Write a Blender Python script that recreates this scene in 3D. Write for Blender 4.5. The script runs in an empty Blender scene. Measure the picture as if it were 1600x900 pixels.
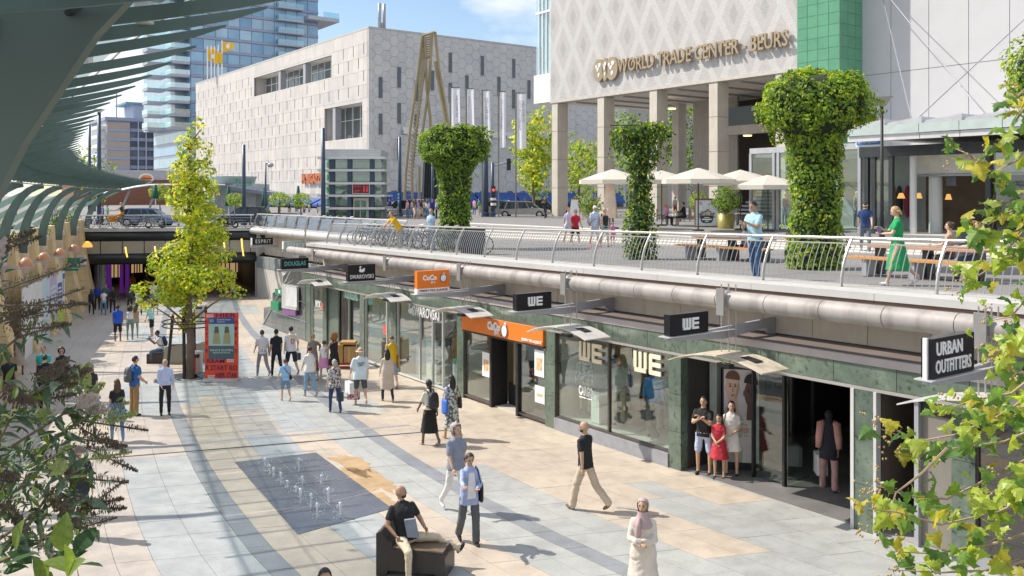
import bpy,bmesh,math,random
from mathutils import Vector,Matrix,noise
from mathutils.bvhtree import BVHTree
R=random.Random(11)
SC=bpy.context.scene
COL=SC.collection
rad=math.radians

# ------------------------------------------------------------------ camera
CZ=8.0
F,HY=1400.0,305.0
cam=bpy.data.objects.new('camera',bpy.data.cameras.new('camera'))
COL.objects.link(cam)
cam.location=(0,0,CZ)
cam.rotation_euler=(rad(90),0,0)
cam.data.sensor_width=36.0
cam.data.lens=36.0*F/1600.0
cam.data.shift_y=-(450.0-HY)/1600.0
cam.data.clip_start=0.05
cam.data.clip_end=5000
SC.camera=cam
# ------------------------------------------------------------------ sky, sun, exposure
SUN=Vector((-0.951,0.309,0)).normalized()*math.cos(rad(46))+Vector((0,0,math.sin(rad(46))))
w=bpy.data.worlds.new('World')
SC.world=w
w.use_nodes= True
nt=w.node_tree
nt.nodes.clear()
def N(tree,typ,**kw):
    n_=tree.nodes.new(typ)
    for k,v in kw.items():
        setattr(n_,k,v)
    return n_
wo=N(nt,'ShaderNodeOutputWorld')
bg=N(nt,'ShaderNodeBackground')
sky=N(nt,'ShaderNodeTexSky',sky_type='NISHITA',sun_disc=False)
sky.sun_elevation=rad(46)
sky.sun_rotation=math.atan2(SUN.x,SUN.y)
sky.air_density=1.0
sky.dust_density=0.6
sky.ozone_density=1.2
bg.inputs['Strength'].default_value=0.13
tc=N(nt,'ShaderNodeTexCoord')
mp=N(nt,'ShaderNodeMapping')
mp.inputs['Scale'].default_value=(1.0,1.0,2.6)
mp.inputs['Location'].default_value=(0.35,0.1,0.3)
cn=N(nt,'ShaderNodeTexNoise')
cn.inputs['Scale'].default_value=2.6
cn.inputs['Detail'].default_value=7.0
cn.inputs['Roughness'].default_value=0.55
cr=N(nt,'ShaderNodeValToRGB')
cr.color_ramp.elements[0].position=0.42
cr.color_ramp.elements[1].position=0.57
mx=N(nt,'ShaderNodeMix',data_type='RGBA')
mx.inputs['B'].default_value=(7.2,7.3,7.5,1)
nt.links.new(tc.outputs['Generated'],mp.inputs['Vector'])
nt.links.new(mp.outputs['Vector'],cn.inputs['Vector'])
nt.links.new(cn.outputs['Fac'],cr.inputs['Fac'])
nt.links.new(cr.outputs['Color'],mx.inputs['Factor'])
nt.links.new(sky.outputs['Color'],mx.inputs['A'])
nt.links.new(mx.outputs['Result'],bg.inputs['Color'])
nt.links.new(bg.outputs['Background'],wo.inputs['Surface'])
sl=bpy.data.lights.new('sun','SUN')
sl.energy=4.6
sl.angle=rad(0.53)
sl.color=(1.0,0.93,0.83)
so=bpy.data.objects.new('sun',sl)
COL.objects.link(so)
so.rotation_euler=SUN.to_track_quat('Z','Y').to_euler()
SC.view_settings.view_transform='Standard'
SC.view_settings.look='None'
SC.view_settings.exposure=0.35
SC.view_settings.gamma=1.0
SC.view_settings.use_curve_mapping= False
SC.cycles.max_bounces=8
SC.cycles.transparent_max_bounces=12
SC.cycles.use_denoising= True

# ------------------------------------------------------------------ the place's own axes
DX,DY=-0.590,0.807 # s: along the mall, away from us
NX,NY=0.807,0.590 # c: across the mall, towards the office building
def W(s,c,z=0.0):
    return Vector((DX*s+NX*c,DY*s+NY*c,z))
def SCof(x,y):
    return DX*x+DY*y,NX*x+NY*y
def table(T):
    def f(x):
        if x<=T[0][0]: return T[0][1]+(x-T[0][0])*(T[1][1]-T[0][1])/(T[1][0]-T[0][0])
        for (a,b),(c,d) in zip(T,T[1:]):
            if x<=c: return b+(d-b)*(x-a)/(c-a)
        (a,b),(c,d)=T[-2:]
        return d+(x-c)*(d-b)/(c-a)
    return f
def cF(s): return 14.5+.045*s+.00085*s*s # shop front line
cL=table([(-12,-2.6),(3,-2.5),(12.6,-1.8),(21.4,-.5),(31,1.5),(40,3.8),(49,6.1),(55.7,8),(63.5,10.3),(71,12.65),(80,15.6)])
kB=table([(0,.12),(6,0),(10,0),(13,.05),(16,.25),(19,.62),(22,1.1),(26,1.85),(30,2.65),(40,5.0),(50,7.6),(60,10.5),(80,16.8)])
def zf(s): return 2.1-.031*s # lower mall floor
def zp(s): return 6.27-.0176*s # upper level by the railing
def sm(x,a,b):
    t=min(1,max(0,(x-a)/(b-a)))
    return t*t*(3-2*t)
TER=6.13
def zlow(s): return max(zp(s),5.45)
def P(s,o,t): # on the shop front: offset o, level t (0 floor, 1 upper level)
    return W(s,cF(s)+o,zf(s)+t*(zp(s)-zf(s)))
def on_plane(u,v,a,b):
    A=(u-800)/F
    y=a/((v-HY)/F-b*(DX*A+DY))
    return Vector((A*y,y,CZ-(v-HY)/F*y))
def on_floor(u,v): return on_plane(u,v,5.9,.031)
def on_plaza(u,v): return on_plane(u,v,1.73,.0176)
def on_level(u,v,z):
    y=(CZ-z)*F/(v-HY)
    return Vector(((u-800)/F*y,y,z))
def at_depth(u,v,y): return Vector(((u-800)/F*y,y,CZ-(v-HY)/F*y))
def s_at(u,off=0.0): # where the line of sight u meets the shop front line
    A=(u-800)/F
    lo,hi=1.0,150.0
    for _ in range(50):
        y=(lo+hi)/2
        s,c=SCof(A*y,y)
        if c<cF(s)+off:lo=y
        else:hi=y
    return SCof(A*lo,lo)[0]
def on_c(u,v,c):
    A=(u-800)/F
    y=c/(NX*A+NY)
    p=at_depth(u,v,y)
    return SCof(p.x,p.y)[0],p.z
def on_s(u,v,s):
    A=(u-800)/F
    y=s/(DX*A+DY)
    p=at_depth(u,v,y)
    return SCof(p.x,p.y)[1],p.z

# ------------------------------------------------------------------ materials
MATS={}
def new_mat(name):
    m=bpy.data.materials.new(name)
    m.use_nodes= True
    t=m.node_tree
    b=t.nodes['Principled BSDF']
    return m,t,b
def coords(t,space='Object',scale=(1,1,1)):
    tc_=N(t,'ShaderNodeTexCoord')
    mp_=N(t,'ShaderNodeMapping')
    mp_.inputs['Scale'].default_value=scale
    t.links.new(tc_.outputs[space],mp_.inputs['Vector'])
    return mp_.outputs['Vector']
def noise_fac(t,vec,scale,detail=4,rough=.55):
    n_=N(t,'ShaderNodeTexNoise')
    n_.inputs['Scale'].default_value=scale
    n_.inputs['Detail'].default_value=detail
    n_.inputs['Roughness'].default_value=rough
    t.links.new(vec,n_.inputs['Vector'])
    return n_.outputs['Fac']
def ramp(t,fac,stops):
    r=N(t,'ShaderNodeValToRGB')
    e=r.color_ramp.elements
    while len(e)<len(stops):e.new(.5)
    for el,(p,c) in zip(e,stops):
        el.position=p
        el.color=(*c[:3],1)
    t.links.new(fac,r.inputs['Fac'])
    return r.outputs['Color']
def mixc(t,fac,a,b,mode='MIX'):
    m=N(t,'ShaderNodeMix',data_type='RGBA',blend_type=mode)
    for k,v in (('Factor',fac),('A',a),('B',b)):
        if hasattr(v,'is_output'):t.links.new(v,m.inputs[k])
        elif isinstance(v,(int,float)):m.inputs[k].default_value=v
        else:m.inputs[k].default_value=(*v[:3],1)
    return m.outputs['Result']
def math_(t,op,a,b=0.0,c=None):
    m=N(t,'ShaderNodeMath',operation=op)
    for i,v in enumerate((a,b) if c is None else (a,b,c)):
        if hasattr(v,'is_output'):t.links.new(v,m.inputs[i])
        else:m.inputs[i].default_value=v
    return m.outputs[0]
def bump(t,b,fac,dist=.01,strength=.5):
    bp=N(t,'ShaderNodeBump')
    bp.inputs['Distance'].default_value=dist
    bp.inputs['Strength'].default_value=strength
    t.links.new(fac,bp.inputs['Height'])
    t.links.new(bp.outputs['Normal'],b.inputs['Normal'])
def M(name,rgb=None,rough=.65,metal=0.0,var=.12,scale=2.0,bmp=0.0,bscale=30.0,each=0.0,streak=0.0,spec=.5):
    if name in MATS: return MATS[name]
    m,t,b=new_mat(name)
    b.inputs['Roughness'].default_value=rough
    b.inputs['Metallic'].default_value=metal
    b.inputs['Specular IOR Level'].default_value=spec
    v=coords(t)
    f=noise_fac(t,v,scale)
    col=ramp(t,f,[(.25,[max(0,c*(1-var)) for c in rgb]),(.75,[min(1,c*(1+var)) for c in rgb])])
    if streak:
        v2=coords(t,'Object',(1.2,1.2,.12))
        f2=noise_fac(t,v2,2.2,5,.6)
        st=ramp(t,f2,[(.48,(1,1,1)),(.75,[1-streak*k for k in (1,1.05,1.1)])])
        col=mixc(t,1.0,col,st,'MULTIPLY')
    if each:
        oi=N(t,'ShaderNodeObjectInfo')
        g=ramp(t,oi.outputs['Random'],[(0,[1-each]*3),(1,(1,1,1))])
        col=mixc(t,1.0,col,g,'MULTIPLY')
    t.links.new(col,b.inputs['Base Color'])
    if bmp:bump(t,b,noise_fac(t,v,bscale,3),bmp)
    MATS[name]=m
    return m
def glass(name,tint=(.9,.95,.95),refl=.9,rough=.02,clear=1.0,base=.06):
    if name in MATS: return MATS[name]
    m,t,b=new_mat(name)
    t.nodes.remove(b)
    out=t.nodes['Material Output']
    tr=N(t,'ShaderNodeBsdfTransparent')
    tr.inputs['Color'].default_value=(*tint,1)
    gl=N(t,'ShaderNodeBsdfGlossy')
    gl.inputs['Roughness'].default_value=rough
    gl.inputs['Color'].default_value=(1,1,1,1)
    fr=N(t,'ShaderNodeLayerWeight')
    fr.inputs['Blend'].default_value=.5
    fac=math_(t,'MULTIPLY_ADD',math_(t,'POWER',fr.outputs['Facing'],3.0),refl,base)
    wv=noise_fac(t,coords(t),.7,2)
    bp=N(t,'ShaderNodeBump')
    bp.inputs['Distance'].default_value=.02
    bp.inputs['Strength'].default_value=.15
    t.links.new(wv,bp.inputs['Height'])
    t.links.new(bp.outputs['Normal'],gl.inputs['Normal'])
    mxs=N(t,'ShaderNodeMixShader')
    t.links.new(fac,mxs.inputs[0])
    t.links.new(tr.outputs[0],mxs.inputs[1])
    t.links.new(gl.outputs[0],mxs.inputs[2])
    t.links.new(mxs.outputs[0],out.inputs['Surface'])
    MATS[name]=m
    return m
def leafm(name,rgb,trans=.45,rough=.5,var=.25,gloss=.5):
    if name in MATS: return MATS[name]
    m,t,b=new_mat(name)
    out=t.nodes['Material Output']
    f=noise_fac(t,coords(t),1.4,3)
    f2=noise_fac(t,coords(t),9.0,2)
    c1=ramp(t,f,[(.3,[c*(1-var) for c in rgb]),(.7,[c*(1+var) for c in rgb])])
    c2=ramp(t,f2,[(.3,(.8,.85,.8)),(.7,(1.15,1.1,1))])
    col=mixc(t,1.0,c1,c2,'MULTIPLY')
    t.links.new(col,b.inputs['Base Color'])
    b.inputs['Roughness'].default_value=rough
    b.inputs['Specular IOR Level'].default_value=gloss
    tl=N(t,'ShaderNodeBsdfTranslucent')
    tcol=mixc(t,1.0,col,(1.5,1.45,.55),'MULTIPLY')
    t.links.new(tcol,tl.inputs['Color'])
    mxs=N(t,'ShaderNodeMixShader')
    mxs.inputs[0].default_value=trans
    t.links.new(b.outputs[0],mxs.inputs[1])
    t.links.new(tl.outputs[0],mxs.inputs[2])
    t.links.new(mxs.outputs[0],out.inputs['Surface'])
    MATS[name]=m
    return m
def clothm(name,rgb,trans=.5):
    if name in MATS: return MATS[name]
    m,t,b=new_mat(name)
    out=t.nodes['Material Output']
    b.inputs['Base Color'].default_value=(*rgb,1)
    b.inputs['Roughness'].default_value=.9
    tl=N(t,'ShaderNodeBsdfTranslucent')
    tl.inputs['Color'].default_value=(*rgb,1)
    mxs=N(t,'ShaderNodeMixShader')
    mxs.inputs[0].default_value=trans
    t.links.new(b.outputs[0],mxs.inputs[1])
    t.links.new(tl.outputs[0],mxs.inputs[2])
    t.links.new(mxs.outputs[0],out.inputs['Surface'])
    MATS[name]=m
    return m
def glow(name,rgb,strength=1.0):
    if name in MATS: return MATS[name]
    m,t,b=new_mat(name)
    b.inputs['Base Color'].default_value=(*rgb,1)
    b.inputs['Emission Color'].default_value=(*rgb,1)
    b.inputs['Emission Strength'].default_value=strength
    MATS[name]=m
    return m

# ------------------------------------------------------------------ mesh builder
WM={}
class MB:
    def __init__(self):
        self.v,self.f,self.m=[],[],[]
    def add(self,vs,fs,mi=0):
        o=len(self.v)
        self.v+=[tuple(x) for x in vs]
        self.f+=[[i+o for i in f] for f in fs]
        self.m+=[mi]*len(fs)
        return self
    def hexa(self,Pq,mi=0):
        return self.add(Pq,[(0,3,2,1),(4,5,6,7),(0,1,5,4),(1,2,6,5),(2,3,7,6),(3,0,4,7)],mi)
    def box(self,x0,x1,y0,y1,z0,z1,mi=0):
        return self.hexa([(x0,y0,z0),(x1,y0,z0),(x1,y1,z0),(x0,y1,z0),(x0,y0,z1),(x1,y0,z1),(x1,y1,z1),(x0,y1,z1)],mi)
    def cbox(self,s0,s1,c0,c1,z0,z1,mi=0): # box along the place's axes
        q=[(s0,c0),(s0,c1),(s1,c1),(s1,c0)]
        return self.hexa([W(s,c,z0) for s,c in q]+[W(s,c,z1) for s,c in q],mi)
    def fbox(self,s0,s1,o0,o1,t0,t1,mi=0,seg=1): # box following the shop front line and its fall
        for k in range(seg):
            a,b=s0+(s1-s0)*k/seg,s0+(s1-s0)*(k+1)/seg
            q=[(a,o0),(a,o1),(b,o1),(b,o0)]
            self.hexa([P(s,o,t0) for s,o in q]+[P(s,o,t1) for s,o in q],mi)
        return self
    def prism(self,poly,ext,mi=0): # polygon points extruded by vector ext
        n_=len(poly)
        ext=Vector(ext)
        a=[Vector(p) for p in poly]
        b=[p+ext for p in a]
        return self.add(a+b,[list(range(n_))[::-1],list(range(n_,2*n_))]+[[i,(i+1)%n_,n_+(i+1)%n_,n_+i] for i in range(n_)],mi)
    def tube(self,pts,r,n=6,mi=0,cap=True):
        pts=[Vector(p) for p in pts]
        rs=r if isinstance(r,(list,tuple)) else [r]*len(pts)
        vs,fs=[],[]
        ref= None
        for i,p in enumerate(pts):
            tn=(pts[min(i+1,len(pts)-1)]-pts[max(i-1,0)])
            if tn.length<1e-9:tn=Vector((0,0,1))
            tn.normalize()
            if ref is None:
                ref=Vector((0,0,1)) if abs(tn.z)<.9 else Vector((1,0,0))
            a=tn.cross(ref)
            if a.length<1e-6:a=tn.orthogonal()
            a.normalize()
            b=a.cross(tn)
            ref=b
            for k in range(n):
                th=2*math.pi*k/n
                vs.append(p+a*(math.cos(th)*rs[i])+b*(math.sin(th)*rs[i]))
        for i in range(len(pts)-1):
            for k in range(n):
                fs.append((i*n+k,i*n+(k+1)%n,(i+1)*n+(k+1)%n,(i+1)*n+k))
        if cap:
            fs.append(list(range(n))[::-1])
            fs.append([(len(pts)-1)*n+k for k in range(n)])
        return self.add(vs,fs,mi)
    def lathe(self,prof,c=(0,0,0),n=16,mi=0,a0=0,a1=2*math.pi):
        c=Vector(c)
        full=abs(a1-a0-2*math.pi)<1e-6
        m_=n if full else n+1
        vs=[c+Vector((r*math.cos(a0+(a1-a0)*k/n),r*math.sin(a0+(a1-a0)*k/n),z)) for r,z in prof for k in range(m_)]
        fs=[(i*m_+k,i*m_+(k+1)%m_,(i+1)*m_+(k+1)%m_,(i+1)*m_+k) for i in range(len(prof)-1) for k in range(n)]
        return self.add(vs,fs,mi)
    def ell(self,c,r,nu=10,nv=7,mi=0,rot=None):
        c=Vector(c)
        vs,fs=[],[]
        for j in range(nv+1):
            ph=math.pi*j/nv
            for i in range(nu):
                th=2*math.pi*i/nu
                p=Vector((r[0]*math.sin(ph)*math.cos(th),r[1]*math.sin(ph)*math.sin(th),r[2]*math.cos(ph)))
                vs.append(c+(rot @ p if rot else p))
        for j in range(nv):
            for i in range(nu):
                fs.append((j*nu+i,(j+1)*nu+i,(j+1)*nu+(i+1)%nu,j*nu+(i+1)%nu))
        return self.add(vs,fs,mi)
    def loft(self,rings,mi=0,cap=True,closed=True):
        n_=len(rings[0])
        vs=[p for r in rings for p in r]
        fs=[]
        for i in range(len(rings)-1):
            for k in range(n_ if closed else n_-1):
                fs.append((i*n_+k,i*n_+(k+1)%n_,(i+1)*n_+(k+1)%n_,(i+1)*n_+k))
        if cap:
            fs.append(list(range(n_))[::-1])
            fs.append([(len(rings)-1)*n_+k for k in range(n_)])
        return self.add(vs,fs,mi)
    def bar(self,a,b,w,h,mi=0,up=(0,0,1)): # straight bar with a w x h section
        a,b,up=Vector(a),Vector(b),Vector(up)
        tn=(b-a).normalized()
        x=tn.cross(up)
        if x.length<1e-5:x=tn.orthogonal()
        x=x.normalized()*(w/2)
        y=x.cross(tn).normalized()*(h/2)
        return self.hexa([a-x-y,a+x-y,b+x-y,b-x-y,a-x+y,a+x+y,b+x+y,b-x+y],mi)
    def mesh(self,name,mats,inv=None,smooth=False,fix=True):
        me=bpy.data.meshes.new(name)
        vs=[inv @ Vector(p) for p in self.v] if inv else self.v
        me.from_pydata(vs,[],self.f)
        for m in (mats if isinstance(mats,(list,tuple)) else [mats]):me.materials.append(m)
        me.polygons.foreach_set('material_index',self.m)
        if smooth:me.polygons.foreach_set('use_smooth',[True]*len(self.f))
        if fix:
            bm=bmesh.new()
            bm.from_mesh(me)
            bmesh.ops.recalc_face_normals(bm,faces=bm.faces)
            bm.to_mesh(me)
            bm.free()
        me.update()
        return me
    def build(self,name,mats,parent=None,smooth=False,fix=True,local=False,**props):
        inv= None
        if parent is not None and not local:inv=WM[parent.name].inverted()
        o=bpy.data.objects.new(name,self.mesh(name,mats,inv,smooth,fix))
        link(o,parent)
        for k,v in props.items():o[k]=v
        return o
def link(o,parent=None,mw=None):
    COL.objects.link(o)
    if parent is not None:
        o.parent=parent
        WM[o.name]=WM[parent.name]@ o.matrix_basis
    else:
        WM[o.name]=o.matrix_basis.copy()
    return o
def thing(name,label,cat,loc=(0,0,0),rz=0.0,group=None):
    o=bpy.data.objects.new(name, None)
    o.empty_display_size=.2
    o.matrix_basis=Matrix.Translation(loc)@ Matrix.Rotation(rz,4,'Z')
    link(o)
    tag(o,label,cat,group)
    return o
def tag(o,label=None,cat=None,group=None,kind=None):
    for k,v in (('label',label),('category',cat),('group',group),('kind',kind)):
        if v:o[k]=v
    return o
def inst(o,parent,mat=None): # one more object on the same mesh
    c=o.copy()
    COL.objects.link(c)
    c.parent=parent
    if mat is not None:c.matrix_basis=mat
    WM[c.name]=(WM[parent.name] if parent else Matrix())@ c.matrix_basis
    return c
def copy_tree(o,loc,rz,label=None,parent=None,recolor=None):
    c=o.copy()
    COL.objects.link(c)
    if parent is None:
        c.matrix_basis=Matrix.Translation(loc)@ Matrix.Rotation(rz,4,'Z')
        WM[c.name]=c.matrix_basis.copy()
        if label:c['label']=label
    else:
        c.parent=parent
        WM[c.name]=WM[parent.name]@ c.matrix_basis
    if recolor and c.type=='MESH':
        for sl_ in c.material_slots:
            if sl_.material and sl_.material.name in recolor:
                m_=recolor[sl_.material.name]
                sl_.link='OBJECT'
                sl_.material=m_
    for ch in [x for x in COL.objects if x.parent==o] if o.name not in KIDS else [bpy.data.objects[k] for k in KIDS[o.name]]:
        copy_tree(ch, None,0, None,c,recolor)
    return c
KIDS={}
def remember(o):
    KIDS[o.name]=[x.name for x in o.children]
    for x in o.children:remember(x)
def text_mb(txt,size,depth=.02,bold=0.0,space=1.0,align='CENTER'):
    cu=bpy.data.curves.new('lettering','FONT')
    cu.body=txt
    cu.size=size
    cu.extrude=depth/2
    cu.offset=bold
    cu.space_character=space
    cu.align_x=align
    cu.align_y='CENTER'
    cu.resolution_u=2
    ob=bpy.data.objects.new('lettering',cu)
    COL.objects.link(ob)
    dg=bpy.context.evaluated_depsgraph_get()
    me=bpy.data.meshes.new_from_object(ob.evaluated_get(dg))
    mb=MB()
    mb.add([v.co.copy() for v in me.vertices],[list(p.vertices) for p in me.polygons])
    bpy.data.objects.remove(ob)
    bpy.data.curves.remove(cu)
    bpy.data.meshes.remove(me)
    return mb
def place_text(mb,pos,right,up=(0,0,1),width=None,height=None):
    r=Vector(right).normalized()
    u_=Vector(up).normalized()
    nrm=r.cross(u_)
    xs=[p[0] for p in mb.v];ys=[p[1] for p in mb.v]
    cx,cy=(max(xs)+min(xs))/2,(max(ys)+min(ys))/2
    kx=width/(max(xs)-min(xs)) if width else 1.0
    ky=height/(max(ys)-min(ys)) if height else kx
    if not width and height:kx=ky
    mb.v=[tuple(Vector(pos)+r*((p[0]-cx)*kx)+u_*((p[1]-cy)*ky)+nrm*p[2]) for p in mb.v]
    return mb
def write(txt,pos,right,mat,parent,width=None,height=None,depth=.02,bold=0.0,up=(0,0,1),space=1.0,name='lettering'):
    mb=place_text(text_mb(txt,1.0,depth,bold,space),pos,right,up,width,height)
    return mb.build(name,mat,parent,fix=False)
# ================================================================== shared materials
steel=M('brushed_steel',(.48,.465,.44),.38,.5,.08,3)
pale_metal=M('pale_metal',(.66,.66,.65),.4,.35,.08,2,streak=.12)
copper=M('weathered_copper',(.34,.315,.30),.62,.1,.22,1.4,streak=.4)
white_paint=M('white_paint',(.8,.8,.78),.5,0,.04,3)
grey_paint=M('grey_paint',(.38,.39,.42),.45,.2,.08,3)
dark_metal=M('dark_metal',(.05,.055,.06),.4,.4,.15,4)
black=M('black',(.02,.02,.022),.5,0,.15,4)
bronze=M('bronze_frame',(.12,.10,.09),.4,.5,.15,4)
cream_stone=M('cream_stone',(.74,.66,.53),.7,0,.10,1.3,.004,40,each=.10,streak=.10)
plaster=M('pale_plaster',(.74,.73,.71),.8,0,.04,1.0)
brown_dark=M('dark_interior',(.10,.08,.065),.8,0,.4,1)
orange_sign=M('orange_sign',(.80,.20,.02),.45,0,.03,3)
white_sign=M('white_sign',(.85,.85,.84),.4,0,.02,3)
concrete=M('pale_concrete',(.55,.53,.50),.8,0,.08,1.5,.004,30)
def green_stone():
    m,t,b=new_mat('green_stone')
    v=coords(t)
    f1=noise_fac(t,v,1.5,6,.65)
    f2=noise_fac(t,v,9.0,5,.7)
    c1=ramp(t,f1,[(.3,(.08,.11,.09)),(.55,(.125,.165,.135)),(.75,(.19,.23,.19))])
    c2=ramp(t,f2,[(.33,(.35,.35,.35)),(.46,(1,1,1)),(.7,(1.1,1.1,1.05))])
    col=mixc(t,1,c1,c2,'MULTIPLY')
    oi=N(t,'ShaderNodeObjectInfo')
    col=mixc(t,1,col,ramp(t,oi.outputs['Random'],[(0,(.8,.82,.82)),(1,(1.1,1.1,1.05))]),'MULTIPLY')
    t.links.new(col,b.inputs['Base Color'])
    b.inputs['Roughness'].default_value=.3
    return m
green_stone=green_stone()
pane_glass=glass('shop_glass',(.86,.92,.9),.75,.015,base=.07)
clear_glass=glass('clear_glass',(.93,.96,.95),.6,.01,base=.04)
smoked_glass=M('smoked_glass',(.10,.11,.11),.12,0,.5,.8)
def granite(name,rgb,wet=0):
    if name in MATS: return MATS[name]
    m,t,b=new_mat(name)
    v=coords(t)
    sp=noise_fac(t,v,55,3,.7)
    big=noise_fac(t,v,.35,5,.6)
    mid=noise_fac(t,v,2.5,4,.6)
    col=ramp(t,sp,[(.3,[c*.80 for c in rgb]),(.5,rgb),(.72,[min(1,c*1.16) for c in rgb])])
    col=mixc(t,1,col,ramp(t,big,[(.3,(.86,.86,.87)),(.7,(1.06,1.05,1.03))]),'MULTIPLY')
    col=mixc(t,1,col,ramp(t,mid,[(.35,(.90,.90,.90)),(.6,(1.03,1.03,1.03))]),'MULTIPLY')
    oi=N(t,'ShaderNodeObjectInfo')
    col=mixc(t,1,col,ramp(t,oi.outputs['Random'],[(0,(.96,.96,.96)),(1,(1.03,1.03,1.02))]),'MULTIPLY')
    t.links.new(col,b.inputs['Base Color'])
    vo=N(t,'ShaderNodeTexVoronoi');vo.inputs['Scale'].default_value=1.3
    t.links.new(v,vo.inputs['Vector'])
    col=mixc(t,1,col,ramp(t,vo.outputs['Distance'],[(.03,(.55,.54,.53)),(.055,(1,1,1))]),'MULTIPLY')
    rr=ramp(t,mid,[(.3,(.38,)*3),(.7,(.62,)*3)]) if not wet else ramp(t,mid,[(.4,(.06,)*3),(.6,(.30,)*3)])
    t.links.new(rr,b.inputs['Roughness'])
    bump(t,b,sp,.003,.4)
    MATS[name]=m
    return m
G_PINK=granite('pink_granite',(.475,.425,.38))
G_BEIGE=granite('beige_granite',(.51,.44,.36))
G_BLUE=granite('blue_grey_granite',(.395,.415,.42))
G_DARK=granite('dark_blue_granite',(.25,.265,.285))
G_GREEN=granite('green_grey_granite',(.40,.41,.395))
G_GREY=granite('grey_granite',(.36,.36,.36))
GM=[G_PINK,G_BEIGE,G_BLUE,G_DARK,G_GREEN,G_GREY]

# ================================================================== lower mall floor
def sheet(name,ss,cols,zfun,mat,kind='structure',smooth=False):
    mb=MB()
    vs=[W(s,c(s) if callable(c) else c,zfun(s,c(s) if callable(c) else c)) for s in ss for c in cols]
    n_=len(cols)
    fs=[(i*n_+j,i*n_+j+1,(i+1)*n_+j+1,(i+1)*n_+j) for i in range(len(ss)-1) for j in range(n_-1)]
    mb.add(vs,[f[::-1] for f in fs])
    o=mb.build(name,mat, None,smooth,fix=False)
    if kind:o['kind']=kind
    return o
def frange(a,b,st):
    n_=max(1,int(round((b-a)/st)))
    return [a+(b-a)*i/n_ for i in range(n_+1)]
joint=M('floor_joint',(.34,.325,.31),.9,0,.15,3)
floor=sheet('mall_floor',frange(-14,112,3),[-30,-10,0,10,20,40], lambda s,c:zf(s)-.03,joint)
BANDS=[(-3.2,-.6,5),(-.6,1.4,0),(1.4,2.7,0),(2.7,3.9,0),(3.9,5.45,2),(5.45,5.85,3),(5.85,7.1,1),(7.1,8.2,2),(8.2,9.2,1),
         (9.2,10.12,4),(10.12,10.5,3),(10.5,11.7,4),(11.7,12.9,1),(12.9,14.1,4),(14.1,15.2,1),(15.2,16.5,5),(16.5,18.5,5),(18.5,21,5)]
SKEW=.42
FOUNT= None
def fpt(s,c0):
    s2=s-SKEW*(c0-8)
    return s2,c0+kB(s2)
def band_kind(i,k,s):
    r=random.Random(int(s/6.3+i*.37)*31+i*7)
    if k==3 or k==0 and i<3: return k
    x=r.random()
    if i>=9 and k in (1,4):
        if x<.22: return 4 if k==1 else 1
    elif 6<=i<=8 or i in (3,4):
        if s>24 and x<.45: return {1:2,2:0,0:1}.get(k,k)
    return k
pv=[]
for i,(c0,c1,k) in enumerate(BANDS):
    rr=random.Random(100+i)
    s=4.0+rr.random()
    halves=[(c0,c1)] if (c1-c0)<.8 else [(c0,(c0+c1)/2),((c0+c1)/2,c1)] if (c1-c0)<1.8 else [(c0,c0+(c1-c0)/3),(c0+(c1-c0)/3,c0+2*(c1-c0)/3),(c0+2*(c1-c0)/3,c1)]
    while s<108:
        L=rr.choice([1.0,1.25,1.25,1.5])*(1 if s<50 else 2)
        for h0,h1 in halves:
            ca=[fpt(s+.005,h0+.004),fpt(s+.005,h1-.004),fpt(s+L-.005,h1-.004),fpt(s+L-.005,h0+.004)]
            pc=W(*fpt(s+L/2,(h0+h1)/2),0)
            sm_,cm_=SCof(pc.x,pc.y)
            if cm_<cL(sm_)-.8 or (sm_<47 and cm_>cF(sm_)+(1.2 if not 9.5<sm_<14.6 else 9)): continue
            y=pc.y
            if y<3: continue
            u=800+F*pc.x/y
            v=HY+F*(CZ-zf(sm_))/y
            vis=-60<u<1660 and v<930
            dz=rr.uniform(-.0015,.0015)
            pv.append((L*(h1-h0)/(y**3) if vis else 0,[W(a,b,zf(a)+dz) for a,b in ca],band_kind(i,k,sm_)))
        s+=L
pv.sort(key=lambda q:-q[0])
def paver(mb,q,mi=0):
    top=[p for p in q]
    bot=[p-Vector((0,0,.028)) for p in q]
    mb.hexa(bot[::-1]+top[::-1],mi)
for a,q,k in pv[:290]:
    mb=MB();paver(mb,q)
    mb.build('paver',GM[k],floor)
mb=MB()
for a,q,k in pv[290:]:paver(mb,q,k)
o=mb.build('pavers',GM,floor);o['kind']='stuff'
# drainage slot across the floor and radial joint
mb=MB()
def strip(mb,a,b,w_,dz,n_=10):
    pa,pb=SCof(a.x,a.y),SCof(b.x,b.y)
    for k in range(n_):
        t0,t1=k/n_,(k+1)/n_
        q=[]
        for t in (t0,t1):q.append((pa[0]+(pb[0]-pa[0])*t,pa[1]+(pb[1]-pa[1])*t))
        (s0,c0),(s1,c1)=q
        mb.hexa([W(s0-w_,c0,zf(s0-w_)-.005),W(s0+w_,c0,zf(s0+w_)-.005),W(s1+w_,c1,zf(s1+w_)-.005),W(s1-w_,c1,zf(s1-w_)-.005),
                 W(s0-w_,c0,zf(s0-w_)+dz),W(s0+w_,c0,zf(s0+w_)+dz),W(s1+w_,c1,zf(s1+w_)+dz),W(s1-w_,c1,zf(s1-w_)+dz)])
strip(mb,on_floor(90,722),on_floor(700,672),.045,.006)
mb.build('drain_slot',dark_metal,floor)
mb=MB();strip(mb,on_floor(90,712),on_floor(640,664),.10,.005)
mb.build('drain_grating',M('drain_steel',(.42,.42,.42),.5,.5,.25,30),floor)

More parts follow.
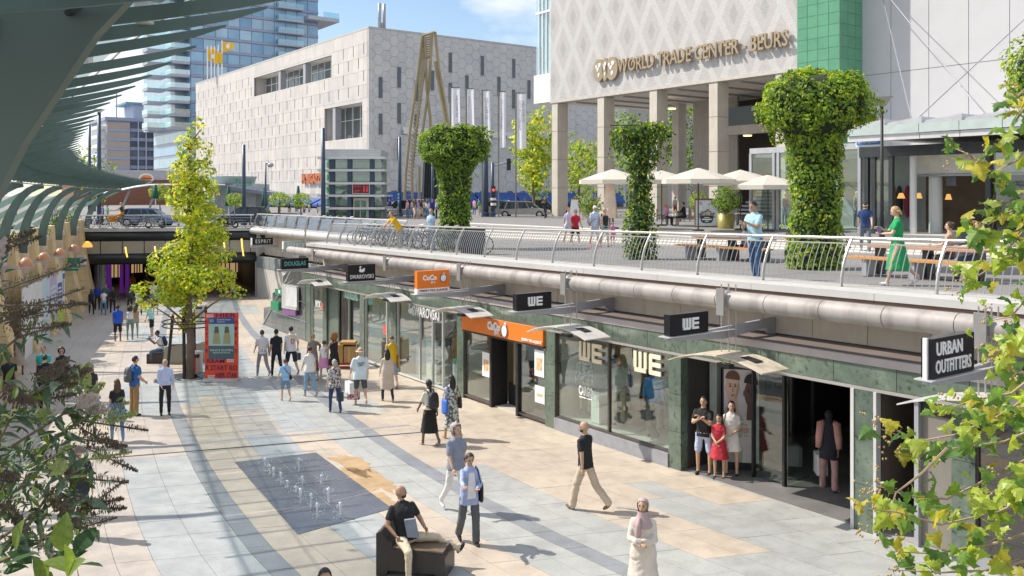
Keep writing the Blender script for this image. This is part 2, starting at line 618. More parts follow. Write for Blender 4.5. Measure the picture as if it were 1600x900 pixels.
# ------------------------------------------------------------------ fountain in the floor
fq=[on_floor(*p) for p in ((366,722),(494,707),(614,795),(465,836))]
fo=thing('floor_fountain','flat dark slate fountain panel with small water jets set into the pavement','fountain',on_floor(490,765))
slate=granite('wet_slate',(.125,.135,.16),1)
def bil(a,b):
    return (fq[0]*(1-a)+fq[1]*a)*(1-b)+(fq[3]*(1-a)+fq[2]*a)*b
for i in range(2):
    for j in range(4):
        e=.004
        q=[bil(i/2+e,j/4+e),bil((i+1)/2-e,j/4+e),bil((i+1)/2-e,(j+1)/4-e),bil(i/2+e,(j+1)/4-e)]
        mb=MB()
        mb.hexa([p+Vector((0,0,-.03)) for p in q]+[p+Vector((0,0,.008)) for p in q])
        mb.build('slate_slab',slate,fo)
water_m=glass('water_jet',(.97,.98,1),.5,.05,base=.35)
jets=[(302,440),(322,460),(443,455),(338,480),(368,505),(395,530),(457,520),(536,510),(430,548),(449,592),(493,612),(565,588),(518,655),(614,650)]
for jx,jy in jets:
    u,v=300+jx/2.6475,560+jy/2.6475
    p=on_floor(u,v+4)
    mb=MB()
    h=R.uniform(.12,.34)
    pr=[(0.012,0),(.018,h*.4),(.022,h*.8),(.035,h),(.0,h+.02)]
    mb.lathe(pr,p,6)
    for k in range(26):
        a=R.uniform(0,6.28);rr_=R.uniform(.01,.16)
        mb.ell(p+Vector((rr_*math.cos(a),rr_*math.sin(a),R.uniform(.02,h))),(R.uniform(.004,.012),)*2+(R.uniform(.006,.02),),5,4)
    o=mb.build('water_jet',M('white_water',(.86,.89,.92),.2,0,.05,5), None, True)
    tag(o,'small white water jet spouting from the dark slate fountain panel','water jet','water jets of the floor fountain')
wet=M('wet_stain',(.46,.31,.16),.4,0,.2,3)
for k,(u,v,L) in enumerate([(548,722,1.3),(575,750,1.6),(600,780,.8),(560,738,.7)]):
    p=on_floor(u,v)
    s0,c0=SCof(p.x,p.y)
    mb=MB()
    pts=[]
    for i in range(60):
        a=6.283*i/60
        r_=(1+.55*noise.noise((math.cos(a)*1.6+k*3,math.sin(a)*1.6,k))+.5*noise.noise((math.cos(a)*5+k,math.sin(a)*5,k)))*L
        s1,c1=s0+r_*.8*math.cos(a),c0+r_*.20*math.sin(a)
        pts.append(W(s1,c1,zf(s1)+.0035))
    mb.prism(pts,(0,0,.002))
    o=mb.build('puddle',wet, None);o['kind']='structure'

# ================================================================== upper ground
asphalt=M('plaza_paving',(.205,.20,.20),.8,0,.08,.8,.004,60)
cobble=M('grey_cobbles',(.42,.40,.37),.85,0,.15,6,.01,25)
def zg(s,c):
    return zlow(s)+sm(c,28,33.2)*(TER-zlow(s))
sA=frange(-60,46,2)
sheet('plaza',sA,[(lambda s:cF(s)+1.25),(lambda s:max(24.0,cF(s)+2)),28,29,30,31,32,33.2,50,100,300],zg,asphalt)
sheet('street',frange(46,80,2),[25.6,28,29,30,31,32,33.2,50,100,300],zg,asphalt)
def sb(c): return 74.4-.46*(c-14.4)
mb=MB()
cc=[-300,-60,-10,5,10,14.4,18,22,25.6]
so_=[0,3,8,20,60,500]
vs=[W(sb(c)*(1 if c>-20 else 1)+d_,c,5.45) for d_ in so_ for c in cc]
n_=len(cc)
mb.add(vs,[(i*n_+j,(i+1)*n_+j,(i+1)*n_+j+1,i*n_+j+1) for i in range(len(so_)-1) for j in range(n_-1)])
o=mb.build('bridge_street',asphalt, None,fix=False);o['kind']='structure'
sheet('far_street',frange(80,600,40),[25.6,33.2,60,300], lambda s,c:5.45+sm(c,28,33.2)*(TER-5.45),asphalt)
sheet('left_terrace',frange(-14,82,4),[-300,-20,(lambda s:cL(s)-.5)], lambda s,c:5.9 if s<60 else 5.9-.45*sm(s,60,74),asphalt)
gnd=MB();gnd.add([(-3000,-3000,-6),(3000,-3000,-6),(3000,3000,-6),(-3000,3000,-6)],[(0,1,2,3)])
o=gnd.build('ground',asphalt, None,fix=False);o['kind']='structure'
mb=MB();mb.add([W(80,-300,5.3),W(80,300,5.3),W(2500,1500,5.3),W(2500,-1500,5.3)],[(0,3,2,1)])
o=mb.build('far_ground',asphalt, None,fix=False);o['kind']='structure'
# cobbled steps up to the terrace
st=bpy.data.objects.new('cobbled_steps', None);link(st);st['kind']='structure'
for k in range(5):
    c0=28.4+k*1.0
    mb=MB()
    ss=frange(-6,52,2)
    rows=[]
    for s in ss:
        z0,z1=zlow(s),TER
        za,zb=z0+(z1-z0)*k/5,z0+(z1-z0)*(k+1)/5
        rows.append([W(s,c0,za-.3),W(s,c0,zb+.012),W(s,c0+1.03,zb+.012)])
    for a,b in zip(rows,rows[1:]):
        mb.add(a+b,[(0,3,4,1)],0)
        mb.add(a+b,[(1,4,5,2)],1)
    mb.build('step',[cobble,M('pale_step',(.60,.58,.53),.85,0,.12,8,.006,30)],st,fix=False)
# paving joints of the plaza
mb=MB()
for s in frange(2,44,3.0):
    c0,c1=cF(s)+1.6,28.3
    mb.add([W(s,c0,zlow(s)+.004),W(s+.07,c0,zlow(s+.07)+.004),W(s+.07,c1,zlow(s+.07)+.004),W(s,c1,zlow(s)+.004)],[(0,1,2,3)])
for c in (19.5,22.5,25.5):
    for a in frange(2,43,1):
        mb.add([W(a,c,zlow(a)+.0042),W(a,c+.06,zlow(a)+.0042),W(a+1,c+.06,zlow(a+1)+.0042),W(a+1,c,zlow(a+1)+.0042)],[(0,1,2,3)])
o=mb.build('paving_joint',M('paving_joint',(.22,.22,.23),.9), None,fix=False);o['kind']='structure'

# ================================================================== the row of shops under the plaza
SB0,SB1=3.5,41.6
shops=thing('shop_arcade','long curved row of shop fronts in green stone below the plaza railing','building',W(22,cF(22),zf(22)))
def fb(name,s0,s1,o0,o1,t0,t1,mat,seg=1,par=None):
    return MB().fbox(s0,s1,o0,o1,t0,t1,seg=seg).build(name,mat,par or shops)
S={u:s_at(u) for u in (479,486,505,511,527,563,570,612,620,715,725,767,808,853,868,950,1046,1065,1190,1336,1366,1430,1488,1525,1600)}
# upper part: coping, pipe, cream panels, ledge, fascia, green band
for a,b in zip(frange(SB0,42.5,3.1),frange(SB0,42.5,3.1)[1:]):
    fb('coping_slab',a+.006,b-.006,.30,1.50,.984,1.016,M('white_coping',(.50,.49,.475),.55,0,.06,1.5,streak=.08),2)
fb('coping_edge',SB0,42.5,.34,1.2,.93,.982,M('rust_edge',(.20,.13,.10),.7,.2),16)
pz_=frange(SB0,43.0,1.3)
CL=[s_at(u,-.4) for u in (1545,1139,892.5,728,611,497)]
for a,b in zip(pz_,pz_[1:]):
    mb=MB()
    n_=3
    mb.tube([P(a+.007+(b-a-.014)*k/n_,-.42,.942) for k in range(n_+1)],.195,20,0, False)
    mb.build('pipe_segment',copper,shops, True)
mb=MB()
mb.tube([P(s,-.42,.942) for s in frange(SB0,43.0,1)],.190,14,0, False)
mb.build('pipe_core',dark_metal,shops, True)
cp=frange(SB0,42.2,1.32)
for a,b in zip(cp,cp[1:]):
    fb('cream_panel',a+.008,b-.008,1.12,1.2,.752,.945,cream_stone)
fb('panel_backing',SB0,42.2,1.2,1.3,.62,.95,M('joint_dark',(.10,.09,.08),.9),12)
fb('ledge_roof',SB0,42.0,.02,1.2,.736,.748,M('ledge_brown',(.17,.14,.125),.7,0,.2,1.2),14)
fb('fascia_strip',SB0,42.0,-.05,.02,.716,.750,M('fascia_grey',(.42,.38,.37),.5,.1,.08,2),14)
for a,b in zip(cp,cp[1:]):
    fb('green_panel',a+.006,b-.006,-.02,.06,.622,.714,green_stone)
fb('band_backing',SB0,42.0,.06,.14,.60,.73,M('joint_dark',(.10,.09,.08)),14)
fb('window_head',SB0,42.0,-.03,.10,.606,.620,M('head_grey',(.40,.39,.37),.5,.3),14)
# pilasters
for ua,ub in ((486,479),(511,505),(570,563),(620,612),(725,715),(868,853),(1065,1046),(1366,1336),(1525,1488)):
    a,b=S[ua],S[ub]
    for t0,t1 in ((.0,.2),(.2,.4),(.4,.606)):
        fb('pilaster_block',a,b,-.03,.35,t0+.001,t1-.001,green_stone)
# floor, back wall and ceiling of each shop
wood_floor=M('shop_floor',(.58,.54,.48),.45,0,.12,2)
warm_wall=M('shop_wall',(.74,.71,.66),.8,0,.08,1)
def room(a,b,deep,back,floor_m,ceil=.64,side=None):
    fb('shop_floor',a,b,.12,deep,-.03,.008,floor_m,2)
    fb('back_wall',a,b,deep,deep+.1,0,ceil,back,2)
    fb('shop_ceiling',a,b,.14,deep,ceil,ceil+.02,M('shop_ceiling',(.72,.70,.66),.8),2)
    for q in (a,b):fb('side_wall',q-.03,q+.03,.2,deep,0,ceil,side or back)
def window(a,b,t0=.06,t1=.606,mullions=(),o=.05,mat=pane_glass,fr=bronze,bottom=True):
    edges=[a]+list(mullions)+[b]
    for x,y in zip(edges,edges[1:]):
        fb('window_pane',x+.03,y-.03,o,o+.012,t0,t1,mat)
    for x in edges:fb('window_mullion',x-.03,x+.03,o-.04,o+.05,t0,t1,fr)
    if bottom:fb('window_sill',a,b,o-.05,o+.08,t0-.012,t0,fr,2)
plinth=M('plinth_stone',(.28,.29,.32),.4,0,.15,5)
# brown glass front, far right
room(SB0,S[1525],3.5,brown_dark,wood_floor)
window(SB0,S[1525],.05,.606,(5.2,6.4),mat=glass('bronze_glass',(.45,.36,.28),.7,.03,base=.12))
fb('plinth',SB0,S[1525],-.04,.2,0,.05,plinth,2)
# dark doorway with a grey metal door leaf
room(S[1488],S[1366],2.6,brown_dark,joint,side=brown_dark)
fb('door_leaf',S[1488]+.02,S[1430],.15,.21,0,.545,M('brown_grey_metal',(.26,.235,.21),.45,.3,.1,2))
fb('door_frame',S[1430]-.03,S[1430]+.05,.05,.22,0,.606,grey_paint)
fb('door_frame',S[1366]-.07,S[1366]-.01,-.05,.1,0,.606,pale_metal)
fb('overpanel',S[1488],S[1430],.12,.2,.545,.606,black)
# open entrance
DEEP=9.0
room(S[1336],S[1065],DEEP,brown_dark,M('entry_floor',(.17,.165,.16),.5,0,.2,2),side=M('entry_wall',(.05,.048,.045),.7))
fb('door_frame',S[1336],S[1336]+.07,-.05,.12,0,.606,pale_metal)
fb('glass_door',S[1190]+.15,S[1190]+.95,.9,.93,.02,.58,pane_glass)
fb('glass_door',S[1190]+.08,S[1190]+.13,1.0,1.9,.02,.58,pane_glass)
fb('door_post',S[1190]+.08,S[1190]+.14,.85,.95,0,.6,black)
fb('door_post',S[1190]+.95,S[1190]+1.0,.85,.95,0,.6,black)
fb('wood_lintel',S[1336]+.4,S[1190]-1.2,1.9,2.4,.50,.56,M('orange_wood',(.32,.14,.05),.5))
fb('inner_frame',S[1336]+1.0,S[1336]+1.06,2.2,2.3,.0,.46,pale_metal)
fb('inner_frame',S[1336]+1.5,S[1336]+1.56,2.2,2.3,.0,.46,pale_metal)
fb('inner_frame',S[1336]+1.0,S[1336]+1.56,2.2,2.3,.46,.475,pale_metal)
fb('inner_window',S[1065]-.7,S[1065]-.05,1.15,1.17,.02,.58,pane_glass)
fb('inner_post',S[1065]-.78,S[1065]-.7,1.1,1.2,0,.606,dark_metal)
fb('round_post',s_at(1122,.9),s_at(1111,.9),.85,1.0,0,.606,M('pale_green_paint',(.45,.50,.46),.5))
# two tall display windows
a,b=S[1046],S[868]
room(a,b,3.2,M('display_back',(.56,.52,.45),.8,0,.2,.8),M('display_floor',(.62,.60,.56),.5))
window(a,b,.085,.606,(S[950],))
fb('plinth',a,b,-.06,.2,0,.073,plinth,3)
fb('display_step',a,b,.12,1.0,.01,.075,M('display_floor',(.62,.60,.56)),2)
# tea shop
a,b=S[853],S[725]
room(a,b,4.0,M('tea_wall',(.60,.48,.34),.8,0,.2,.8),wood_floor)
window(a,S[808],.03,.50,(),fr=bronze)
window(S[767],b,.03,.50,(),fr=bronze)
fb('sign_band',a+.02,b-.02,-.10,.05,.505,.618,orange_sign,2)
fb('sign_band_edge',a+.02,b-.02,-.08,.08,.49,.503,dark_metal,2)
for q in (S[808],S[767]):fb('door_post',q-.06,q+.06,-.02,.6,0,.49,black)
fb('door_leaf',S[808]+.35,S[808]+1.05,.55,.6,.16,.47,M('tea_door',(.30,.27,.18),.3))
fb('door_kick',S[808]+.1,S[767]-.1,.62,.68,.0,.16,black)
fb('door_back',S[808]+.06,S[767]-.06,.9,.95,.0,.49,brown_dark)
fb('counter_shelf',a+.1,S[808]-.1,.25,.6,.19,.205,M('shelf_wood',(.65,.55,.38),.5))
fb('counter_shelf',S[767]+.1,b-.1,.25,.6,.19,.205,M('shelf_wood',(.65,.55,.38)))
for q,t0,t1,o_ in ((S[853]+.12,.30,.47,.02),(S[853]+.10,.13,.24,.02),(S[767]+.08,.20,.37,.02)):
    fb('poster_sheet',q,q+.5,o_,o_+.006,t0,t1,white_sign)
    fb('poster_picture',q+.1,q+.4,o_-.005,o_-.002,t0+.04,t1-.05,M('poster_orange',(.75,.45,.25),.6,0,.5,9))
# jewellery shop
a,b=S[715],S[620]
room(a,b,4.0,warm_wall,wood_floor)
window(a,b,.02,.606,(a+1.15,a+1.95,a+3.0),fr=pale_metal)
fb('display_case',a+.15,a+1.0,.35,1.0,.0,.2,white_paint)
fb('case_top',a+.15,a+1.0,.35,1.0,.2,.235,M('green_tray',(.12,.35,.18),.5,0,.5,8))
fb('display_column',a+2.6,a+3.4,.5,1.1,.0,.34,white_paint)
fb('display_side',a+2.3,a+2.6,.5,1.1,.0,.34,M('case_grey',(.3,.3,.31),.4))
fb('pink_poster',a+2.5,a+3.3,.4,.43,.35,.5,M('pink_poster',(.75,.50,.50),.5,0,.3,6))
fb('display_column',a+4.0,a+4.5,.6,1.2,.0,.3,white_paint)
# perfumery window and door
room(S[612],S[570],3.5,M('perfume_wall',(.72,.69,.62),.8),wood_floor)
window(S[612],S[570],.03,.606,(S[612]+.55,),fr=pale_metal)
room(S[563],S[527],4.0,M('perfume_back',(.25,.2,.2),.8,0,.4,1.2),wood_floor)
window(S[563],S[527],.0,.606,(S[563]+.9,S[527]-.45),fr=pale_metal,o=.4,bottom=False)
for t_ in (.18,.30,.42):fb('display_shelf',S[527]-1.5,S[527]-.5,.6,.9,t_,t_+.012,white_paint)
fb('side_panel',S[527]-.02,S[511],.05,.12,0,.606,green_stone)
room(S[505],S[486],3.0,M('perfume_wall',(.52,.49,.43)),wood_floor)
window(S[505],S[486],.02,.606,(),fr=pale_metal)
for q in ((S[612]+.62,.30,.38),(S[505]+.1,.37,.44)):
    fb('red_sticker',q[0],q[0]+.28,.03,.035,q[1],q[2],M('red_sticker',(.8,.12,.08),.5))
# triangular glass stair wall at the far end of the row
gl_w=thing('glass_stair_wall','triangular dark glass stair wall beyond the last shop window','glass wall',W(45,cF(45),zf(45)))
tri_top= lambda s:max(.02,min(1.0,1.02-(s-41.6)/8.4))
for (t0,t1) in ((.005,.2),(.2,.4),(.4,.62),(.62,.99)):
    for (a,b) in ((41.65,43.6),(43.6,45.8),(45.8,48.0),(48.0,50.0)):
        pts=[]
        for s,t in ((a,t0),(b,t0),(b,t1),(a,t1)):
            pts.append((s,min(t,tri_top(s))))
        if pts[3][1]-pts[0][1]<.01: continue
        poly=[P(s+(.012 if s==a else -.012),0,t+.003 if i<2 else max(pts[0][1]+.004,t-.003)) for i,(s,t) in enumerate(pts)]
        MB().prism(poly,W(0,.04,0)).build('glass_panel',smoked_glass,gl_w)
mb=MB();mb.tube([P(41.6,-.02,1.2),P(41.62,-.02,1.02),P(50.1,-.02,.0)],.05,6);mb.build('edge_rail',steel,gl_w)
# ================================================================== railing along the plaza edge
def facing(s): # direction of the outward normal of the shop line
    t_=(P(s+.1,0,0)-P(s-.1,0,0));t_.z=0;t_.normalize()
    return Vector((t_.y,-t_.x,0)) if (Vector((t_.y,-t_.x,0)).dot(Vector((NX,NY,0)))>0) else Vector((-t_.y,t_.x,0))
rail=thing('plaza_railing','long curved stainless steel railing along the plaza edge above the shops','railing',P(22,1.0,1.02))
def rp(s,h):
    return P(s,1.0,1.0)+facing(s)*(.34*(h/.97)**2)+Vector((0,0,.072+h))
bal=MB()
bal.tube([(.34*(h/.97)**2,0,h) for h in (.06,.25,.45,.65,.86)],.011,4)
bal_me=bal.mesh('baluster',steel)
pst=MB()
prev= None
sec=[]
for h in (.0,.2,.4,.6,.8,.95):
    x=.34*(h/.97)**2
    w_=.038-.012*h
    sec.append([Vector((x-w_,-.014,h)),Vector((x+w_,-.014,h)),Vector((x+w_,.014,h)),Vector((x-w_,.014,h))])
pst.loft(sec)
pst_me=pst.mesh('rail_post',M('post_steel',(.50,.49,.47),.35,.6,.08,3))
inv=WM[rail.name].inverted()
def rail_put(name,me,s):
    o=bpy.data.objects.new(name,me)
    COL.objects.link(o);o.parent=rail
    f_=facing(s)
    o.matrix_basis=inv @(Matrix.Translation(P(s,1.0,1.0)+Vector((0,0,.072)))@ Matrix.Rotation(math.atan2(f_.y,f_.x),4,'Z'))
posts=[8.65+2.05*k-2.05*2 for k in range(18)]+[41.3]
for s in posts:rail_put('rail_post',pst_me,s)
for a,b in zip(posts,posts[1:]):
    n_=int(round((b-a)/.146))
    for k in range(1,n_):rail_put('baluster',bal_me,a+(b-a)*k/n_)
    mb=MB();mb.tube([rp(a,.06),rp((a+b)/2,.06),rp(b,.06)],.013,5);mb.build('lower_rail',steel,rail)
    mb=MB();mb.tube([rp(a,.86),rp((a+b)/2,.86),rp(b,.86)],.016,5);mb.build('upper_rail',steel,rail)
mb=MB();mb.tube([rp(s,.97) for s in frange(posts[0],posts[-1],.8)],.034,8)
mb.build('handrail',M('bright_steel',(.62,.59,.54),.28,.8,.05,4),rail, True)

# ================================================================== hanging signs, brackets and curved lamp canopies
arm_m=M('bracket_grey',(.42,.43,.47),.45,.2,.08,3)
teal=M('teal_letters',(.20,.62,.60),.4)
sign_black=M('sign_black',(.012,.012,.016),.35)
rods_m=M('rod_steel',(.45,.42,.38),.4,.7)
def we_logo(mb,o,r,u_,nrm,h,mi=0):
    # two block letters: a W drawn as three bars on a foot, and an E
    o,r,u_=Vector(o),Vector(r),Vector(u_)
    k=h/5.0
    def bx(x0,x1,y0,y1):
        q=[o+r*(x*k)+u_*(y*k) for x,y in ((x0,y0),(x1,y0),(x1,y1),(x0,y1))]
        mb.prism(q,Vector(nrm)*.03,mi)
    for x in (-5.2,-3.3,-1.4):bx(x,x+1.05,-2.5+1.05,2.5)
    bx(-4.9,-.65,-2.5,-2.5+1.05)
    bx(.5,1.6,-2.3,2.3)
    for y in (-2.5,-.52,1.45):bx(1.6,4.7,y,y+1.05)
    bx(.7,1.6,-2.5,-2.3);bx(.7,1.6,2.3,2.5)
def bracket(s,label,clamp=True,o1=1.1,o0=-2.3):
    t=thing('sign_bracket',label,'bracket',P(s,-.4,.95),group='sign brackets hung from the copper pipe')
    za=(zf(s)+.80*(zp(s)-zf(s)))
    n_=Vector((NX,NY,0));d_=Vector((DX,DY,0))
    base=W(s,cF(s),za)
    mb=MB()
    prof=[(o0,0),(o0,-.05),(-.6,-.18),(o1-.35,-.06),(o1,-.40),(o1,.12),(o1-.02,.14)]
    poly=[base+n_*o+Vector((0,0,z))-d_*.04 for o,z in prof]
    mb.prism(poly,d_*.08)
    mb.build('bracket_arm',arm_m,t)
    mb=MB();q=[(o0-.05,-.14),(o0-.05,.14),(-.35,.14),(-.35,-.14)]
    mb.prism([base+n_*o+d_*y+Vector((0,0,.002)) for o,y in q],(0,0,.018));mb.build('top_plate',pale_metal,t)
    for x,y in ((-.52,-.1),(-.52,.1),(-.30,-.1),(-.30,.1)):
        p0=base+n_*x+d_*y
        mb=MB();mb.tube([p0+Vector((0,0,-.52)),p0+Vector((0,0,.95))],.014,5);mb.build('hanging_rod',rods_m,t)
    cpz=P(s,-.42,.942)
    mb=MB();mb.tube([cpz-d_*.08,cpz+d_*.08],.212,16);mb.build('pipe_clamp',M('clamp_grey',(.36,.35,.34),.45,.5),t, True)
    mb=MB();mb.cbox(s-.1,s+.1,cF(s)-.69,cF(s)-.65,cpz.z-.30,cpz.z+.26);mb.build('clamp_plate',M('clamp_grey'),t)
    return t,base
def lamp(s,label,L=1.32,dirt=False):
    z0=zf(s)+.695*(zp(s)-zf(s))
    t=thing('lamp_canopy',label,'lamp canopy',W(s,cF(s)-.6,z0),group='curved lamp canopies over the shop fronts')
    top=MB()
    ra,rb=[],[]
    nn=10
    for k in range(nn+1):
        x=-L+2*L*k/nn
        f_=k/nn
        z=z0-.23*(abs(x)/L)**2+.05*x
        hw=.42*(1-.0*f_)
        ra.append((s-x,-.62-hw,z));rb.append((s-x,-.62+hw,z))
    def Q(a): return W(a[0],cF(a[0])+a[1],a[2]+(zf(a[0])-zf(s))*.0)
    for k in range(nn):
        q=[Q(ra[k]),Q(rb[k]),Q(rb[k+1]),Q(ra[k+1])]
        top.hexa([p-Vector((0,0,.025)) for p in q]+q)
    top.build('canopy_shade',M('canopy_white',(.70,.69,.66),.4,.25,.10,1.5,streak=.2) if not dirt else M('canopy_rusty',(.66,.58,.46),.5,.2,.25,2.0,streak=.4),t, False)
    k=nn-3
    q=[Q((ra[k][0],-.5,ra[k][2]+.012)),Q((ra[k][0],-.75,ra[k][2]+.012)),Q((ra[k+1][0]-.12,-.75,ra[k+1][2]+.004)),Q((ra[k+1][0]-.12,-.5,ra[k+1][2]+.004))]
    MB().hexa([p-Vector((0,0,.01)) for p in q]+q).build('lamp_cover',black,t)
    mb=MB()
    for e in (-.3,.3):mb.tube([W(s+.1,cF(s)-.62+e,z0-.02),W(s-.1,cF(s)-.62,z0-.28),],.012,4)
    mb.build('canopy_strut',rods_m,t)
    mb=MB();mb.cbox(s-.16,s+.16,cF(s)-.70,cF(s)-.54,z0-.30,z0-.22);mb.build('lamp_housing',dark_metal,t)
def sign_box(s,label,o0,o1,h,mat,zlift=.03,thick=.08):
    za=(zf(s)+.80*(zp(s)-zf(s)))+zlift
    c0=cF(s)
    t=thing('hanging_sign',label,'shop sign',W(s,c0+(o0+o1)/2,za))
    mb=MB();mb.cbox(s-thick,s+thick,c0+o0,c0+o1,za,za+h);mb.build('sign_case',mat,t)
    face=W(s-thick-.004,c0+(o0+o1)/2,za+h/2)
    return t,face,za
n3=Vector((NX,NY,0));d3=Vector((DX,DY,0));up=Vector((0,0,1))
sU,sW2,sW1,sC,sS,sD=CL
lbl=['nearest at the right edge','holding the black sign over the portrait poster','right of the orange shop band','holding the orange tea shop sign','holding the black swan sign','holding the teal lettered sign']
for s,l in zip(CL,lbl):
    bracket(s,'grey sign bracket on the pipe, '+l)
for s,l,dirty in zip(CL,['white curved lamp canopy behind the foreground leaves at right edge','rust stained curved lamp canopy above the poster and family','white curved lamp canopy at the left end of the display windows','white curved lamp canopy left of the orange tea shop band','pale curved lamp canopy above the jewellery window','pale curved lamp canopy above the perfumery window'],[0,1,0,0,0,0]):
    lamp(s-.1,l,dirt=bool(dirty))
def off(u,v,s):c,z=on_s(u,v,s); return c-cF(s)
# black sign, white condensed capitals on two lines
t,fc,za=sign_box(sU,'large black hanging sign with two lines of white condensed capitals',-2.25,-1.02,.58,sign_black)
MB().cbox(sU-.03,sU+.03,cF(sU)-2.30,cF(sU)-2.25,za-.01,za+.59).build('sign_edge',white_sign,t)
write('URBAN',fc+up*.13-n3*.12,n3,white_sign,t,width=.74,height=.20,bold=.02)
write('OUTFITTERS',fc-up*.13,n3,white_sign,t,width=1.02,height=.20,bold=.015)
for s,l in ((sW2,'black hanging sign with white two letter logo above the portrait poster'),(sW1,'black hanging sign with white two letter logo right of the orange band')):
    t,fc,za=sign_box(s,l,-2.25,-1.13,.42,sign_black)
    mb=MB();we_logo(mb,fc+n3*.03,n3,up,-d3,.23);mb.build('lettering',white_sign,t)
t,fc,za=sign_box(sC,'orange hanging sign with white bottom strip and round drop logo',-2.23,-1.07,.69,orange_sign)
MB().cbox(sC-.083,sC+.083,cF(sC)-2.232,cF(sC)-1.068,za-.002,za+.15).build('white_strip',white_sign,t)
write('FRESH TEA & JUICE',W(sC-.09,cF(sC)-1.65,za+.075),n3,M('plum_ink',(.25,.08,.12),.5),t,width=1.0,height=.07,bold=.012)
write('CoCo',fc+up*.13-n3*.14,n3,white_sign,t,width=.5,height=.17,bold=.05)
write('都可',fc-up*.02-n3*.02,n3,white_sign,t,width=.16,height=.08)
def drop_logo(c,r,u_,nrm,size,par): # plain round white drop with a stalk
    mb=MB()
    pts=[]
    for k in range(22):
        a=6.283*k/22
        rr_=1+(.35 if k in (5,4) else 0)
        pts.append(Vector(c)+Vector(r)*(math.cos(a)*size*rr_*.9)+Vector(u_)*(math.sin(a)*size*rr_))
    mb.prism(pts,Vector(nrm)*.02,0)
    mb.build('emblem',white_sign,par)
    mb=MB();mb.tube([Vector(c)+Vector(nrm)*.024+Vector(r)*(math.cos(6.283*k/22)*size*.9)+Vector(u_)*(math.sin(6.283*k/22)*size) for k in range(23)],.012,4)
    mb.build('emblem_outline',M('ink_blue',(.10,.14,.22),.5),par)
drop_logo(fc+n3*.34+up*.1,n3,up,-d3,.12,t)
t,fc,za=sign_box(sS,'black hanging sign with a white swan over spaced capitals',-2.21,-1.10,.60,sign_black)
write('SWAROVSKI',fc-up*.14,n3,white_sign,t,width=.95,height=.15)
def swan(c,r,u_,nrm,k,par):
    pts=[(-1,-.2),(-.6,-.75),(.3,-.85),(.9,-.4),(.75,.1),(1.0,.35),(.45,.25),(-.1,-.1),(-.45,.35),(-.35,.75),(-.05,.85),(.05,.7),(-.15,.68),(-.28,.95),(-.62,.95),(-.72,.45),(-.6,0)]
    MB().prism([Vector(c)+Vector(r)*(x*k)+Vector(u_)*(y*k) for x,y in pts],Vector(nrm)*.02).build('swan_emblem',white_sign,par)
swan(fc+up*.12,n3,up,-d3,.13,t)
t,fc,za=sign_box(sD,'black hanging sign with thin teal capitals, farthest along the shop row',-2.18,-.90,.48,sign_black)
write('DOUGLAS',fc,n3,teal,t,width=1.0,height=.2)
# lettering on the shop fronts
def front(s,o,t_): return P(s,o,t_)
f_up=up
def right_at(s):
    v_=P(s-.2,0,.5)-P(s+.2,0,.5)
    return v_.normalized()
write('CoCo',P(s_at(777),-.13,.575),right_at(s_at(777)),white_sign,shops,width=.72,height=.27,bold=.05,depth=.05)
write('都可',P(s_at(781),-.13,.533),right_at(s_at(781)),white_sign,shops,width=.26,height=.14,depth=.04)
drop_logo(P(s_at(793),-.11,.558),right_at(s_at(793)),up,-n3,.19,shops)
write('FRESH TEA & JUICE',P(s_at(836),-.13,.525),right_at(s_at(836)),white_sign,shops,width=1.05,height=.10,bold=.02)
write('SWAROVSKI',P(s_at(667),-.06,.565),right_at(s_at(667)),white_sign,shops,width=2.2,height=.36,depth=.02)
swan(P(s_at(644),-.06,.572),right_at(s_at(644)),up,-n3,.2,shops)
write('DOUGLAS',P(s_at(538),.32,.57),right_at(s_at(538)),M('mint_letters',(.55,.85,.75),.4),shops,width=1.75,height=.46,bold=.03,depth=.06)
gold_l=M('cream_letters',(.80,.73,.56),.5)
for u_,v_ in ((923,540),(1012,560)):
    s=s_at(u_)
    mb=MB();we_logo(mb,P(s,.02,.525 if u_<950 else .53),right_at(s),up,-n3,.50);mb.build('lettering',gold_l,shops)
write('CARGO',P(s_at(914),.03,.285),right_at(s_at(914)),white_sign,shops,width=.62,height=.26,bold=.04,depth=.006)
MB().fbox(s_at(924),s_at(904),.025,.035,.24,.247).build('white_line',white_sign,shops)
write('NYX',P(s_at(496),.03,.42),right_at(s_at(496)),white_sign,shops,width=.8,height=.32,bold=.03,depth=.006)

# ================================================================== light poster with two portraits at the entrance
po=thing('portrait_poster','tall double sided poster of two young men standing beside the dark entrance','poster',W(s_at(1160,-.15),15.1,zf(13)))
sp=s_at(1160,-.2)
o0=cF(sp)-.55
A_=P(s_at(1132,.2),.2,0);B_=P(s_at(1186,-.5),-.5,0)
A_=on_floor(1132,748);B_=on_floor(1186,742)
A_=on_floor(1131,736);B_=on_floor(1186,738)
rd=(B_-A_);rd.z=0;wd=rd.length;rd.normalize();nrm=Vector((rd.y,-rd.x,0))
def pq(x,z): return A_+rd*(x*wd)+up*(z*2.12+.22)
def panel(name,pts,mat,lift=0.0,th=.004,par=po):
    MB().prism([pq(x,z)+nrm*lift for x,z in pts],nrm*th).build(name,mat,par)
panel('poster_frame',[(-.04,-.10),(1.16,-.10),(1.16,1.03),(-.04,1.03)],black,-.10,.09)
panel('poster_sheet',[(0,0),(1,0),(1,1),(0,1)],M('poster_lilac',(.62,.56,.60),.5),.0)
skin_l=M('poster_skin_light',(.62,.42,.33),.6);skin_d=M('poster_skin_dark',(.14,.08,.06),.6);sage=M('poster_sage',(.42,.46,.41),.6,0,.15,6)
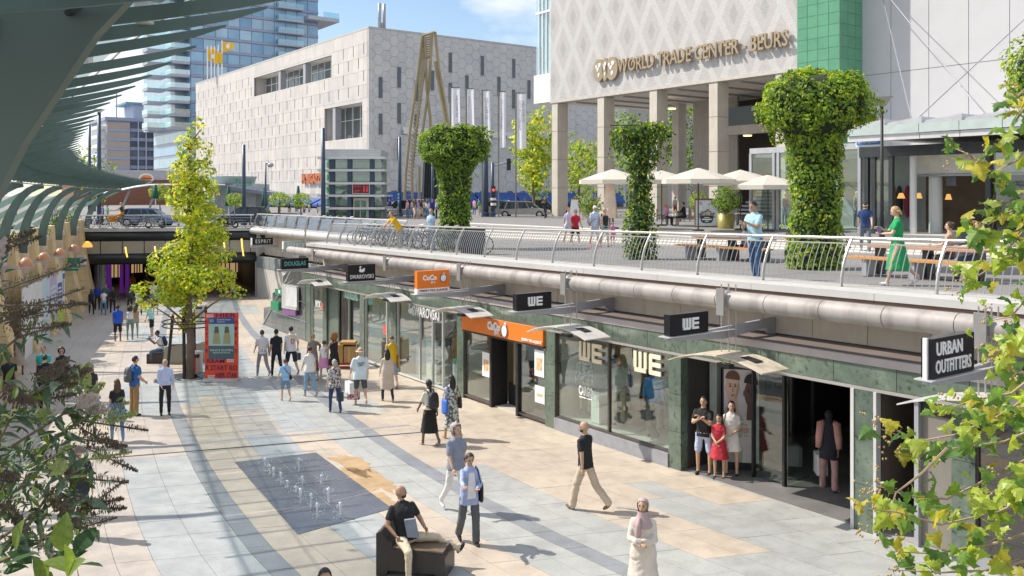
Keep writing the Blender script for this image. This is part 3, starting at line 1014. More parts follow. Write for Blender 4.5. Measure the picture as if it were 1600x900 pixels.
def oval(cx,cy,rx,ry,n_=18,a0=0,a1=6.283): return [(cx+rx*math.cos(a0+(a1-a0)*k/n_),cy+ry*math.sin(a0+(a1-a0)*k/n_)) for k in range(n_)]
def egg(cx,cy,rx,ry,n_=22): return [(cx+rx*math.cos(q)*(1-.22*max(0,-math.sin(q))**1.5),cy+ry*math.sin(q)*(1.08 if math.sin(q)<0 else .92)) for q in [6.283*k/n_ for k in range(n_)]]
panel('printed_shirt',[(0,0),(.62,0),(.66,.30),(.52,.50),(.38,.57),(.12,.60),(0,.56)],sage,.005)
panel('printed_shirt',[(.52,0),(1,0),(1,.50),(.78,.54),(.58,.48)],M('poster_white',(.70,.70,.68),.6,0,.1,5),.010)
panel('printed_neck',[(.12,.52),(.40,.52),(.37,.72),(.15,.72)],skin_l,.009)
panel('printed_face',egg(.25,.80,.20,.15),skin_l,.014)
panel('printed_hair',oval(.25,.905,.205,.085,16,-.25,3.4),M('poster_hair',(.13,.065,.035),.6),.019)
panel('printed_neck',[(.64,.46),(.92,.46),(.89,.66),(.67,.66)],skin_d,.015)
panel('printed_face',egg(.77,.745,.19,.15),skin_d,.020)
panel('printed_hair',oval(.77,.86,.20,.10,16,-.2,3.35),black,.025)
panel('printed_hand',oval(.62,.35,.10,.07),skin_l,.016)
panel('printed_sleeve',[(.4,.24),(.55,.30),(1,.05),(1,-.0),(.8,0)],M('poster_white',(.7,.7,.68)),.014)
for (cx,cy,f_) in ((.25,.80,skin_l),(.77,.745,skin_d)):
    for e in (-.07,.07):panel('printed_eye',oval(cx+e,cy+.02,.022,.010,8),black,.026)
    shade_m=M('poster_shade_%d'%int(cx*100),[k*.66 for k in ((.62,.42,.33) if cx<.5 else (.14,.08,.06))],.6)
    panel('printed_shadow',[(cx+.06,cy-.13),(cx+.15,cy-.06),(cx+.185,cy+.03),(cx+.165,cy+.08),(cx+.12,cy),(cx+.08,cy-.07)],shade_m,.023)
    panel('printed_nose',[(cx-.012,cy+.015),(cx+.012,cy+.015),(cx+.034,cy-.042),(cx-.03,cy-.042)],shade_m,.024)
    panel('printed_eye_socket',oval(cx-.07,cy+.022,.042,.015,10),shade_m,.024);panel('printed_eye_socket',oval(cx+.07,cy+.022,.042,.015,10),shade_m,.024)
    for e in (-.07,.07):panel('printed_brow',[(cx+e-.036,cy+.038),(cx+e+.036,cy+.040),(cx+e+.030,cy+.048),(cx+e-.030,cy+.048)],M('poster_hair',(.22,.10,.05)) if cx<.5 else black,.026)
    panel('printed_ear',oval(cx-.2,cy+.0,.02,.035,8),f_,.012)
    panel('printed_mouth',oval(cx,cy-.078,.055,.013,10),M('poster_lip_%d'%int(cx*100),(.36,.16,.14) if cx<.5 else (.20,.09,.08),.6),.026)
write('NEW',pq(.42,.44)+nrm*.03,rd,white_sign,po,width=.22,height=.06,bold=.02,depth=.004)
write('COLLECTION',pq(.46,.39)+nrm*.03,rd,white_sign,po,width=.5,height=.06,bold=.02,depth=.004)
write('UPSTAIRS',pq(.5,.31)+nrm*.03,rd,white_sign,po,width=.44,height=.06,bold=.02,depth=.004)
for x in (.2,1.0):MB().bar(pq(x,-.26),pq(x,-.09),.05,.05,up=rd).build('poster_leg',black,po)
# ================================================================== office building on columns
def wtc_mat():
    m,t,b=new_mat('diamond_tiles')
    g=N(t,'ShaderNodeNewGeometry')
    def dot(v):
        d_=N(t,'ShaderNodeVectorMath',operation='DOT_PRODUCT')
        t.links.new(g.outputs['Position'],d_.inputs[0]);d_.inputs[1].default_value=v
        return d_.outputs['Value']
    x=math_(t,'DIVIDE',dot((DX,DY,0)),2.7);z=math_(t,'DIVIDE',dot((0,0,1)),5.2)
    def fr(a): return math_(t,'ABSOLUTE',math_(t,'SUBTRACT',math_(t,'FRACT',a),.5))
    p,q=fr(math_(t,'ADD',x,z)),fr(math_(t,'SUBTRACT',x,z))
    lat=math_(t,'MAXIMUM',math_(t,'GREATER_THAN',p,.385),math_(t,'GREATER_THAN',q,.385))
    core=math_(t,'MULTIPLY',math_(t,'LESS_THAN',p,.15),math_(t,'LESS_THAN',q,.15))
    tile=N(t,'ShaderNodeTexBrick')
    cmb=N(t,'ShaderNodeCombineXYZ')
    t.links.new(dot((DX,DY,0)),cmb.inputs[0]);t.links.new(dot((0,0,1)),cmb.inputs[1])
    t.links.new(cmb.outputs[0],tile.inputs['Vector'])
    tile.inputs['Scale'].default_value=1.0
    tile.inputs['Brick Width'].default_value=.24;tile.inputs['Row Height'].default_value=.12;tile.inputs['Mortar Size'].default_value=.012
    tile.inputs['Color1'].default_value=(.95,.95,.95,1);tile.inputs['Color2'].default_value=(1.05,1.05,1.05,1);tile.inputs['Mortar'].default_value=(.72,.72,.72,1)
    col=mixc(t,lat,(.485,.465,.45),(.555,.54,.52))
    col=mixc(t,core,col,(.40,.39,.39))
    col=mixc(t,1,col,tile.outputs['Color'],'MULTIPLY')
    t.links.new(col,b.inputs['Base Color'])
    b.inputs['Roughness'].default_value=.55
    bump(t,b,tile.outputs['Fac'],.01,.3)
    return m
wtc=thing('office_building','large office building with diamond patterned facade raised on tall beige columns','building',W(50,50,TER))
def cb(name,par,mat,*a,seg=None):
    return MB().cbox(*a).build(name,mat,par)
ZB=16.3
facade_m=wtc_mat()
cb('patterned_facade',wtc,facade_m,36.5,62.6,50.0,58,ZB+.12,46)
cb('facade_edge',wtc,M('edge_beige',(.52,.49,.44),.6),36.5,62.6,49.95,51,ZB-.12,ZB+.119)
cb('soffit',wtc,M('soffit_white',(.72,.70,.66),.7,0,.05,.6),36.5,62.5,51,62,ZB-.1,ZB+.1)
for s in frange(39,60,3.0):cb('soffit_beam',wtc,M('soffit_beam',(.40,.37,.34),.7),s,s+.28,51.02,61.5,ZB-.22,ZB-.101)
col_m=M('beige_concrete',(.58,.53,.45),.75,0,.08,1.0,.003,40,each=.05,streak=.12)
for s in (62.0,55.9,49.8,43.75,37.9):
    z=TER
    for k in range(4):
        z1=TER+(ZB-.12-TER)*(k+1)/4
        cb('column_block',wtc,col_m,s-.4,s+.4,50.02,51.2,z+.02,z1-.02);z=z1
    cb('column_core',wtc,M('joint_grey',(.3,.28,.25),.8),s-.37,s+.37,50.05,51.15,TER-.5,ZB-.1)
for u in (1055,1025):
    s,_=on_c(u,250,59)
    cb('rear_column',wtc,col_m,s-.4,s+.4,59,60,TER-.5,ZB-.1)
# recessed stair hall behind the columns
s0=on_c(1083,200,59)[0];s1=on_c(1196,200,58)[0]
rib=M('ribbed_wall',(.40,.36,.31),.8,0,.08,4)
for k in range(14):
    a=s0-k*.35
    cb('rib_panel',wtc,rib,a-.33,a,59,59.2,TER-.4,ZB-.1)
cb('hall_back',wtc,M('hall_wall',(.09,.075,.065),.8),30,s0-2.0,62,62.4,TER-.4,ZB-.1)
cb('hall_lintel',wtc,col_m,34,on_c(1128,200,57)[0],57,57.5,on_c(1140,211,57)[1],on_c(1140,197,57)[1])
cb('hall_glass',wtc,M('dark_window',(.02,.025,.03),.08,0,.3,2),34,on_c(1128,200,57)[0],57.1,57.4,on_c(1140,197,57)[1],on_c(1140,168,57)[1])
for k in range(9):
    cb('stair_tread',wtc,M('stair_grey',(.34,.35,.37),.6),41,48,57+k*.45,57.5+k*.45,TER+k*.3,TER+k*.3+.17)
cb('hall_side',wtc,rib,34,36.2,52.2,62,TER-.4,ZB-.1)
for u,v in ((1050,169),(1168,211)):
    s,z=on_c(u,v,55)
    MB().lathe([(0,-.12),(.32,-.10),(.34,0)],W(s,55,z),14).build('ceiling_lamp',glow('warm_lamp',(1.0,.72,.38),1.6),wtc)
# left end bay in glass over white panels
for k in range(5):
    a=62.7+k*.55
    cb('bay_glass',wtc,glass('bay_glass',(.75,.88,.88),.8,.02,base=.25),a+.03,a+.52,50.6,50.65,19.0,46)
    cb('bay_mullion',wtc,white_paint,a-.03,a+.03,50.5,50.7,19.0,46)
cb('bay_back',wtc,M('bay_back',(.45,.55,.55),.6),62.7,65.4,51.5,51.7,19,46)
cb('bay_floor',wtc,white_paint,62.7,65.4,50.52,51.5,24.6,24.8)
cb('bay_panel',wtc,white_paint,62.62,65.4,50.3,52,16.4,18.98)
gold=M('gold_letters',(.40,.31,.20),.35,.5,.08,3)
right_d=-d3
sA_,sB_=on_c(970,113,50)[0],on_c(1236,77,50)[0]
write('WORLD TRADE CENTER - BEURS',W((sA_+sB_)/2,49.72,18.42),right_d,gold,wtc,width=sA_-sB_,height=1.1,depth=.2,bold=.015)
for k,(u,rx) in enumerate(((939,.62),(949,.36),(959.5,.72))):
    s,z=on_c(u,119,50)
    mb=MB()
    pts=[W(s+rx*math.cos(6.283*i/24),49.95,18.35+.95*math.sin(6.283*i/24)) for i in range(24)]
    mb.prism(pts,W(0,-.25,0));mb.build('globe_disc',gold,wtc)
    for j,(px,pz2,r_) in enumerate(((-.25,.45,.24),(.1,0.1,.2),(-.1,-.4,.18),(.4,.35,.14))):
        q=[W(s+rx*(px+r_*(1+.3*math.sin(3*a))*math.cos(a)),49.7,18.35+.95*(pz2+r_*(1+.3*math.cos(2*a+j))*math.sin(a))) for a in [6.283*i/12 for i in range(12)]]
        MB().prism(q,W(0,-.03,0)).build('globe_land',white_sign,wtc)
# ---- green tiled stair tower
gt=thing('green_tiled_tower','bright green tiled tower between the office building and the white wall','building',W(35,49.8,TER))
tile_g=M('green_tile',(.11,.32,.19),.25,0,.10,1.2,each=.12)
grout=M('tile_grout',(.40,.55,.45),.7)
cb('tower_core',gt,grout,33.28,36.44,49.84,52.6,9.8,46)
zz=10.0
rows=0
while zz<33 and rows<40:
    for k in range(4):
        a=33.27+k*.79
        cb('tile',gt,tile_g,a+.015,a+.775,49.80,49.85,zz+.012,zz+.72)
    for k in range(3):
        c=49.86+k*.78
        cb('tile',gt,tile_g,33.23,33.29,c+.015,c+.765,zz+.012,zz+.72)
    zz+=.735;rows+=1
# ---- white building with tie rods
wb=thing('white_building','tall white panelled wall crossed by thin steel tie rods','building',W(25,52.2,TER))
panel_m=M('white_panel',(.52,.515,.525),.75,0,.04,.7,.003,60,each=.035)
xs=[33.25,31.25,28.8,26.4,24.1,21.8,19.5,17.2,14.9,12.6]
for a,b in zip(xs,xs[1:]):
    for z0,z1 in ((8.5,12.4),(12.4,15.66),(15.66,27.5),(27.5,40)):
        cb('wall_panel',wb,panel_m,b+.02,a-.02,52.2,52.5,z0+.02,z1-.02)
cb('panel_joint',wb,M('joint_pale',(.42,.40,.40),.9),12.6,33.2,52.26,58,6,40)
# ---- shop under it with a glass canopy
sh=thing('clothing_shop','clothing shop with glass front and dark frame below the white wall','shop',W(25,40,TER))
ZG=zg(25,40)
zt=10.3
def gl(u,c=40): return on_c(u,250,c)[0]
sL,sM,sR=gl(1173),gl(1345),8.0
roof_m=M('roof_grey',(.42,.43,.45),.5,.2)
cb('roof_edge',sh,roof_m,sM,sL,39.9,52,zt-.02,zt+.28)
cb('dark_fascia',sh,dark_metal,sR,sM,39.85,40.2,9.85,10.35)
for u in (1174,1210,1217,1268,1310,1344):cb('post',sh,grey_paint,gl(u)-.08,gl(u)+.08,39.9,40.06,ZG-.3,zt)
for a,b in ((1174,1210),(1217,1268),(1268,1310),(1310,1344)):
    cb('window_pane',sh,pane_glass,gl(b)+.08,gl(a)-.08,39.95,39.98,ZG,zt-.05)
cb('side_pane',sh,pane_glass,sL-.04,sL,40.1,46,ZG,zt-.05)
cb('shop_back',sh,M('shop_back',(.40,.42,.42),.8,0,.15,.6),sM,sL-.5,46,46.3,ZG-.3,zt)
cb('shop_ceiling',sh,plaster,sR,sL-.1,40.3,52.1,zt-.2,zt-.03)
cb('shop_base',sh,concrete,sR,sL,40.07,52,ZG-.4,ZG+.04)
for u in (1355,1366,1393):cb('door_frame',sh,dark_metal,gl(u)-.10,gl(u)+.10,39.9,40.1,ZG,9.85)
cb('door_pane',sh,pane_glass,gl(1390),gl(1368),39.95,39.98,ZG,9.7)
cb('white_band',sh,M('cream_band',(.74,.71,.64),.7),sR,gl(1394),41.6,41.7,9.02,10.2)
cb('band_edge',sh,grey_paint,sR,gl(1394),41.5,41.7,8.9,9.0)
cb('back_wall',sh,M('warm_brown',(.16,.11,.075),.8,0,.4,.6),sR,sM,46,46.3,ZG-.3,10.1)
for u,w_,c in ((1427,.32,40.6),(1462,.62,42.2)):
    s=gl(u,c);MB().lathe([(w_*.5,ZG-.3),(w_*.5,10.2)],W(s,c,0),20).build('round_column',white_paint,sh, True)
cb('dark_frame',sh,dark_metal,gl(1551),gl(1543),39.8,40.1,ZG,10.0)
cb('window_pane',sh,pane_glass,sR,gl(1552),39.95,39.98,ZG,9.85)
for u,v,r_ in ((1408,310,.20),(1436,310,.16),(1482,312,.16)):
    s,z=on_c(u,v,43.5)
    MB().lathe([(.08,.28),(r_*.6,.22),(r_,.0)],W(s,43.5,z),14).build('lamp_shade',glow('amber_lamp',(1.0,.5,.14),.7),sh, True)
for u,c_ in ((1405,(.05,.05,.06)),(1418,(.30,.04,.06)),(1396,(.5,.3,.1))):
    s,z=on_c(u,312,45.5)
    MB().ell(W(s,45.5,z-.1),(.2,.2,.9),8,6).build('hanging_clothes',M('clothes_%d'%u,c_,.8),sh, True)
cb('ceiling_screen',sh,M('screen_grey',(.12,.13,.15),.3),gl(1494,42),gl(1478,42),42,42.1,8.45,8.95)
# glass canopy
cn_=thing('glass_canopy','glass edged white entrance canopy hung from steel rods on the white wall','canopy',W(22,37,11))
cb('canopy_soffit',cn_,M('canopy_soffit',(.42,.42,.43),.6),9,24.4,37.2,47,10.62,10.70)
for k in range(8):
    a=24.35-k*1.75
    cb('edge_pane',cn_,M('frosted_edge',(.44,.51,.49),.25),a-1.72,a,37.0,37.06,10.72,11.12)
    cb('edge_beam',cn_,M('beam_grey',(.55,.55,.55),.5),a-1.72,a,37.08,37.25,10.45,10.70)
    q=[W(a,37.3,11.1),W(a-1.7,37.3,11.1),W(a-1.7,37.3,11.42),W(a-.15,37.3,11.25)]
    MB().prism(q,W(0,9,0)).build('roof_fold',M('fold_grey',(.50,.51,.53),.45,.2),cn_)
for (u0,v0,u1,v1) in ((1380,0,1424,184),(1386,-8,1537,178),(1601,30,1435,184)):
    sa,za=on_c(u0,v0,51.9);sb_,zb_=on_c(u1,v1,42 if u1!=1537 else 44)
    mb=MB();mb.tube([W(sa,51.9,za),W(sb_,42 if u1!=1537 else 44,zb_)],.03,6);mb.build('tie_rod',M('tie_steel',(.36,.37,.40),.4,.4),cn_)
ssn=thing('street_name_sign','small blue street name plate under the glass canopy','sign',W(gl(1357,38),38,10))
sN,zN=on_c(1357,222,38)
cb('sign_plate',ssn,M('street_blue',(.03,.20,.55),.4),sN-.62,sN+.62,38,38.05,zN-.13,zN+.13)
write('Beursplein',W(sN,37.985,zN),right_d,white_sign,ssn,width=1.0,height=.17,depth=.01)
cb('sign_back',ssn,white_paint,sN-.7,sN+.7,38.051,38.08,zN-.2,zN+.2)

# ================================================================== department store
def trav(name,rgb,streak):
    m,t,b=new_mat(name)
    v=coords(t)
    f=noise_fac(t,v,.6,5)
    v2=coords(t,'Object',(1.0,1.0,.10))
    f2=noise_fac(t,v2,1.6,6,.7)
    g=N(t,'ShaderNodeNewGeometry')
    sx=N(t,'ShaderNodeSeparateXYZ');t.links.new(g.outputs['Position'],sx.inputs[0])
    low=N(t,'ShaderNodeMapRange');low.inputs[1].default_value=22;low.inputs[2].default_value=8;t.links.new(sx.outputs[2],low.inputs[0])
    col=ramp(t,f,[(.25,[c*.9 for c in rgb]),(.75,[c*1.07 for c in rgb])])
    st=ramp(t,f2,[(.50,(1,1,1)),(.68,(.62,.58,.54))])
    amt=math_(t,'MULTIPLY_ADD',low.outputs[0],streak,.10)
    col=mixc(t,amt,col,mixc(t,1,col,st,'MULTIPLY'))
    oi=N(t,'ShaderNodeObjectInfo')
    col=mixc(t,1,col,ramp(t,oi.outputs['Random'],[(0,(.92,.92,.93)),(1,(1.05,1.04,1.02))]),'MULTIPLY')
    t.links.new(col,b.inputs['Base Color'])
    b.inputs['Roughness'].default_value=.75
    return m
trav_m=trav('travertine',(.60,.575,.545),.8)
hex_m=trav('hexagon_stone',(.60,.59,.585),.9)
ds=thing('department_store','big pale stone department store with slot windows and hexagon panels','building',W(106.4,54.4,6))
C0,SE,SF,ZT=54.4,106.4,181.0,30.25
groove=M('stone_joint',(.44,.41,.38),.9)
cb('store_core',ds,groove,SE+.3,SF,C0+2.4,118,5,ZT-.3)
cb('roof_slab',ds,M('roof_stone',(.50,.48,.46),.8),SE-.02,SF,C0-.02,118,ZT-.25,ZT)
rowh=(ZT-.26-8.2)/12.0
colw=3.1
ncol=24
win1=on_c(397,120,C0)[0],on_c(518,95,C0)[0]
win2=on_c(507,190,C0)[0],on_c(566,190,C0)[0]
slot_dark=M('slot_window',(.06,.055,.05),.3)
left_panels,slots=[],MB()
for r_ in range(-1,12):
    z0,z1=(8.2+r_*rowh,8.2+(r_+1)*rowh) if r_>=0 else (5,8.2)
    cuts=[win1] if r_ in (9,10) else [win2] if r_ in (4,5,6) else []
    x0=SE+.3
    for hi,lo in cuts:
        if lo>x0:cb('panel_backing',ds,groove,x0,lo,C0+.29,C0+.4,z0,z1)
        x0=hi
    cb('panel_backing',ds,groove,x0,SF,C0+.29,C0+.4,z0,z1)
for r_ in range(12):
    z0=8.2+r_*rowh
    zc=z0+rowh/2
    for k in range(ncol):
        a=SE+(k+(.5 if r_%2 else 0))*colw
        b=min(a+colw,SF)
        if r_%2 and k==0:
            MB().cbox(SE,a-.02,C0,C0+.3,z0+.012,z0+rowh-.012).build('stone_panel',trav_m,ds)
        if a>=SF-.2: continue
        a1,b1=a+.02,b-.02
        if (r_ in (9,10)) and not (b<win1[1] or a>win1[0]):
            if a<win1[1]<b:b1=win1[1]
            elif a<win1[0]<b:a1=win1[0]
            else: continue
        if (r_ in (4,5,6)) and not (b<win2[1] or a>win2[0]):
            if a<win2[1]<b:b1=win2[1]
            elif a<win2[0]<b:a1=win2[0]
            else: continue
        mb=MB()
        if 0<r_<11 and r_!=3 and not (r_ in (8,) and k<14 and k%2) and (r_,k) not in ():
            # slot window cut beside the joint of the panel
            w_=.25
            if b1-a1>2.2:
                mid=(a1+b1)/2
                mb.cbox(a1,mid-w_,C0,C0+.3,z0+.012,z0+rowh-.012)
                mb.cbox(mid+w_-.27,b1,C0,C0+.3,z0+.012,z0+rowh-.012)
                mb.cbox(mid-w_,mid+w_-.27,C0,C0+.3,z0+.012,z0+.40)
                slots.cbox(mid-w_,mid+w_-.27,C0+.25,C0+.29,z0+.40,z0+rowh-.02)
            else:mb.cbox(a1,b1,C0,C0+.3,z0+.012,z0+rowh-.012)
        else:mb.cbox(a1,b1,C0,C0+.3,z0+.012,z0+rowh-.012)
        mb.build('stone_panel',trav_m,ds)
o=slots.build('slot_windows',slot_dark,ds);o['kind']='stuff'
cb('base_band',ds,M('base_band',(.40,.38,.36),.8),SE-.02,SF,C0-.04,C0+.28,7.2,8.19)
def niche(s_hi,s_lo,z0,z1,posts_,label):
    # recessed loggia: reveals, glazing and pillars
    cb('loggia_back',ds,M('loggia_glass',(.14,.17,.18),.12,0,.4,.12),s_lo,s_hi,C0+2.2,C0+2.3,z0,z1)
    cb('loggia_floor',ds,trav_m,s_lo,s_hi,C0+.05,C0+2.2,z0-.4,z0)
    cb('loggia_ceiling',ds,plaster,s_lo,s_hi,C0+.05,C0+2.2,z1,z1+.4)
    cb('loggia_side',ds,trav_m,s_hi,s_hi+.4,C0+.05,C0+2.2,z0,z1)
    cb('loggia_side',ds,trav_m,s_lo-.4,s_lo,C0+.05,C0+2.2,z0,z1)
    for f_ in posts_:
        a=s_lo+(s_hi-s_lo)*f_
        cb('loggia_pillar',ds,M('loggia_pillar',(.36,.37,.40),.6),a-.45,a+.45,C0+.1,C0+1.0,z0,z1)
    n_=int((s_hi-s_lo)/2.2)
    for k in range(1,n_):
        a=s_lo+(s_hi-s_lo)*k/n_
        cb('glazing_bar',ds,white_paint,a-.06,a+.06,C0+2.1,C0+2.2,z0,z1)
    cb('glazing_bar',ds,white_paint,s_lo,s_hi,C0+2.1,C0+2.2,z0+(z1-z0)*.6,z0+(z1-z0)*.6+.1)
niche(win1[0],win1[1],8.2+9*rowh+.2,8.2+11*rowh-.3,(.32,.64),'')
niche(win2[0],win2[1],8.2+4*rowh+.3,8.2+7*rowh-.5,(.75,),'')
for z_a,z_b,wn in ((8.2+9*rowh,8.2+9*rowh+.2,win1),(8.2+11*rowh-.3,8.2+11*rowh,win1),(8.2+4*rowh,8.2+4*rowh+.3,win2),(8.2+7*rowh-.5,8.2+7*rowh,win2)):
    cb('loggia_trim',ds,trav_m,wn[1],wn[0],C0+.01,C0+.29,z_a,z_b)
# right hand face: hexagon panels
hexes=[]
Rh=.80
dxh,dzh=Rh*1.5,Rh*math.sqrt(3)
slot2=MB()
i=0
c=C0+.2
ci=0
while c<101:
    z=8.6+(dzh/2 if ci%2 else 0)
    while z<ZT+dzh:
        hexes.append((c,z,ci));z+=dzh
    c+=dxh;ci+=1
stuff_hex=MB()
nh=0
for c,z,ci in hexes:
    pts=[]
    for k in range(6):
        a=math.pi/3*k
        pts.append((c+(Rh-.018)*math.cos(a),z+(Rh-.018)*math.sin(a)))
    pts=[(max(C0+.02,min(101.5,x)),max(8.0,min(ZT-.27,y))) for x,y in pts]
    clean=[p for i_,p in enumerate(pts) if p!=pts[i_-1]]
    if len(clean)<3 or max(y for _,y in clean)-min(y for _,y in clean)<.1: continue
    dj=R.uniform(0,.03)
    poly=[W(SE-dj,x,y) for x,y in clean]
    if nh<292:MB().prism(poly,W(.3+dj,0,0)).build('hexagon_panel',hex_m,ds)
    else:stuff_hex.prism(poly,W(.3+dj,0,0))
    nh+=1
if stuff_hex.v:
    o=stuff_hex.build('hexagon_panels',hex_m,ds);o['kind']='stuff'
for u,v in ((704,98),(754,103),(803,107),(730,133),(780,135),(827,140),(624,121),(676,126),(651,142),(595,137),(595,194),(624,177),(704,145),(803,155),(651,195),(676,215),(624,233)):
    c,z=on_s(u,v,SE-.1)
    cb('slot_window',ds,M('slate_slot',(.10,.11,.13),.2),SE-.08,SE-.06,c-.28,c+.28,z-1.4,z+1.4)
    cb('slot_sill',ds,hex_m,SE-.12,SE-.05,c-.34,c+.34,z-1.48,z-1.4)
cb('side_core',ds,M('hex_joint',(.53,.51,.49),.9),SE+.28,SE+.5,C0,101.5,5,ZT-.27)
# large windows and awnings of this side
c1,zz1=on_s(628,186,SE);c2,zz2=on_s(838,214,SE)
cb('window_band',ds,M('band_window',(.12,.16,.17),.12,0,.6,.6),SE-.20,SE-.16,c1,c2,zz2,16.3)
cb('band_lintel',ds,plaster,SE-.24,SE-.12,c1,c2,16.3,17.2)
for k in range(9):cb('band_bar',ds,M('blue_grey_bar',(.25,.33,.42),.5),SE-.28,SE-.19,c1+(c2-c1)*k/8-.12,c1+(c2-c1)*k/8+.12,zz2,16.3)
for c_ in frange(57,99,7)[:-1]:
    q=[W(SE-.3,c_,8.4),W(SE-2.0,c_,7.0),W(SE-2.0,c_,6.7),W(SE-.3,c_,6.9)]
    MB().prism(q,W(0,6.7,0)).build('awning',M('blue_awning',(.02,.08,.32),.6),ds)
cb('base_window',ds,M('base_window',(.07,.07,.075),.15,0,.5,.3),SE-.1,SE+.3,C0+1,101,5.4,8.0)
for c_ in frange(C0+1,100,4.5):cb('base_pier',ds,hex_m,SE-.15,SE,c_,c_+.6,5.4,8.0)
for s_ in frange(112,175,9)[:-1]:
    q=[W(s_,C0-.05,7.6),W(s_,C0-2.0,6.7),W(s_,C0-2.0,6.4),W(s_,C0-.05,6.4)]
    MB().prism(q,W(8,0,0)).build('awning',M('blue_awning',(.02,.08,.32)),ds)
red_s=M('red_letters',(.48,.15,.06),.6)
s_,z_=on_c(490,279,C0)
write('M. BIGAZZI',W(s_,C0-.3,z_),right_d,red_s,ds,width=7.0,height=1.5,bold=.06,depth=.2)
cb('red_line',ds,M('faded_red',(.40,.16,.12),.6),s_-3.7,s_+3.7,C0-.3,C0-.2,z_-3.4,z_-3.0)
am=thing('roof_antenna','grey antenna mast pair on the near corner of the store roof','antenna',W(108,56,ZT))
for e in (-.32,.32):
    c,z=on_s(594,20,108)
    MB().lathe([(.0,0),(.22,0),(.22,3.3),(0,3.3)],W(108,57.2+e*1.1,ZT+.3),10).build('antenna_panel',grey_paint,am, True)
mb=MB();mb.tube([W(108,57.2,ZT),W(108,57.2,ZT+1)],.1,6)
mb.build('mast',grey_paint,am)
for e in (-.9,.9):
    mb=MB();mb.tube([W(108,57.2+e,ZT-.1),W(108,57.2,ZT+1.0)],.05,5);mb.build('mast_stay',grey_paint,am)
yel=M('yellow_flag',(.85,.50,.02),.7)
for k,(u,vt,hasf) in enumerate(((324,72,1),(330,71,1),(335.5,72,0),(341,70,0),(347,63,1))):
    p=at_depth(u,vt,168);b_=at_depth(u,128,168)
    f=thing('flag_pole',['white roof pole with yellow flag, leftmost of the group','white roof pole with drooping yellow flag in the middle','thin bare white pole between the yellow flags','thin bare white pole just left of the tallest flag','tallest white roof pole with a flying yellow flag'][k],'flagpole',(b_.x,b_.y,ZT-1),group='flag poles on the store roof')
    mb=MB();mb.tube([Vector((b_.x,b_.y,ZT-1)),p],.10,6);mb.build('pole',white_paint,f)
    if hasf:
        mb=MB();nn=6
        W_,H_=(2.2,2.4) if k!=4 else (2.3,2.0)
        dr=.25 if k==4 else .9
        a_,b2=[],[]
        for i in range(nn+1):
            x=W_*i/nn
            y_=.25*math.sin(x*2.5)
            a_.append(p+Vector((x,y_,-.2-dr*x*.7)));b2.append(p+Vector((x,y_,-.2-H_-dr*x*.45+.35*x*(k==4))))
        mb.add(a_+b2,[(i,i+1,nn+2+i,nn+1+i) for i in range(nn)])
        mb.build('flag',yel,f, True,fix=False)
        cpt=(a_[3]+b2[3])/2
        MB().ell(cpt+Vector((0,-.12,0)),(.45,.04,.45),8,5).build('flag_emblem',white_sign,f)

# ================================================================== blue glass tower
tw=thing('glass_tower','tall blue glass residential tower with balconies behind the department store','building',W(208.8,61.6,6))
blue_m=[M('blue_glass_%d'%k,c,.12,.0,.18,.25,each=.2,spec=.8) for k,c in enumerate(((.26,.45,.62),(.36,.54,.68),(.18,.36,.55)))]
span_m=M('purple_spandrel',(.28,.31,.42),.35,.2,.1,.5)
cT0,_=on_s(298,60,208.8);cT1,_=on_s(497,60,208.8)
cb('tower_body',tw,span_m,208.9,240,cT0,cT1,5,68)
ncol_,nfl=11,18
pw=(cT1-cT0)/ncol_
for fl_ in range(nfl):
    z0=62.0-3.0*fl_-3
    for k in range(ncol_):
        cb('window',tw,blue_m[R.choice((0,0,1,1,2))],208.72,208.9,cT0+k*pw+.08,cT0+(k+1)*pw-.08,z0+.72,z0+2.96)
    cb('floor_slab',tw,span_m,208.6,208.89,cT0,cT1,z0+.08,z0+.68)
    cb('side_window',tw,blue_m[fl_%3],209,239.9,cT0-.12,cT0-.01,z0+.72,z0+2.96)
    if fl_<9:
        cq=cT0+pw*7.1
        cb('balcony_slab',tw,M('balcony_grey',(.42,.44,.50),.5),206.8,208.6,cq,cq+pw*2.3,z0+.1,z0+.5)
        cb('balcony_glass',tw,glass('balcony_glass',(.55,.8,.85),.7,.03,base=.18),206.8,206.86,cq,cq+pw*2.3,z0+.5,z0+1.6)
        cb('balcony_side',tw,glass('balcony_glass'),206.87,208.6,cq,cq+.06,z0+.5,z0+1.6)
    # corner balconies on the left
    for (ca,cb_,sa) in ((cT0-4.4,cT0-.1,208.9),(cT0-8.3,cT0-4.2,213.5)):
        if z0<22: continue
        cb('balcony_slab',tw,M('balcony_grey',(.42,.44,.50)),sa,sa+4.5,ca,cb_,z0-.1,z0+.5)
        cb('balcony_glass',tw,glass('pale_balcony',(.75,.9,.9),.6,.03,base=.3),sa-.05,sa,ca,cb_,z0+.5,z0+1.6)
        cb('balcony_glass',tw,glass('pale_balcony'),sa,sa+4.5,ca-.05,ca,z0+.5,z0+1.6)
cb('left_wing',tw,M('pale_wing',(.34,.44,.52),.3,0,.2,.3),212,240,cT0-2.6,cT0-.02,24,68)
cb('roof_deck',tw,M('balcony_grey',(.42,.44,.50)),205.5,240,cT1-4,cT1+4.2,51.0,51.9)
cb('deck_glass',tw,glass('balcony_glass'),205.5,205.56,cT1,cT1+4.2,51.9,53.2)
cb('upper_tower',tw,span_m,206,240,cT0,cT1+.3,62.2,68)
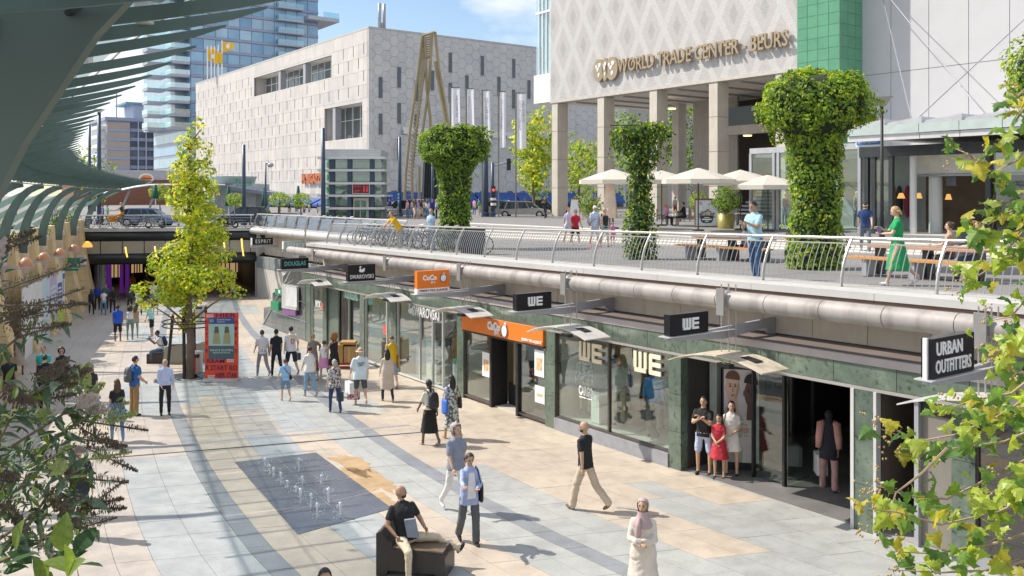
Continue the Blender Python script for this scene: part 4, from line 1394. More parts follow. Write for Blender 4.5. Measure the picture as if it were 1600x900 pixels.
# ================================================================== apartment block, far left
ap=thing('apartment_block','grey apartment block with beige end panels, far left beyond the canopy','building',W(290,60.8,6))
cA0,_=on_s(167,240,290);cA1,_=on_s(276,240,290);cA2,_=on_s(203,240,290)
cb('block_body',ap,M('block_grey',(.40,.42,.46),.6),290.3,312,cA0,cA1,0,30.6)
cb('roof_edge',ap,M('roof_blue',(.30,.36,.48),.6),289.5,313,cA0-.6,cA1,30.6,31.6)
cb('roof_house',ap,M('roof_house',(.42,.48,.58),.6),296,308,cA0+9,cA0+18,31.6,36.4)
cb('roof_house_top',ap,M('teal_roof',(.18,.33,.40),.5),295,309,cA0+6.5,cA0+21,36.4,37.0)
MB().cbox(300,300.3,cA0+4.8,cA0+5.1,31.6,41).build('roof_mast',grey_paint,ap)
beige_p=M('beige_brick',(.45,.38,.33),.8,0,.05,.5)
for k in range(11):
    z0=28.0-2.83*k
    cb('brick_panel',ap,beige_p,289.9,290.3,cA0+.1,cA2,z0,z0+2.1)
    cb('blue_band',ap,M('blue_band',(.35,.42,.55),.6),289.8,290.3,cA0+.1,cA2,z0-.7,z0-.02)
    cw=(cA1-cA2)/6
    for j in range(6):
        cb('window',ap,M('flat_window',(.12,.15,.20),.12,0,.9,.12,each=.5),290.1,290.3,cA2+j*cw+.12,cA2+(j+1)*cw-.12,z0+.5,z0+2.3)
        cb('balcony_panel',ap,M('balcony_panel',(.27,.30,.40),.5,0,.2,.3,each=.2),289.7,289.8,cA2+j*cw+.12,cA2+(j+1)*cw-.12,z0-.6,z0+.42)
for j in range(1,6):
    cb('facade_fin',ap,M('pale_blue_fin',(.50,.56,.66),.5),289.5,289.7,cA2+(cA1-cA2)/6*j-.12,cA2+(cA1-cA2)/6*j+.12,0,30.5)
for k in range(9):
    cb('side_balcony',ap,white_paint,292,300,cA0-2.4,cA0-.05,28-2.83*k,29.0-2.83*k)
# low shop building at its foot with round sign
lb=thing('brick_restaurant','low brown brick restaurant with round sign, behind the street canopy','building',on_level(240,318,5.4))
p=at_depth(238,283,175)
sR_,cR_=SCof(p.x,p.y)
cb('brick_wall',lb,M('brown_brick',(.24,.11,.07),.8,0,.15,3),sR_,sR_+12,cR_-14,cR_+16,4,CZ+(305-281)/F*175)
cb('roof_parapet',lb,M('parapet',(.45,.45,.48),.6),sR_-.2,sR_+12,cR_-14,cR_+16,CZ+(305-281)/F*175,CZ+(305-266)/F*175)
mb=MB();q=[W(sR_-.3,cR_-1.2+1.4*math.cos(6.283*i/20),p.z+.5+1.0*math.sin(6.283*i/20)) for i in range(20)]
mb.prism(q,W(.25,0,0));mb.build('round_sign',white_sign,lb)
for (dz,col_) in ((.45,'bun'),(-.45,'bun2')):
    q=[W(sR_-.36,cR_-1.2+0.9*math.cos(6.283*i/16),p.z+.5+dz*.8+.30*math.sin(6.283*i/16)) for i in range(16)]
    MB().prism(q,W(.05,0,0)).build('sign_shape',M('bun_orange',(.65,.33,.08),.5),lb)
cb('sign_bar',lb,M('sign_red',(.6,.03,.03),.5),sR_-.38,sR_-.31,cR_-2.3,cR_-.1,p.z+.35,p.z+.65)
# ================================================================== lift tower, sculpture, banners
lt=thing('lift_tower','small glass lift tower with metal louvre bands and a red display','lift tower',at_depth(552,345,74))
z_= lambda v,y=74:CZ+(HY-v)/F*y
X_= lambda u,y=74:(u-800)/F*y
zg0=5.4
navy=M('navy_paint',(.05,.075,.12),.4,.2,.08,2)
lift_glass=glass('lift_glass',(.62,.78,.70),.8,.02,base=.12)
y0,y1=73.2,77.5
xa,xm,xb=X_(510),X_(536),X_(598)
MB().box(xa+.1,xb-.1,y0+1.2,y1-.3,zg0,z_(240)).build('lift_core',M('lift_core',(.28,.33,.30),.4,0,.5,.6),lt)
MB().box(xa+.05,xb-.05,y0-.1,y1,z_(247),z_(234)).build('roof_louvre',M('louvre_steel',(.55,.57,.58),.4,.4,.1,2),lt)
for k in range(5):MB().box(xa-.02,xb+.02,y0-.16,y1+.05,z_(246)+k*.14,z_(246)+k*.14+.05).build('louvre_slat',pale_metal,lt)
for v in (247,266,286,305,324.5):MB().box(xa-.45,xb+.35,y0-.55,y1,z_(v)-.13,z_(v)+.05).build('floor_band',pale_metal,lt)
for u in (523,549.5,584):MB().box(X_(u)-.17,X_(u)+.17,y0-.25,y0+.1,zg0,z_(247)).build('navy_post',navy,lt)
for (u0,u1) in ((511,521),(526,547),(553,581),(587,598)):
    for (v0,v1) in ((264,249),(284,268),(303,288),(322,307),(342,326)):
        if u0==553 and v0>300: continue
        MB().box(X_(u0),X_(u1),y0,y0+.03,z_(v0),z_(v1)).build('window_pane',lift_glass,lt)
        MB().box(X_(u0),X_(u1),y0+.5,y0+.55,z_(v0)+.1,z_(v0)+.55).build('inner_panel',M('lift_inner',(.55,.62,.52),.6,0,.4,.8),lt)
MB().box(X_(554),X_(581),y0-.35,y0-.2,z_(303),z_(287)).build('display_frame',pale_metal,lt)
MB().box(X_(555),X_(580),y0-.37,y0-.35,z_(302),z_(288)).build('display_screen',M('screen_maroon',(.10,.01,.015),.3),lt)
red_glow=glow('red_display',(.55,.04,.05),.45)
write('LIFT',Vector((X_(561),y0-.39,z_(299))),(1,0,0),red_glow,lt,width=.55,height=.2,depth=.01)
write('METRO',Vector((X_(562),y0-.39,z_(291.5))),(1,0,0),red_glow,lt,width=.62,height=.14,depth=.01)
for q in (572.5,577):
    mb=MB();mb.box(X_(q)-.06,X_(q)+.06,y0-.4,y0-.38,z_(300),z_(294));mb.ell((X_(q),y0-.39,z_(292)),(.07,.02,.08),8,5);mb.build('figure_symbol',red_glow,lt)
MB().box(X_(555),X_(579),y0-.1,y0,zg0,z_(309)).build('door_frame',M('door_beige',(.52,.50,.44),.5,.2),lt)
for (a,b) in ((557,565),(567,575)):MB().box(X_(a),X_(b),y0-.14,y0-.1,zg0+.1,z_(313)).build('lift_door',lift_glass,lt)
# golden construction sculpture in front of the store
gsc=M('gilded_bronze',(.33,.265,.15),.45,.5,.25,.5)
sp_=thing('steel_sculpture','tall ochre steel sculpture of leaning ribbed legs before the department store','sculpture',at_depth(665,320,104))
def gp(u,v,y=104): return at_depth(u,v,y)
for pts in ([(632,318),(634,270),(641,200),(652,120),(660,56)],[(645,318),(643,270),(650,205),(660,130),(666,92)],[(660,56),(680,50)],[(680,50),(686,110),(696,165),(706,235)],
            [(675,52),(671,130),(662,195),(655,240)],[(665,92),(667,140),(672,180),(674,215)],[(680,96),(687,140),(697,190)],[(660,92),(674,88)],[(664,58),(666,90)],[(655,318),(655,260)],[(668,318),(666,270)]):
    mb=MB();mb.tube([gp(*p) for p in pts],.17,5);mb.build('sculpture_leg',gsc,sp_)
rungs=MB()
for k in range(40):
    t_=k/39
    a=gp(634+26*t_**1.0,305-245*t_);b=gp(643.5+22*t_,305-213*t_)
    rungs.tube([a,b],.045,4)
for k in range(18):
    t_=k/17
    rungs.tube([gp(681+24*t_,98+130*t_),gp(683.5+21*t_+2,95+130*t_-3)],.05,4)
for k in range(9):rungs.tube([gp(661,60+3.6*k),gp(676,57+3.6*k)],.07,4)
o=rungs.build('sculpture_ribs',gsc,sp_);o['kind']='stuff'
mb=MB()
for k in range(6):mb.tube([gp(662+4*k,310,103),gp(666+3.2*k,222,103)],.25,4)
for k in range(8):mb.tube([gp(662,305-k*10,103),gp(682,300-k*10,103)],.14,4)
o=mb.build('dark_lattice',dark_metal,sp_);o['kind']='stuff'
# banners on poles
bw=clothm('banner_white',(.82,.82,.86))
for k,(ux,ul,ur,vt,vb) in enumerate(((703.5,704.5,718,137,222),(728.5,729.5,740,138.5,215),(753.5,755,765,141,219),(779,781,790,143,231),(806,807.5,822,145.5,232))):
    y=76
    b_=at_depth(ux,340,y)
    t=thing('banner_pole',['leftmost white banner pole, its foot behind the ivy column','second white banner pole from the left, half hidden by ivy','middle white banner pole between the ivy column and pale tower','fourth white banner pole with a flared hem','rightmost and widest white banner, beside the yellow tree'][k],'banner',(b_.x,b_.y,TER),group='white banners on poles in front of the department store')
    mb=MB();mb.tube([Vector((b_.x,y,5.9)),at_depth(ux,vt-1,y)],.07,6);mb.build('pole',M('pole_olive',(.20,.20,.17),.5,.3),t)
    mb=MB();mb.tube([at_depth(ux-1,vt,y),at_depth(ur,vt,y)],.035,5);mb.build('banner_arm',dark_metal,t)
    a_,c_=[],[]
    nn=8
    rows_=[]
    for j in range(9):
        f_=j/8
        row=[]
        for i in range(nn+1):
            g_=i/nn
            u=ul+(ur-ul)*g_+(.8 if k==2 else .4)*f_*3*(1 if k<3 else .2)
            p=at_depth(u,vt+.5+(vb-vt)*f_-(1.5*f_*g_ if k==3 else 0),y)
            row.append(Vector((p.x,y+.12*math.sin(g_*7+k)*(.3+f_),p.z)))
        rows_.append(row)
    mb=MB();mb.loft(rows_,cap=False,closed=False);mb.build('banner_cloth',bw,t, True,fix=False)
    u_c=(ul+ur)/2+.6
    for (du,txt,hgt) in ((2.2 if ur-ul>11 else 1.2,'WELCOME TO',34),(-2.6 if ur-ul>11 else -2.2,'CITY ROTTERDAM',46)):
        if k==0 and txt.startswith('CITY'): continue
        if k in (1,3) and txt.startswith('WEL'): continue
        pc=at_depth(u_c+du,vt+12+hgt/2,y)
        write(txt,Vector((pc.x,y-.22,pc.z)),(0,0,-1),M('banner_ink',(.16,.14,.28),.6),t,width=hgt/F*y,height=(3.6 if ur-ul>11 else 2.6)/F*y,up=(1,0,0),depth=.01)

# ================================================================== bridge over the mall and the passage below
br=thing('street_bridge','street bridge with dark rounded edges and beige panels over the passage','bridge',W(sb(20),20,5.4))
def bseg(name,c0,c1,ds0,ds1,z0,z1,mat,n_=1,gap=0.0):
    for k in range(n_):
        a,b=c0+(c1-c0)*k/n_+gap,c0+(c1-c0)*(k+1)/n_-gap
        q=[(sb(a)+ds0,a),(sb(b)+ds0,b),(sb(b)+ds1,b),(sb(a)+ds1,a)]
        MB().hexa([W(s,c,z0) for s,c in q]+[W(s,c,z1) for s,c in q]).build(name,mat,br)
BL,BR=12.2,26.6
bseg('deck_edge',BL,BR,-.1,1.0,5.2,5.47,concrete)
for (zc,r_,nm) in ((4.83,.40,'upper_roll'),(3.1,.45,'lower_roll')):
    mb=MB();mb.tube([W(sb(c)+.25,c,zc) for c in frange(BL,BR,2)],r_,16);mb.build(nm,M('dark_bronze_roll',(.045,.05,.05),.3,.5,.2,1),br, True)
bseg('beige_panel',BL,BR,.05,.3,3.5,4.45,M('bridge_beige',(.40,.36,.28),.5,.2,.1,.6),10,.03)
bseg('panel_back',BL,BR,.32,.5,2.7,5.2,black)
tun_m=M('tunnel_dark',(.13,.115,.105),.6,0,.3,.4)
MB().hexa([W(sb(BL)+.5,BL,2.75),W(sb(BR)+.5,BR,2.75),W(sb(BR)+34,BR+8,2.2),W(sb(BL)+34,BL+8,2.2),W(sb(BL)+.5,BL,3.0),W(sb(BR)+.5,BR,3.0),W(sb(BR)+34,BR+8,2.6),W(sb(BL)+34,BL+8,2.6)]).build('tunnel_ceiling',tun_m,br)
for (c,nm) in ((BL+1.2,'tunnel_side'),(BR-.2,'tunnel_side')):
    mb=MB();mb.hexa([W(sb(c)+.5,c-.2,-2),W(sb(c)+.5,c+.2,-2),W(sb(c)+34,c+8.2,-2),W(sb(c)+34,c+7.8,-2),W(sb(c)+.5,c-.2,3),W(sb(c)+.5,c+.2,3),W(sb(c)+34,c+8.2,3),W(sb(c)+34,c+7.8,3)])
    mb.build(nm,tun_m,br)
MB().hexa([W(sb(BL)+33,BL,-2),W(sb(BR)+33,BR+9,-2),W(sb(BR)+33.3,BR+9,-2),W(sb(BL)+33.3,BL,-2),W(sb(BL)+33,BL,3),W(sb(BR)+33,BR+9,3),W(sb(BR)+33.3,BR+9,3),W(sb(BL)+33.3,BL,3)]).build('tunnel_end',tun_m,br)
wg=glow('warm_added_glow',(.55,.36,.18),.55)  # warm glowing panes added to brighten the dark passage
for k,(u,w_,z0_,z1_,y_) in enumerate(((178,.7,.3,2.2,84),(214,.5,.4,2.3,88),(352,.8,.2,2.2,86),(372,.5,.3,2.0,90),(391,.4,.2,2.3,84),(330,.5,.4,2.1,92))):
    s,c=SCof((u-800)/F*y_,y_)
    MB().cbox(s,s+.1,c-w_,c+w_,z0_,z1_).build('added_glow_pane',wg,br)
    for e in (-.5,0,.5):MB().cbox(s-.06,s,c+w_*e-.05,c+w_*e+.05,z0_,z1_).build('pane_bar',black,br)
for k in range(6):
    s,c=SCof((180+k*40-800)/F*80,80.0)
    MB().cbox(s,s+1.5,c-.12,c+.12,2.55,2.6).build('ceiling_strip',glow('strip_light',(1,.85,.65),.8),br)
mag=glow('magenta_panel',(.12,.02,.22),.35)
for u,w_,dy in ((170,.22,6),(190,.14,7),(199,.16,7)):
    s,c=SCof((u-800)/F*(70+dy),70+dy)
    MB().cbox(s,s+.1,c-w_,c+w_,-.4,2.7).build('magenta_panel',mag,br)
for u,w_,m_ in ((160,.28,white_paint),(157,.2,M('blue_strip',(.15,.12,.45),.5)),(153,.3,grey_paint),(405,.3,grey_paint),(412,.25,white_paint)):
    s,c=SCof((u-800)/F*73,73.0)
    MB().lathe([(w_,-.5),(w_,2.75)],W(s,c,0),10).build('tunnel_column',m_,br)
for u,v0,v1 in ((352,370,405),(370,373,402),(374,375,400)):
    pass
amb=glow('amber_tube',(1.0,.55,.10),1.3)
for k,(u,v0,v1) in enumerate(((196,386,402),(242,385,402),(350,379,399),(377.5,373,400))):
    y=67 if u<300 else 66
    mb=MB();mb.tube([at_depth(u,v0,y),at_depth(u+1,(v0+v1)/2,y-.05),at_depth(u+3,v1,y)],.055,6)
    o=mb.build('wall_lamp',amb, None, True)
    tag(o,['slim curved amber lamp at the left of the bridge front','slim amber lamp on the bridge front just left of the yellow tree','slim amber lamp on the bridge front just right of the yellow tree','longest slim amber lamp on the bridge front near the small signs'][k],'lamp','amber lamps on the bridge front')
# side building: facade of the far shop with its pipe and railing
es=thing('far_shop_front','far shop front below a glazed railing, beside the dark passage','building',W(60,25.6,1))
cE=25.5
for k in range(8):
    a=46+k*2.9
    mb=MB();mb.tube([W(a+.02,cE-.3,5.2),W(a+2.88,cE-.3,5.2)],.26,14,0, False);mb.build('pipe_segment',M('pale_pipe',(.58,.56,.53),.45,.3,.1,1.5),es, True)
    cb('coping_slab',es,M('white_coping'),a,a+2.88,cE-.2,cE+.9,5.42,5.55)
    cb('cream_panel',es,cream_stone,a+.02,a+2.86,cE+.6,cE+.7,3.3,5.2)
    cb('grey_panel',es,M('grey_fascia',(.30,.33,.33),.5,.1),a+.02,a+2.86,cE,cE+.3,2.3,3.2)
cb('shop_wall',es,concrete,62,69.2,cE,cE+.3,-1,2.28)
cb('shop_window',es,smoked_glass,46,62,cE,cE+.3,-1,2.28)
cb('inner_core',es,brown_dark,46,69.2,cE+.75,cE+.9,-1,5.4)
cb('far_end',es,concrete,69.0,69.4,cE,27,-1,5.4)
for s,l,m_,o0 in ((59.3,'white and green hanging sign with pale spaced capitals at the far shop',M('sign_mint',(.38,.46,.42),.4),-1.7),(66.0,'dark hanging sign with white spaced capitals under the bridge end',sign_black,-1.5)):
    t=thing('hanging_sign',l,'shop sign',W(s,cE+o0+.7,3.5))
    zb_=4.30 if s<60 else 4.26
    cb('sign_case',t,m_,s-.1,s+.1,cE+o0,cE+o0+1.6,zb_,zb_+.5)
    cb('sign_edge',t,white_sign,s-.12,s+.12,cE+o0-.06,cE+o0,zb_-.02,zb_+.52)
    write('ESPRIT',W(s-.11,cE+o0+.85,zb_+.25),n3,white_sign,t,width=1.2,height=.28,space=1.25)
    cb('sign_arm',t,arm_m,s-.05,s+.05,cE+o0-.1,cE+.5,zb_-.22,zb_-.03)
fr=thing('far_railing','curved glazed railing above the far shop front, behind parked bicycles','railing',W(58,cE,5.5))
for k in range(13):
    s=45.5+k*2.0
    pts=[W(s,cE-.05+.3*(h/1.0)**2,5.5+h) for h in (0,.35,.7,1.0)]
    mb=MB();mb.tube(pts,.05,5);mb.build('rail_post',M('post_steel'),fr)
    if k<12:
        q=[W(s+.05,cE,5.6),W(s+1.95,cE,5.6),W(s+1.95,cE+.22,6.4),W(s+.05,cE+.22,6.4)]
        MB().prism(q,W(0,.015,0)).build('rail_mesh',glass('mesh_panel',(.55,.55,.55),.4,.2,base=.2),fr)
mb=MB();mb.tube([W(45.5,cE+.25,6.5),W(69.6,cE+.25,6.5)],.06,6);mb.build('handrail',M('bright_steel'),fr)
brr=thing('bridge_railing','plain thin steel railing along the bridge edge above the passage','railing',W(sb(19),19,5.45))
for k in range(9):
    c=13.6+k*1.45
    mb=MB();mb.tube([W(sb(c)+.1,c,5.45),W(sb(c)+.1,c,6.45)],.04,5);mb.build('rail_post',grey_paint,brr)
for z in (6.45,):
    mb=MB();mb.tube([W(sb(13.4)+.1,13.4,z),W(sb(25.4)+.1,25.4,z)],.055,6);mb.build('handrail',pale_metal,brr)
wires=MB()
for z in (5.62,5.82,6.02,6.22):wires.tube([W(sb(13.4)+.1,13.4,z),W(sb(25.4)+.1,25.4,z)],.012,4)
o=wires.build('rail_wires',grey_paint,brr);o['kind']='stuff'

# ================================================================== left hand wall of the mall
lw=thing('stone_wall','curved warm yellow stone wall with battered piers on the left of the mall','wall',W(60,cL(60),zf(60)))
sand=M('yellow_stone',(.74,.56,.31),.7,0,.14,1.2,.004,30,each=.10,streak=.18)
sand2=M('pink_stone',(.70,.54,.39),.7,0,.10,1.0,.004,30,each=.08,streak=.15)
def Lw(s,o,z): # o: distance into the mall from the wall line
    return W(s,cL(s)+o,z)
piers=[73.6,67.0,60.6,54.3,48.0,41.8,35.6,29.4]
WT=6.15
for i,s in enumerate(piers):
    zb=zf(s)
    hh=WT-zb
    nb=7
    for k in range(nb):
        z0,z1=zb+hh*k/nb,zb+hh*(k+1)/nb
        def o_at(z): return .22+1.0*(1-(z-zb)/hh)**1.6
        def hw(z): return .62+.25*(1-(z-zb)/hh)
        q=[]
        for z in (z0+.008,z1-.008):
            q+=[Lw(s-hw(z),-.3,z),Lw(s-hw(z),o_at(z),z),Lw(s+hw(z),o_at(z),z),Lw(s+hw(z),-.3,z)]
        MB().hexa(q).build('pier_block',sand,lw)
    if i+1<len(piers):
        s2=piers[i+1]
        a,b=s2+.6,s-.6
        for j in range(3):
            x0,x1=a+(b-a)*j/3,a+(b-a)*(j+1)/3
            for k in range(6):
                t0,t1=k/6,(k+1)/6
                top=WT-.55
                za0,za1=zf(x0)+(top-zf(x0))*t0,zf(x0)+(top-zf(x0))*t1
                zb0,zb1=zf(x1)+(top-zf(x1))*t0,zf(x1)+(top-zf(x1))*t1
                q=[Lw(x0+.01,-.35,za0+.01),Lw(x0+.01,0,za0+.01),Lw(x1-.01,0,zb0+.01),Lw(x1-.01,-.35,zb0+.01),
                     Lw(x0+.01,-.35,za1-.01),Lw(x0+.01,0,za1-.01),Lw(x1-.01,0,zb1-.01),Lw(x1-.01,-.35,zb1-.01)]
                MB().hexa(q).build('wall_panel',sand2 if k>1 else sand,lw)
        q=[Lw(a,-.4,5.3),Lw(a,.1,5.3),Lw(b,.1,5.3),Lw(b,-.4,5.3)]
        MB().hexa(q+[p+Vector((0,0,.32)) for p in q]).build('planter_rim',concrete,lw)
mb=MB()
for a,b in zip(frange(24,75,3),frange(24,75,3)[1:]):
    q=[Lw(a,-.8,zf(a)-.2),Lw(a,-.36,zf(a)-.2),Lw(b,-.36,zf(b)-.2),Lw(b,-.8,zf(b)-.2)]
    mb.hexa(q+[Vector((p.x,p.y,WT-.1)) for p in q])
mb.build('wall_core',M('wall_core',(.35,.27,.17),.9),lw)
# shell lamps on their shelves
shell=M('terracotta_glass',(.60,.28,.15),.35,0,.1,3)
lit=glow('lit_terracotta',(.95,.38,.06),.9)
for k,(s,z) in enumerate(((70.3,4.2),(63.8,4.33),(57.5,4.45),(51.2,4.6),(45.0,4.75))):
    t=thing('shell_lamp',['small glowing orange shell lamp beside the passage on the left wall','terracotta shell lamp on a shelf above the green sign','terracotta shell lamp on a shelf above the arched green window','terracotta shell lamp on a shelf right of the pale flowers','terracotta shell lamp on a shelf behind the pale flowers'][k],'wall lamp',Lw(s,.9,z),group='shell lamps along the stone wall')
    mb=MB();mb.lathe([(.34,0),(.32,.14),(.23,.28),(.11,.40),(0,.43)],Lw(s,1.0,z+.06),14);mb.build('shell_shade',lit if k==0 else shell,t, True)
    q=[Lw(s-.9,0,z),Lw(s-.4,1.4,z),Lw(s+.8,1.0,z),Lw(s+.8,0,z)]
    MB().hexa(q+[p+Vector((0,0,.06)) for p in q]).build('shelf',grey_paint,t)
# optician's signs and shop openings in the wall
green_sign=M('green_sign',(.01,.30,.22),.45)
t=thing('hanging_sign','square green hanging sign with white lettering by the left wall','shop sign',Lw(65.2,1.0,1.5))
pc=at_depth(115,411,60)
MB().box(pc.x-.40,pc.x+.40,pc.y,pc.y+.12,pc.z-.32,pc.z+.34).build('sign_case',green_sign,t)
write('Pearle',Vector((pc.x,pc.y-.01,pc.z-.10)),(1,0,0),white_sign,t,width=.68,height=.24,depth=.01,bold=.01)
mb=MB();mb.tube([Vector((pc.x+.16*math.cos(a),pc.y-.01,pc.z+.19+.08*math.sin(a))) for a in [6.283*i/12 for i in range(13)]],.02,4);mb.build('eye_emblem',M('olive_emblem',(.35,.38,.1),.5),t)
MB().box(pc.x-1.0,pc.x+.3,pc.y+.02,pc.y+.10,pc.z-.52,pc.z-.38).build('sign_arm',green_sign,t)
t2=thing('hanging_sign','small white hanging sign just behind the green sign','shop sign',Lw(69,1.0,1.7))
pc=at_depth(127,407,64)
MB().box(pc.x-.28,pc.x+.30,pc.y,pc.y+.12,pc.z-.28,pc.z+.36).build('sign_case',white_sign,t2)
for k in range(4):MB().box(pc.x-.2,pc.x+.2,pc.y-.01,pc.y,pc.z-.2+k*.13,pc.z-.14+k*.13).build('printed_line',grey_paint,t2)
MB().box(pc.x-.9,pc.x+.3,pc.y+.02,pc.y+.10,pc.z-.46,pc.z-.33).build('sign_arm',grey_paint,t2)
def arch(s,w_,z0,z1,mat,par,o=.06):
    n_=10
    pts=[Lw(s-w_,o,z0),Lw(s+w_,o,z0)]+[Lw(s+w_*math.cos(math.pi*k/n_),o,z1-w_*.7+w_*.7*math.sin(math.pi*k/n_)) for k in range(n_+1)]
    return MB().prism(pts,Lw(s,o+.04,0)-Lw(s,o,0)).build('arched_opening',mat,par)
arch(64.2,1.7,zf(64),2.9,M('teal_panel',(.04,.26,.22),.3,0,.3,1),lw)
arch(64.0,1.2,zf(64),1.3,black,lw,.12)
arch(70.4,1.8,zf(70),2.9,black,lw)
arch(57.6,.8,.9,2.6,M('teal_panel'),lw)
hd=thing('poster_hoarding','long printed hoarding in white, lilac, blue and lime along the left wall','hoarding',Lw(52,.6,zf(52)))
def hp(a,b,t0,t1,mat,nm,o=.95,th=.05):
    q=[Lw(a,o,zf(a)+3.2*t0),Lw(b,o,zf(b)+3.2*t0),Lw(b,o,zf(b)+3.2*t1),Lw(a,o,zf(a)+3.2*t1)]
    MB().prism(q,Lw(a,o+th,0)-Lw(a,o,0)).build(nm,mat,hd)
lil=M('lilac_print',(.52,.44,.62),.5,0,.12,.8);skyb=M('sky_print',(.55,.68,.78),.5,0,.1,.8);lime=M('lime_print',(.50,.58,.10),.6,0,.35,2)
hp(56.2,59.4,0,1,M('pale_print',(.70,.73,.78),.5,0,.05,1),'hoarding_panel')
hp(56.2,59.4,.03,.36,lime,'printed_field',1.005,.008)
hp(56.5,58.1,.42,.82,M('blue_print',(.05,.13,.38),.5),'printed_block',1.005,.008)
hp(58.5,59.3,.86,.96,M('blue_print'),'printed_block',1.005,.008)
hp(58.55,58.8,.55,.85,M('brown_print',(.25,.12,.08),.6),'printed_bottle',1.005,.008)
for k in range(4):hp(56.7,57.9-.2*(k%2),.50+.07*k,.53+.07*k,white_sign,'printed_line',1.015,.006)
hp(53.4,56.2,0,1,lil,'hoarding_panel')
for k in range(4):hp(53.8,55.8,.50+.09*k,.55+.09*k,skyb,'printed_line',1.005,.008)
hp(50.6,53.4,0,1,skyb,'hoarding_panel');hp(44,50.6,0,1,M('white_print',(.74,.74,.76),.5),'hoarding_panel')
hp(48.6,49.8,.74,.78,M('rust_print',(.45,.12,.06),.5),'printed_line',1.005,.008)
# ------------------------------------------------------------------ the green canopy over the left side
gp_m=M('canopy_green',(.10,.155,.135),.5,.1,.14,1.2,streak=.25)
gp_l=M('canopy_green',(.115,.185,.165))
cnp=thing('green_canopy','long curved green steel canopy of overlapping fins above the left side','canopy',W(30,cL(30),6))
cT=table([(-8,2.7),(4.4,2.1),(5.8,2.0),(6.8,2.1),(12.6,2.6),(21.4,3.9),(31,5.8),(40,8.0),(49.2,10.6),(60,14.0),(68.2,16.8),(78,20.3)])
def K(s,k,z): # k: distance back from the canopy's free edge towards the wall
    a,b=W(s-.5,cT(s-.5)),W(s+.5,cT(s+.5))
    t_=(b-a).normalized()
    n_=Vector((-t_.y,t_.x,0))
    if n_.dot(n3)>0:n_=-n_
    p=W(s,cT(s))+n_*k
    return Vector((p.x,p.y,z))
def zk(k): return 9.16-.27*k+.014*k*k
fin_s=[]
x=-2.8
while x<75.5:
    fin_s.append(x);x+=.74 if x<6 else .98
for s in fin_s:
    mb=MB()
    ks=(0,.2,.5,.9,1.4,1.9,2.5)
    for th_ in (0,):
        tops=[K(s,k,zk(k)) for k in ks]
        dep=(.0,.035,.05,.058,.06,.06,.06)
        bots=[K(s,k,zk(k)-d_-.015) for k,d_ in zip(ks,dep)]
        tan_=(K(s+.5,1,0)-K(s-.5,1,0)).normalized()*.016
        n_=len(ks)
        vs=[p-tan_ for p in tops]+[p-tan_ for p in bots]+[p+tan_ for p in tops]+[p+tan_ for p in bots]
        fs=[]
        for i in range(n_-1):
            fs+=[(i,i+1,n_+i+1,n_+i),(2*n_+i,3*n_+i,3*n_+i+1,2*n_+i+1),(i,2*n_+i,2*n_+i+1,i+1),(n_+i,n_+i+1,3*n_+i+1,3*n_+i)]
        mb.add(vs,fs)
    mb.build('canopy_fin',gp_m,cnp)
spine=[K(s,2.2,8.43) for s in frange(-3,75,1.5)]
mb=MB();mb.tube(spine,.022,6);mb.build('spine_tube',M('spine_pale',(.34,.36,.32),.5,.2,.2,3),cnp, True)
beam=[(K(s,1.35,8.80),K(s,1.35,8.76)) for s in fin_s]
mb=MB();mb.tube([a for a,b in beam],.018,6);mb.build('purlin_beam',dark_metal,cnp)
for a,b in zip(frange(-2.8,75,3.2),frange(-2.8,75,3.2)[1:]):
    q=[K(a+.04,.55,zk(.5)+.10),K(b-.04,.55,zk(.5)+.10),K(b-.04,2.5,zk(2.5)+.12),K(a+.04,2.5,zk(2.5)+.12)]
    mb=MB();mb.hexa([p-Vector((0,0,.012)) for p in q]+q);mb.build('roof_pane',glass('roof_glass',(.74,.79,.79),.10,.02,base=.03),cnp)
    mb=MB();mb.tube([K(a,.5,zk(.5)+.09),K((a+b)/2,.5,zk(.5)+.09),K(b,.5,zk(.5)+.09)],.010,5);mb.build('pane_edge',pale_metal,cnp)
    for s in (a+.4,a+1.6):
        p=K(s,.75,zk(.75)+.05)
        MB().box(p.x-.04,p.x+.04,p.y-.04,p.y+.04,p.z-.06,p.z+.06).build('pane_bracket',pale_metal,cnp)
arm_list=piers+[23.2,17.0,11.0]
for s in arm_list:
    def blade(path,w0,w1,th,mat,nm):
        secs=[]
        m_=len(path)
        tn=(K(s+.5,2,0)-K(s-.5,2,0)).normalized()*(th/2)
        for i,(k,z) in enumerate(path):
            k0,z0=path[max(0,i-1)];k1,z1=path[min(m_-1,i+1)]
            dk,dz=k1-k0,z1-z0
            L=math.hypot(dk,dz) or 1
            w_=(w0+(w1-w0)*i/(m_-1))/2
            a=K(s,k-dz/L*w_,z+dk/L*w_);b=K(s,k+dz/L*w_,z-dk/L*w_)
            secs.append([a-tn,b-tn,b+tn,a+tn])
        mb=MB();mb.loft(secs);mb.build(nm,mat,cnp)
    kw=cT(s)-cL(s)
    kw=kw*.95
    blade([(kw-.25-(kw-.25-2.2)*(1-math.cos(rad(a))),5.2+3.2*math.sin(rad(a))) for a in range(0,91,10)],.46,.22,.12,gp_m,'canopy_arm')
    blade([(kw+2.2-(kw+2.2-2.4)*(i/6)+.25*math.sin(math.pi*i/6),5.9+2.45*(i/6)) for i in range(7)],.34,.2,.08,M('strut_sunlit',(.30,.44,.36),.5,.1,.1,1.2),'rear_strut')  # rear struts paler than the arms: sunlight put into their green
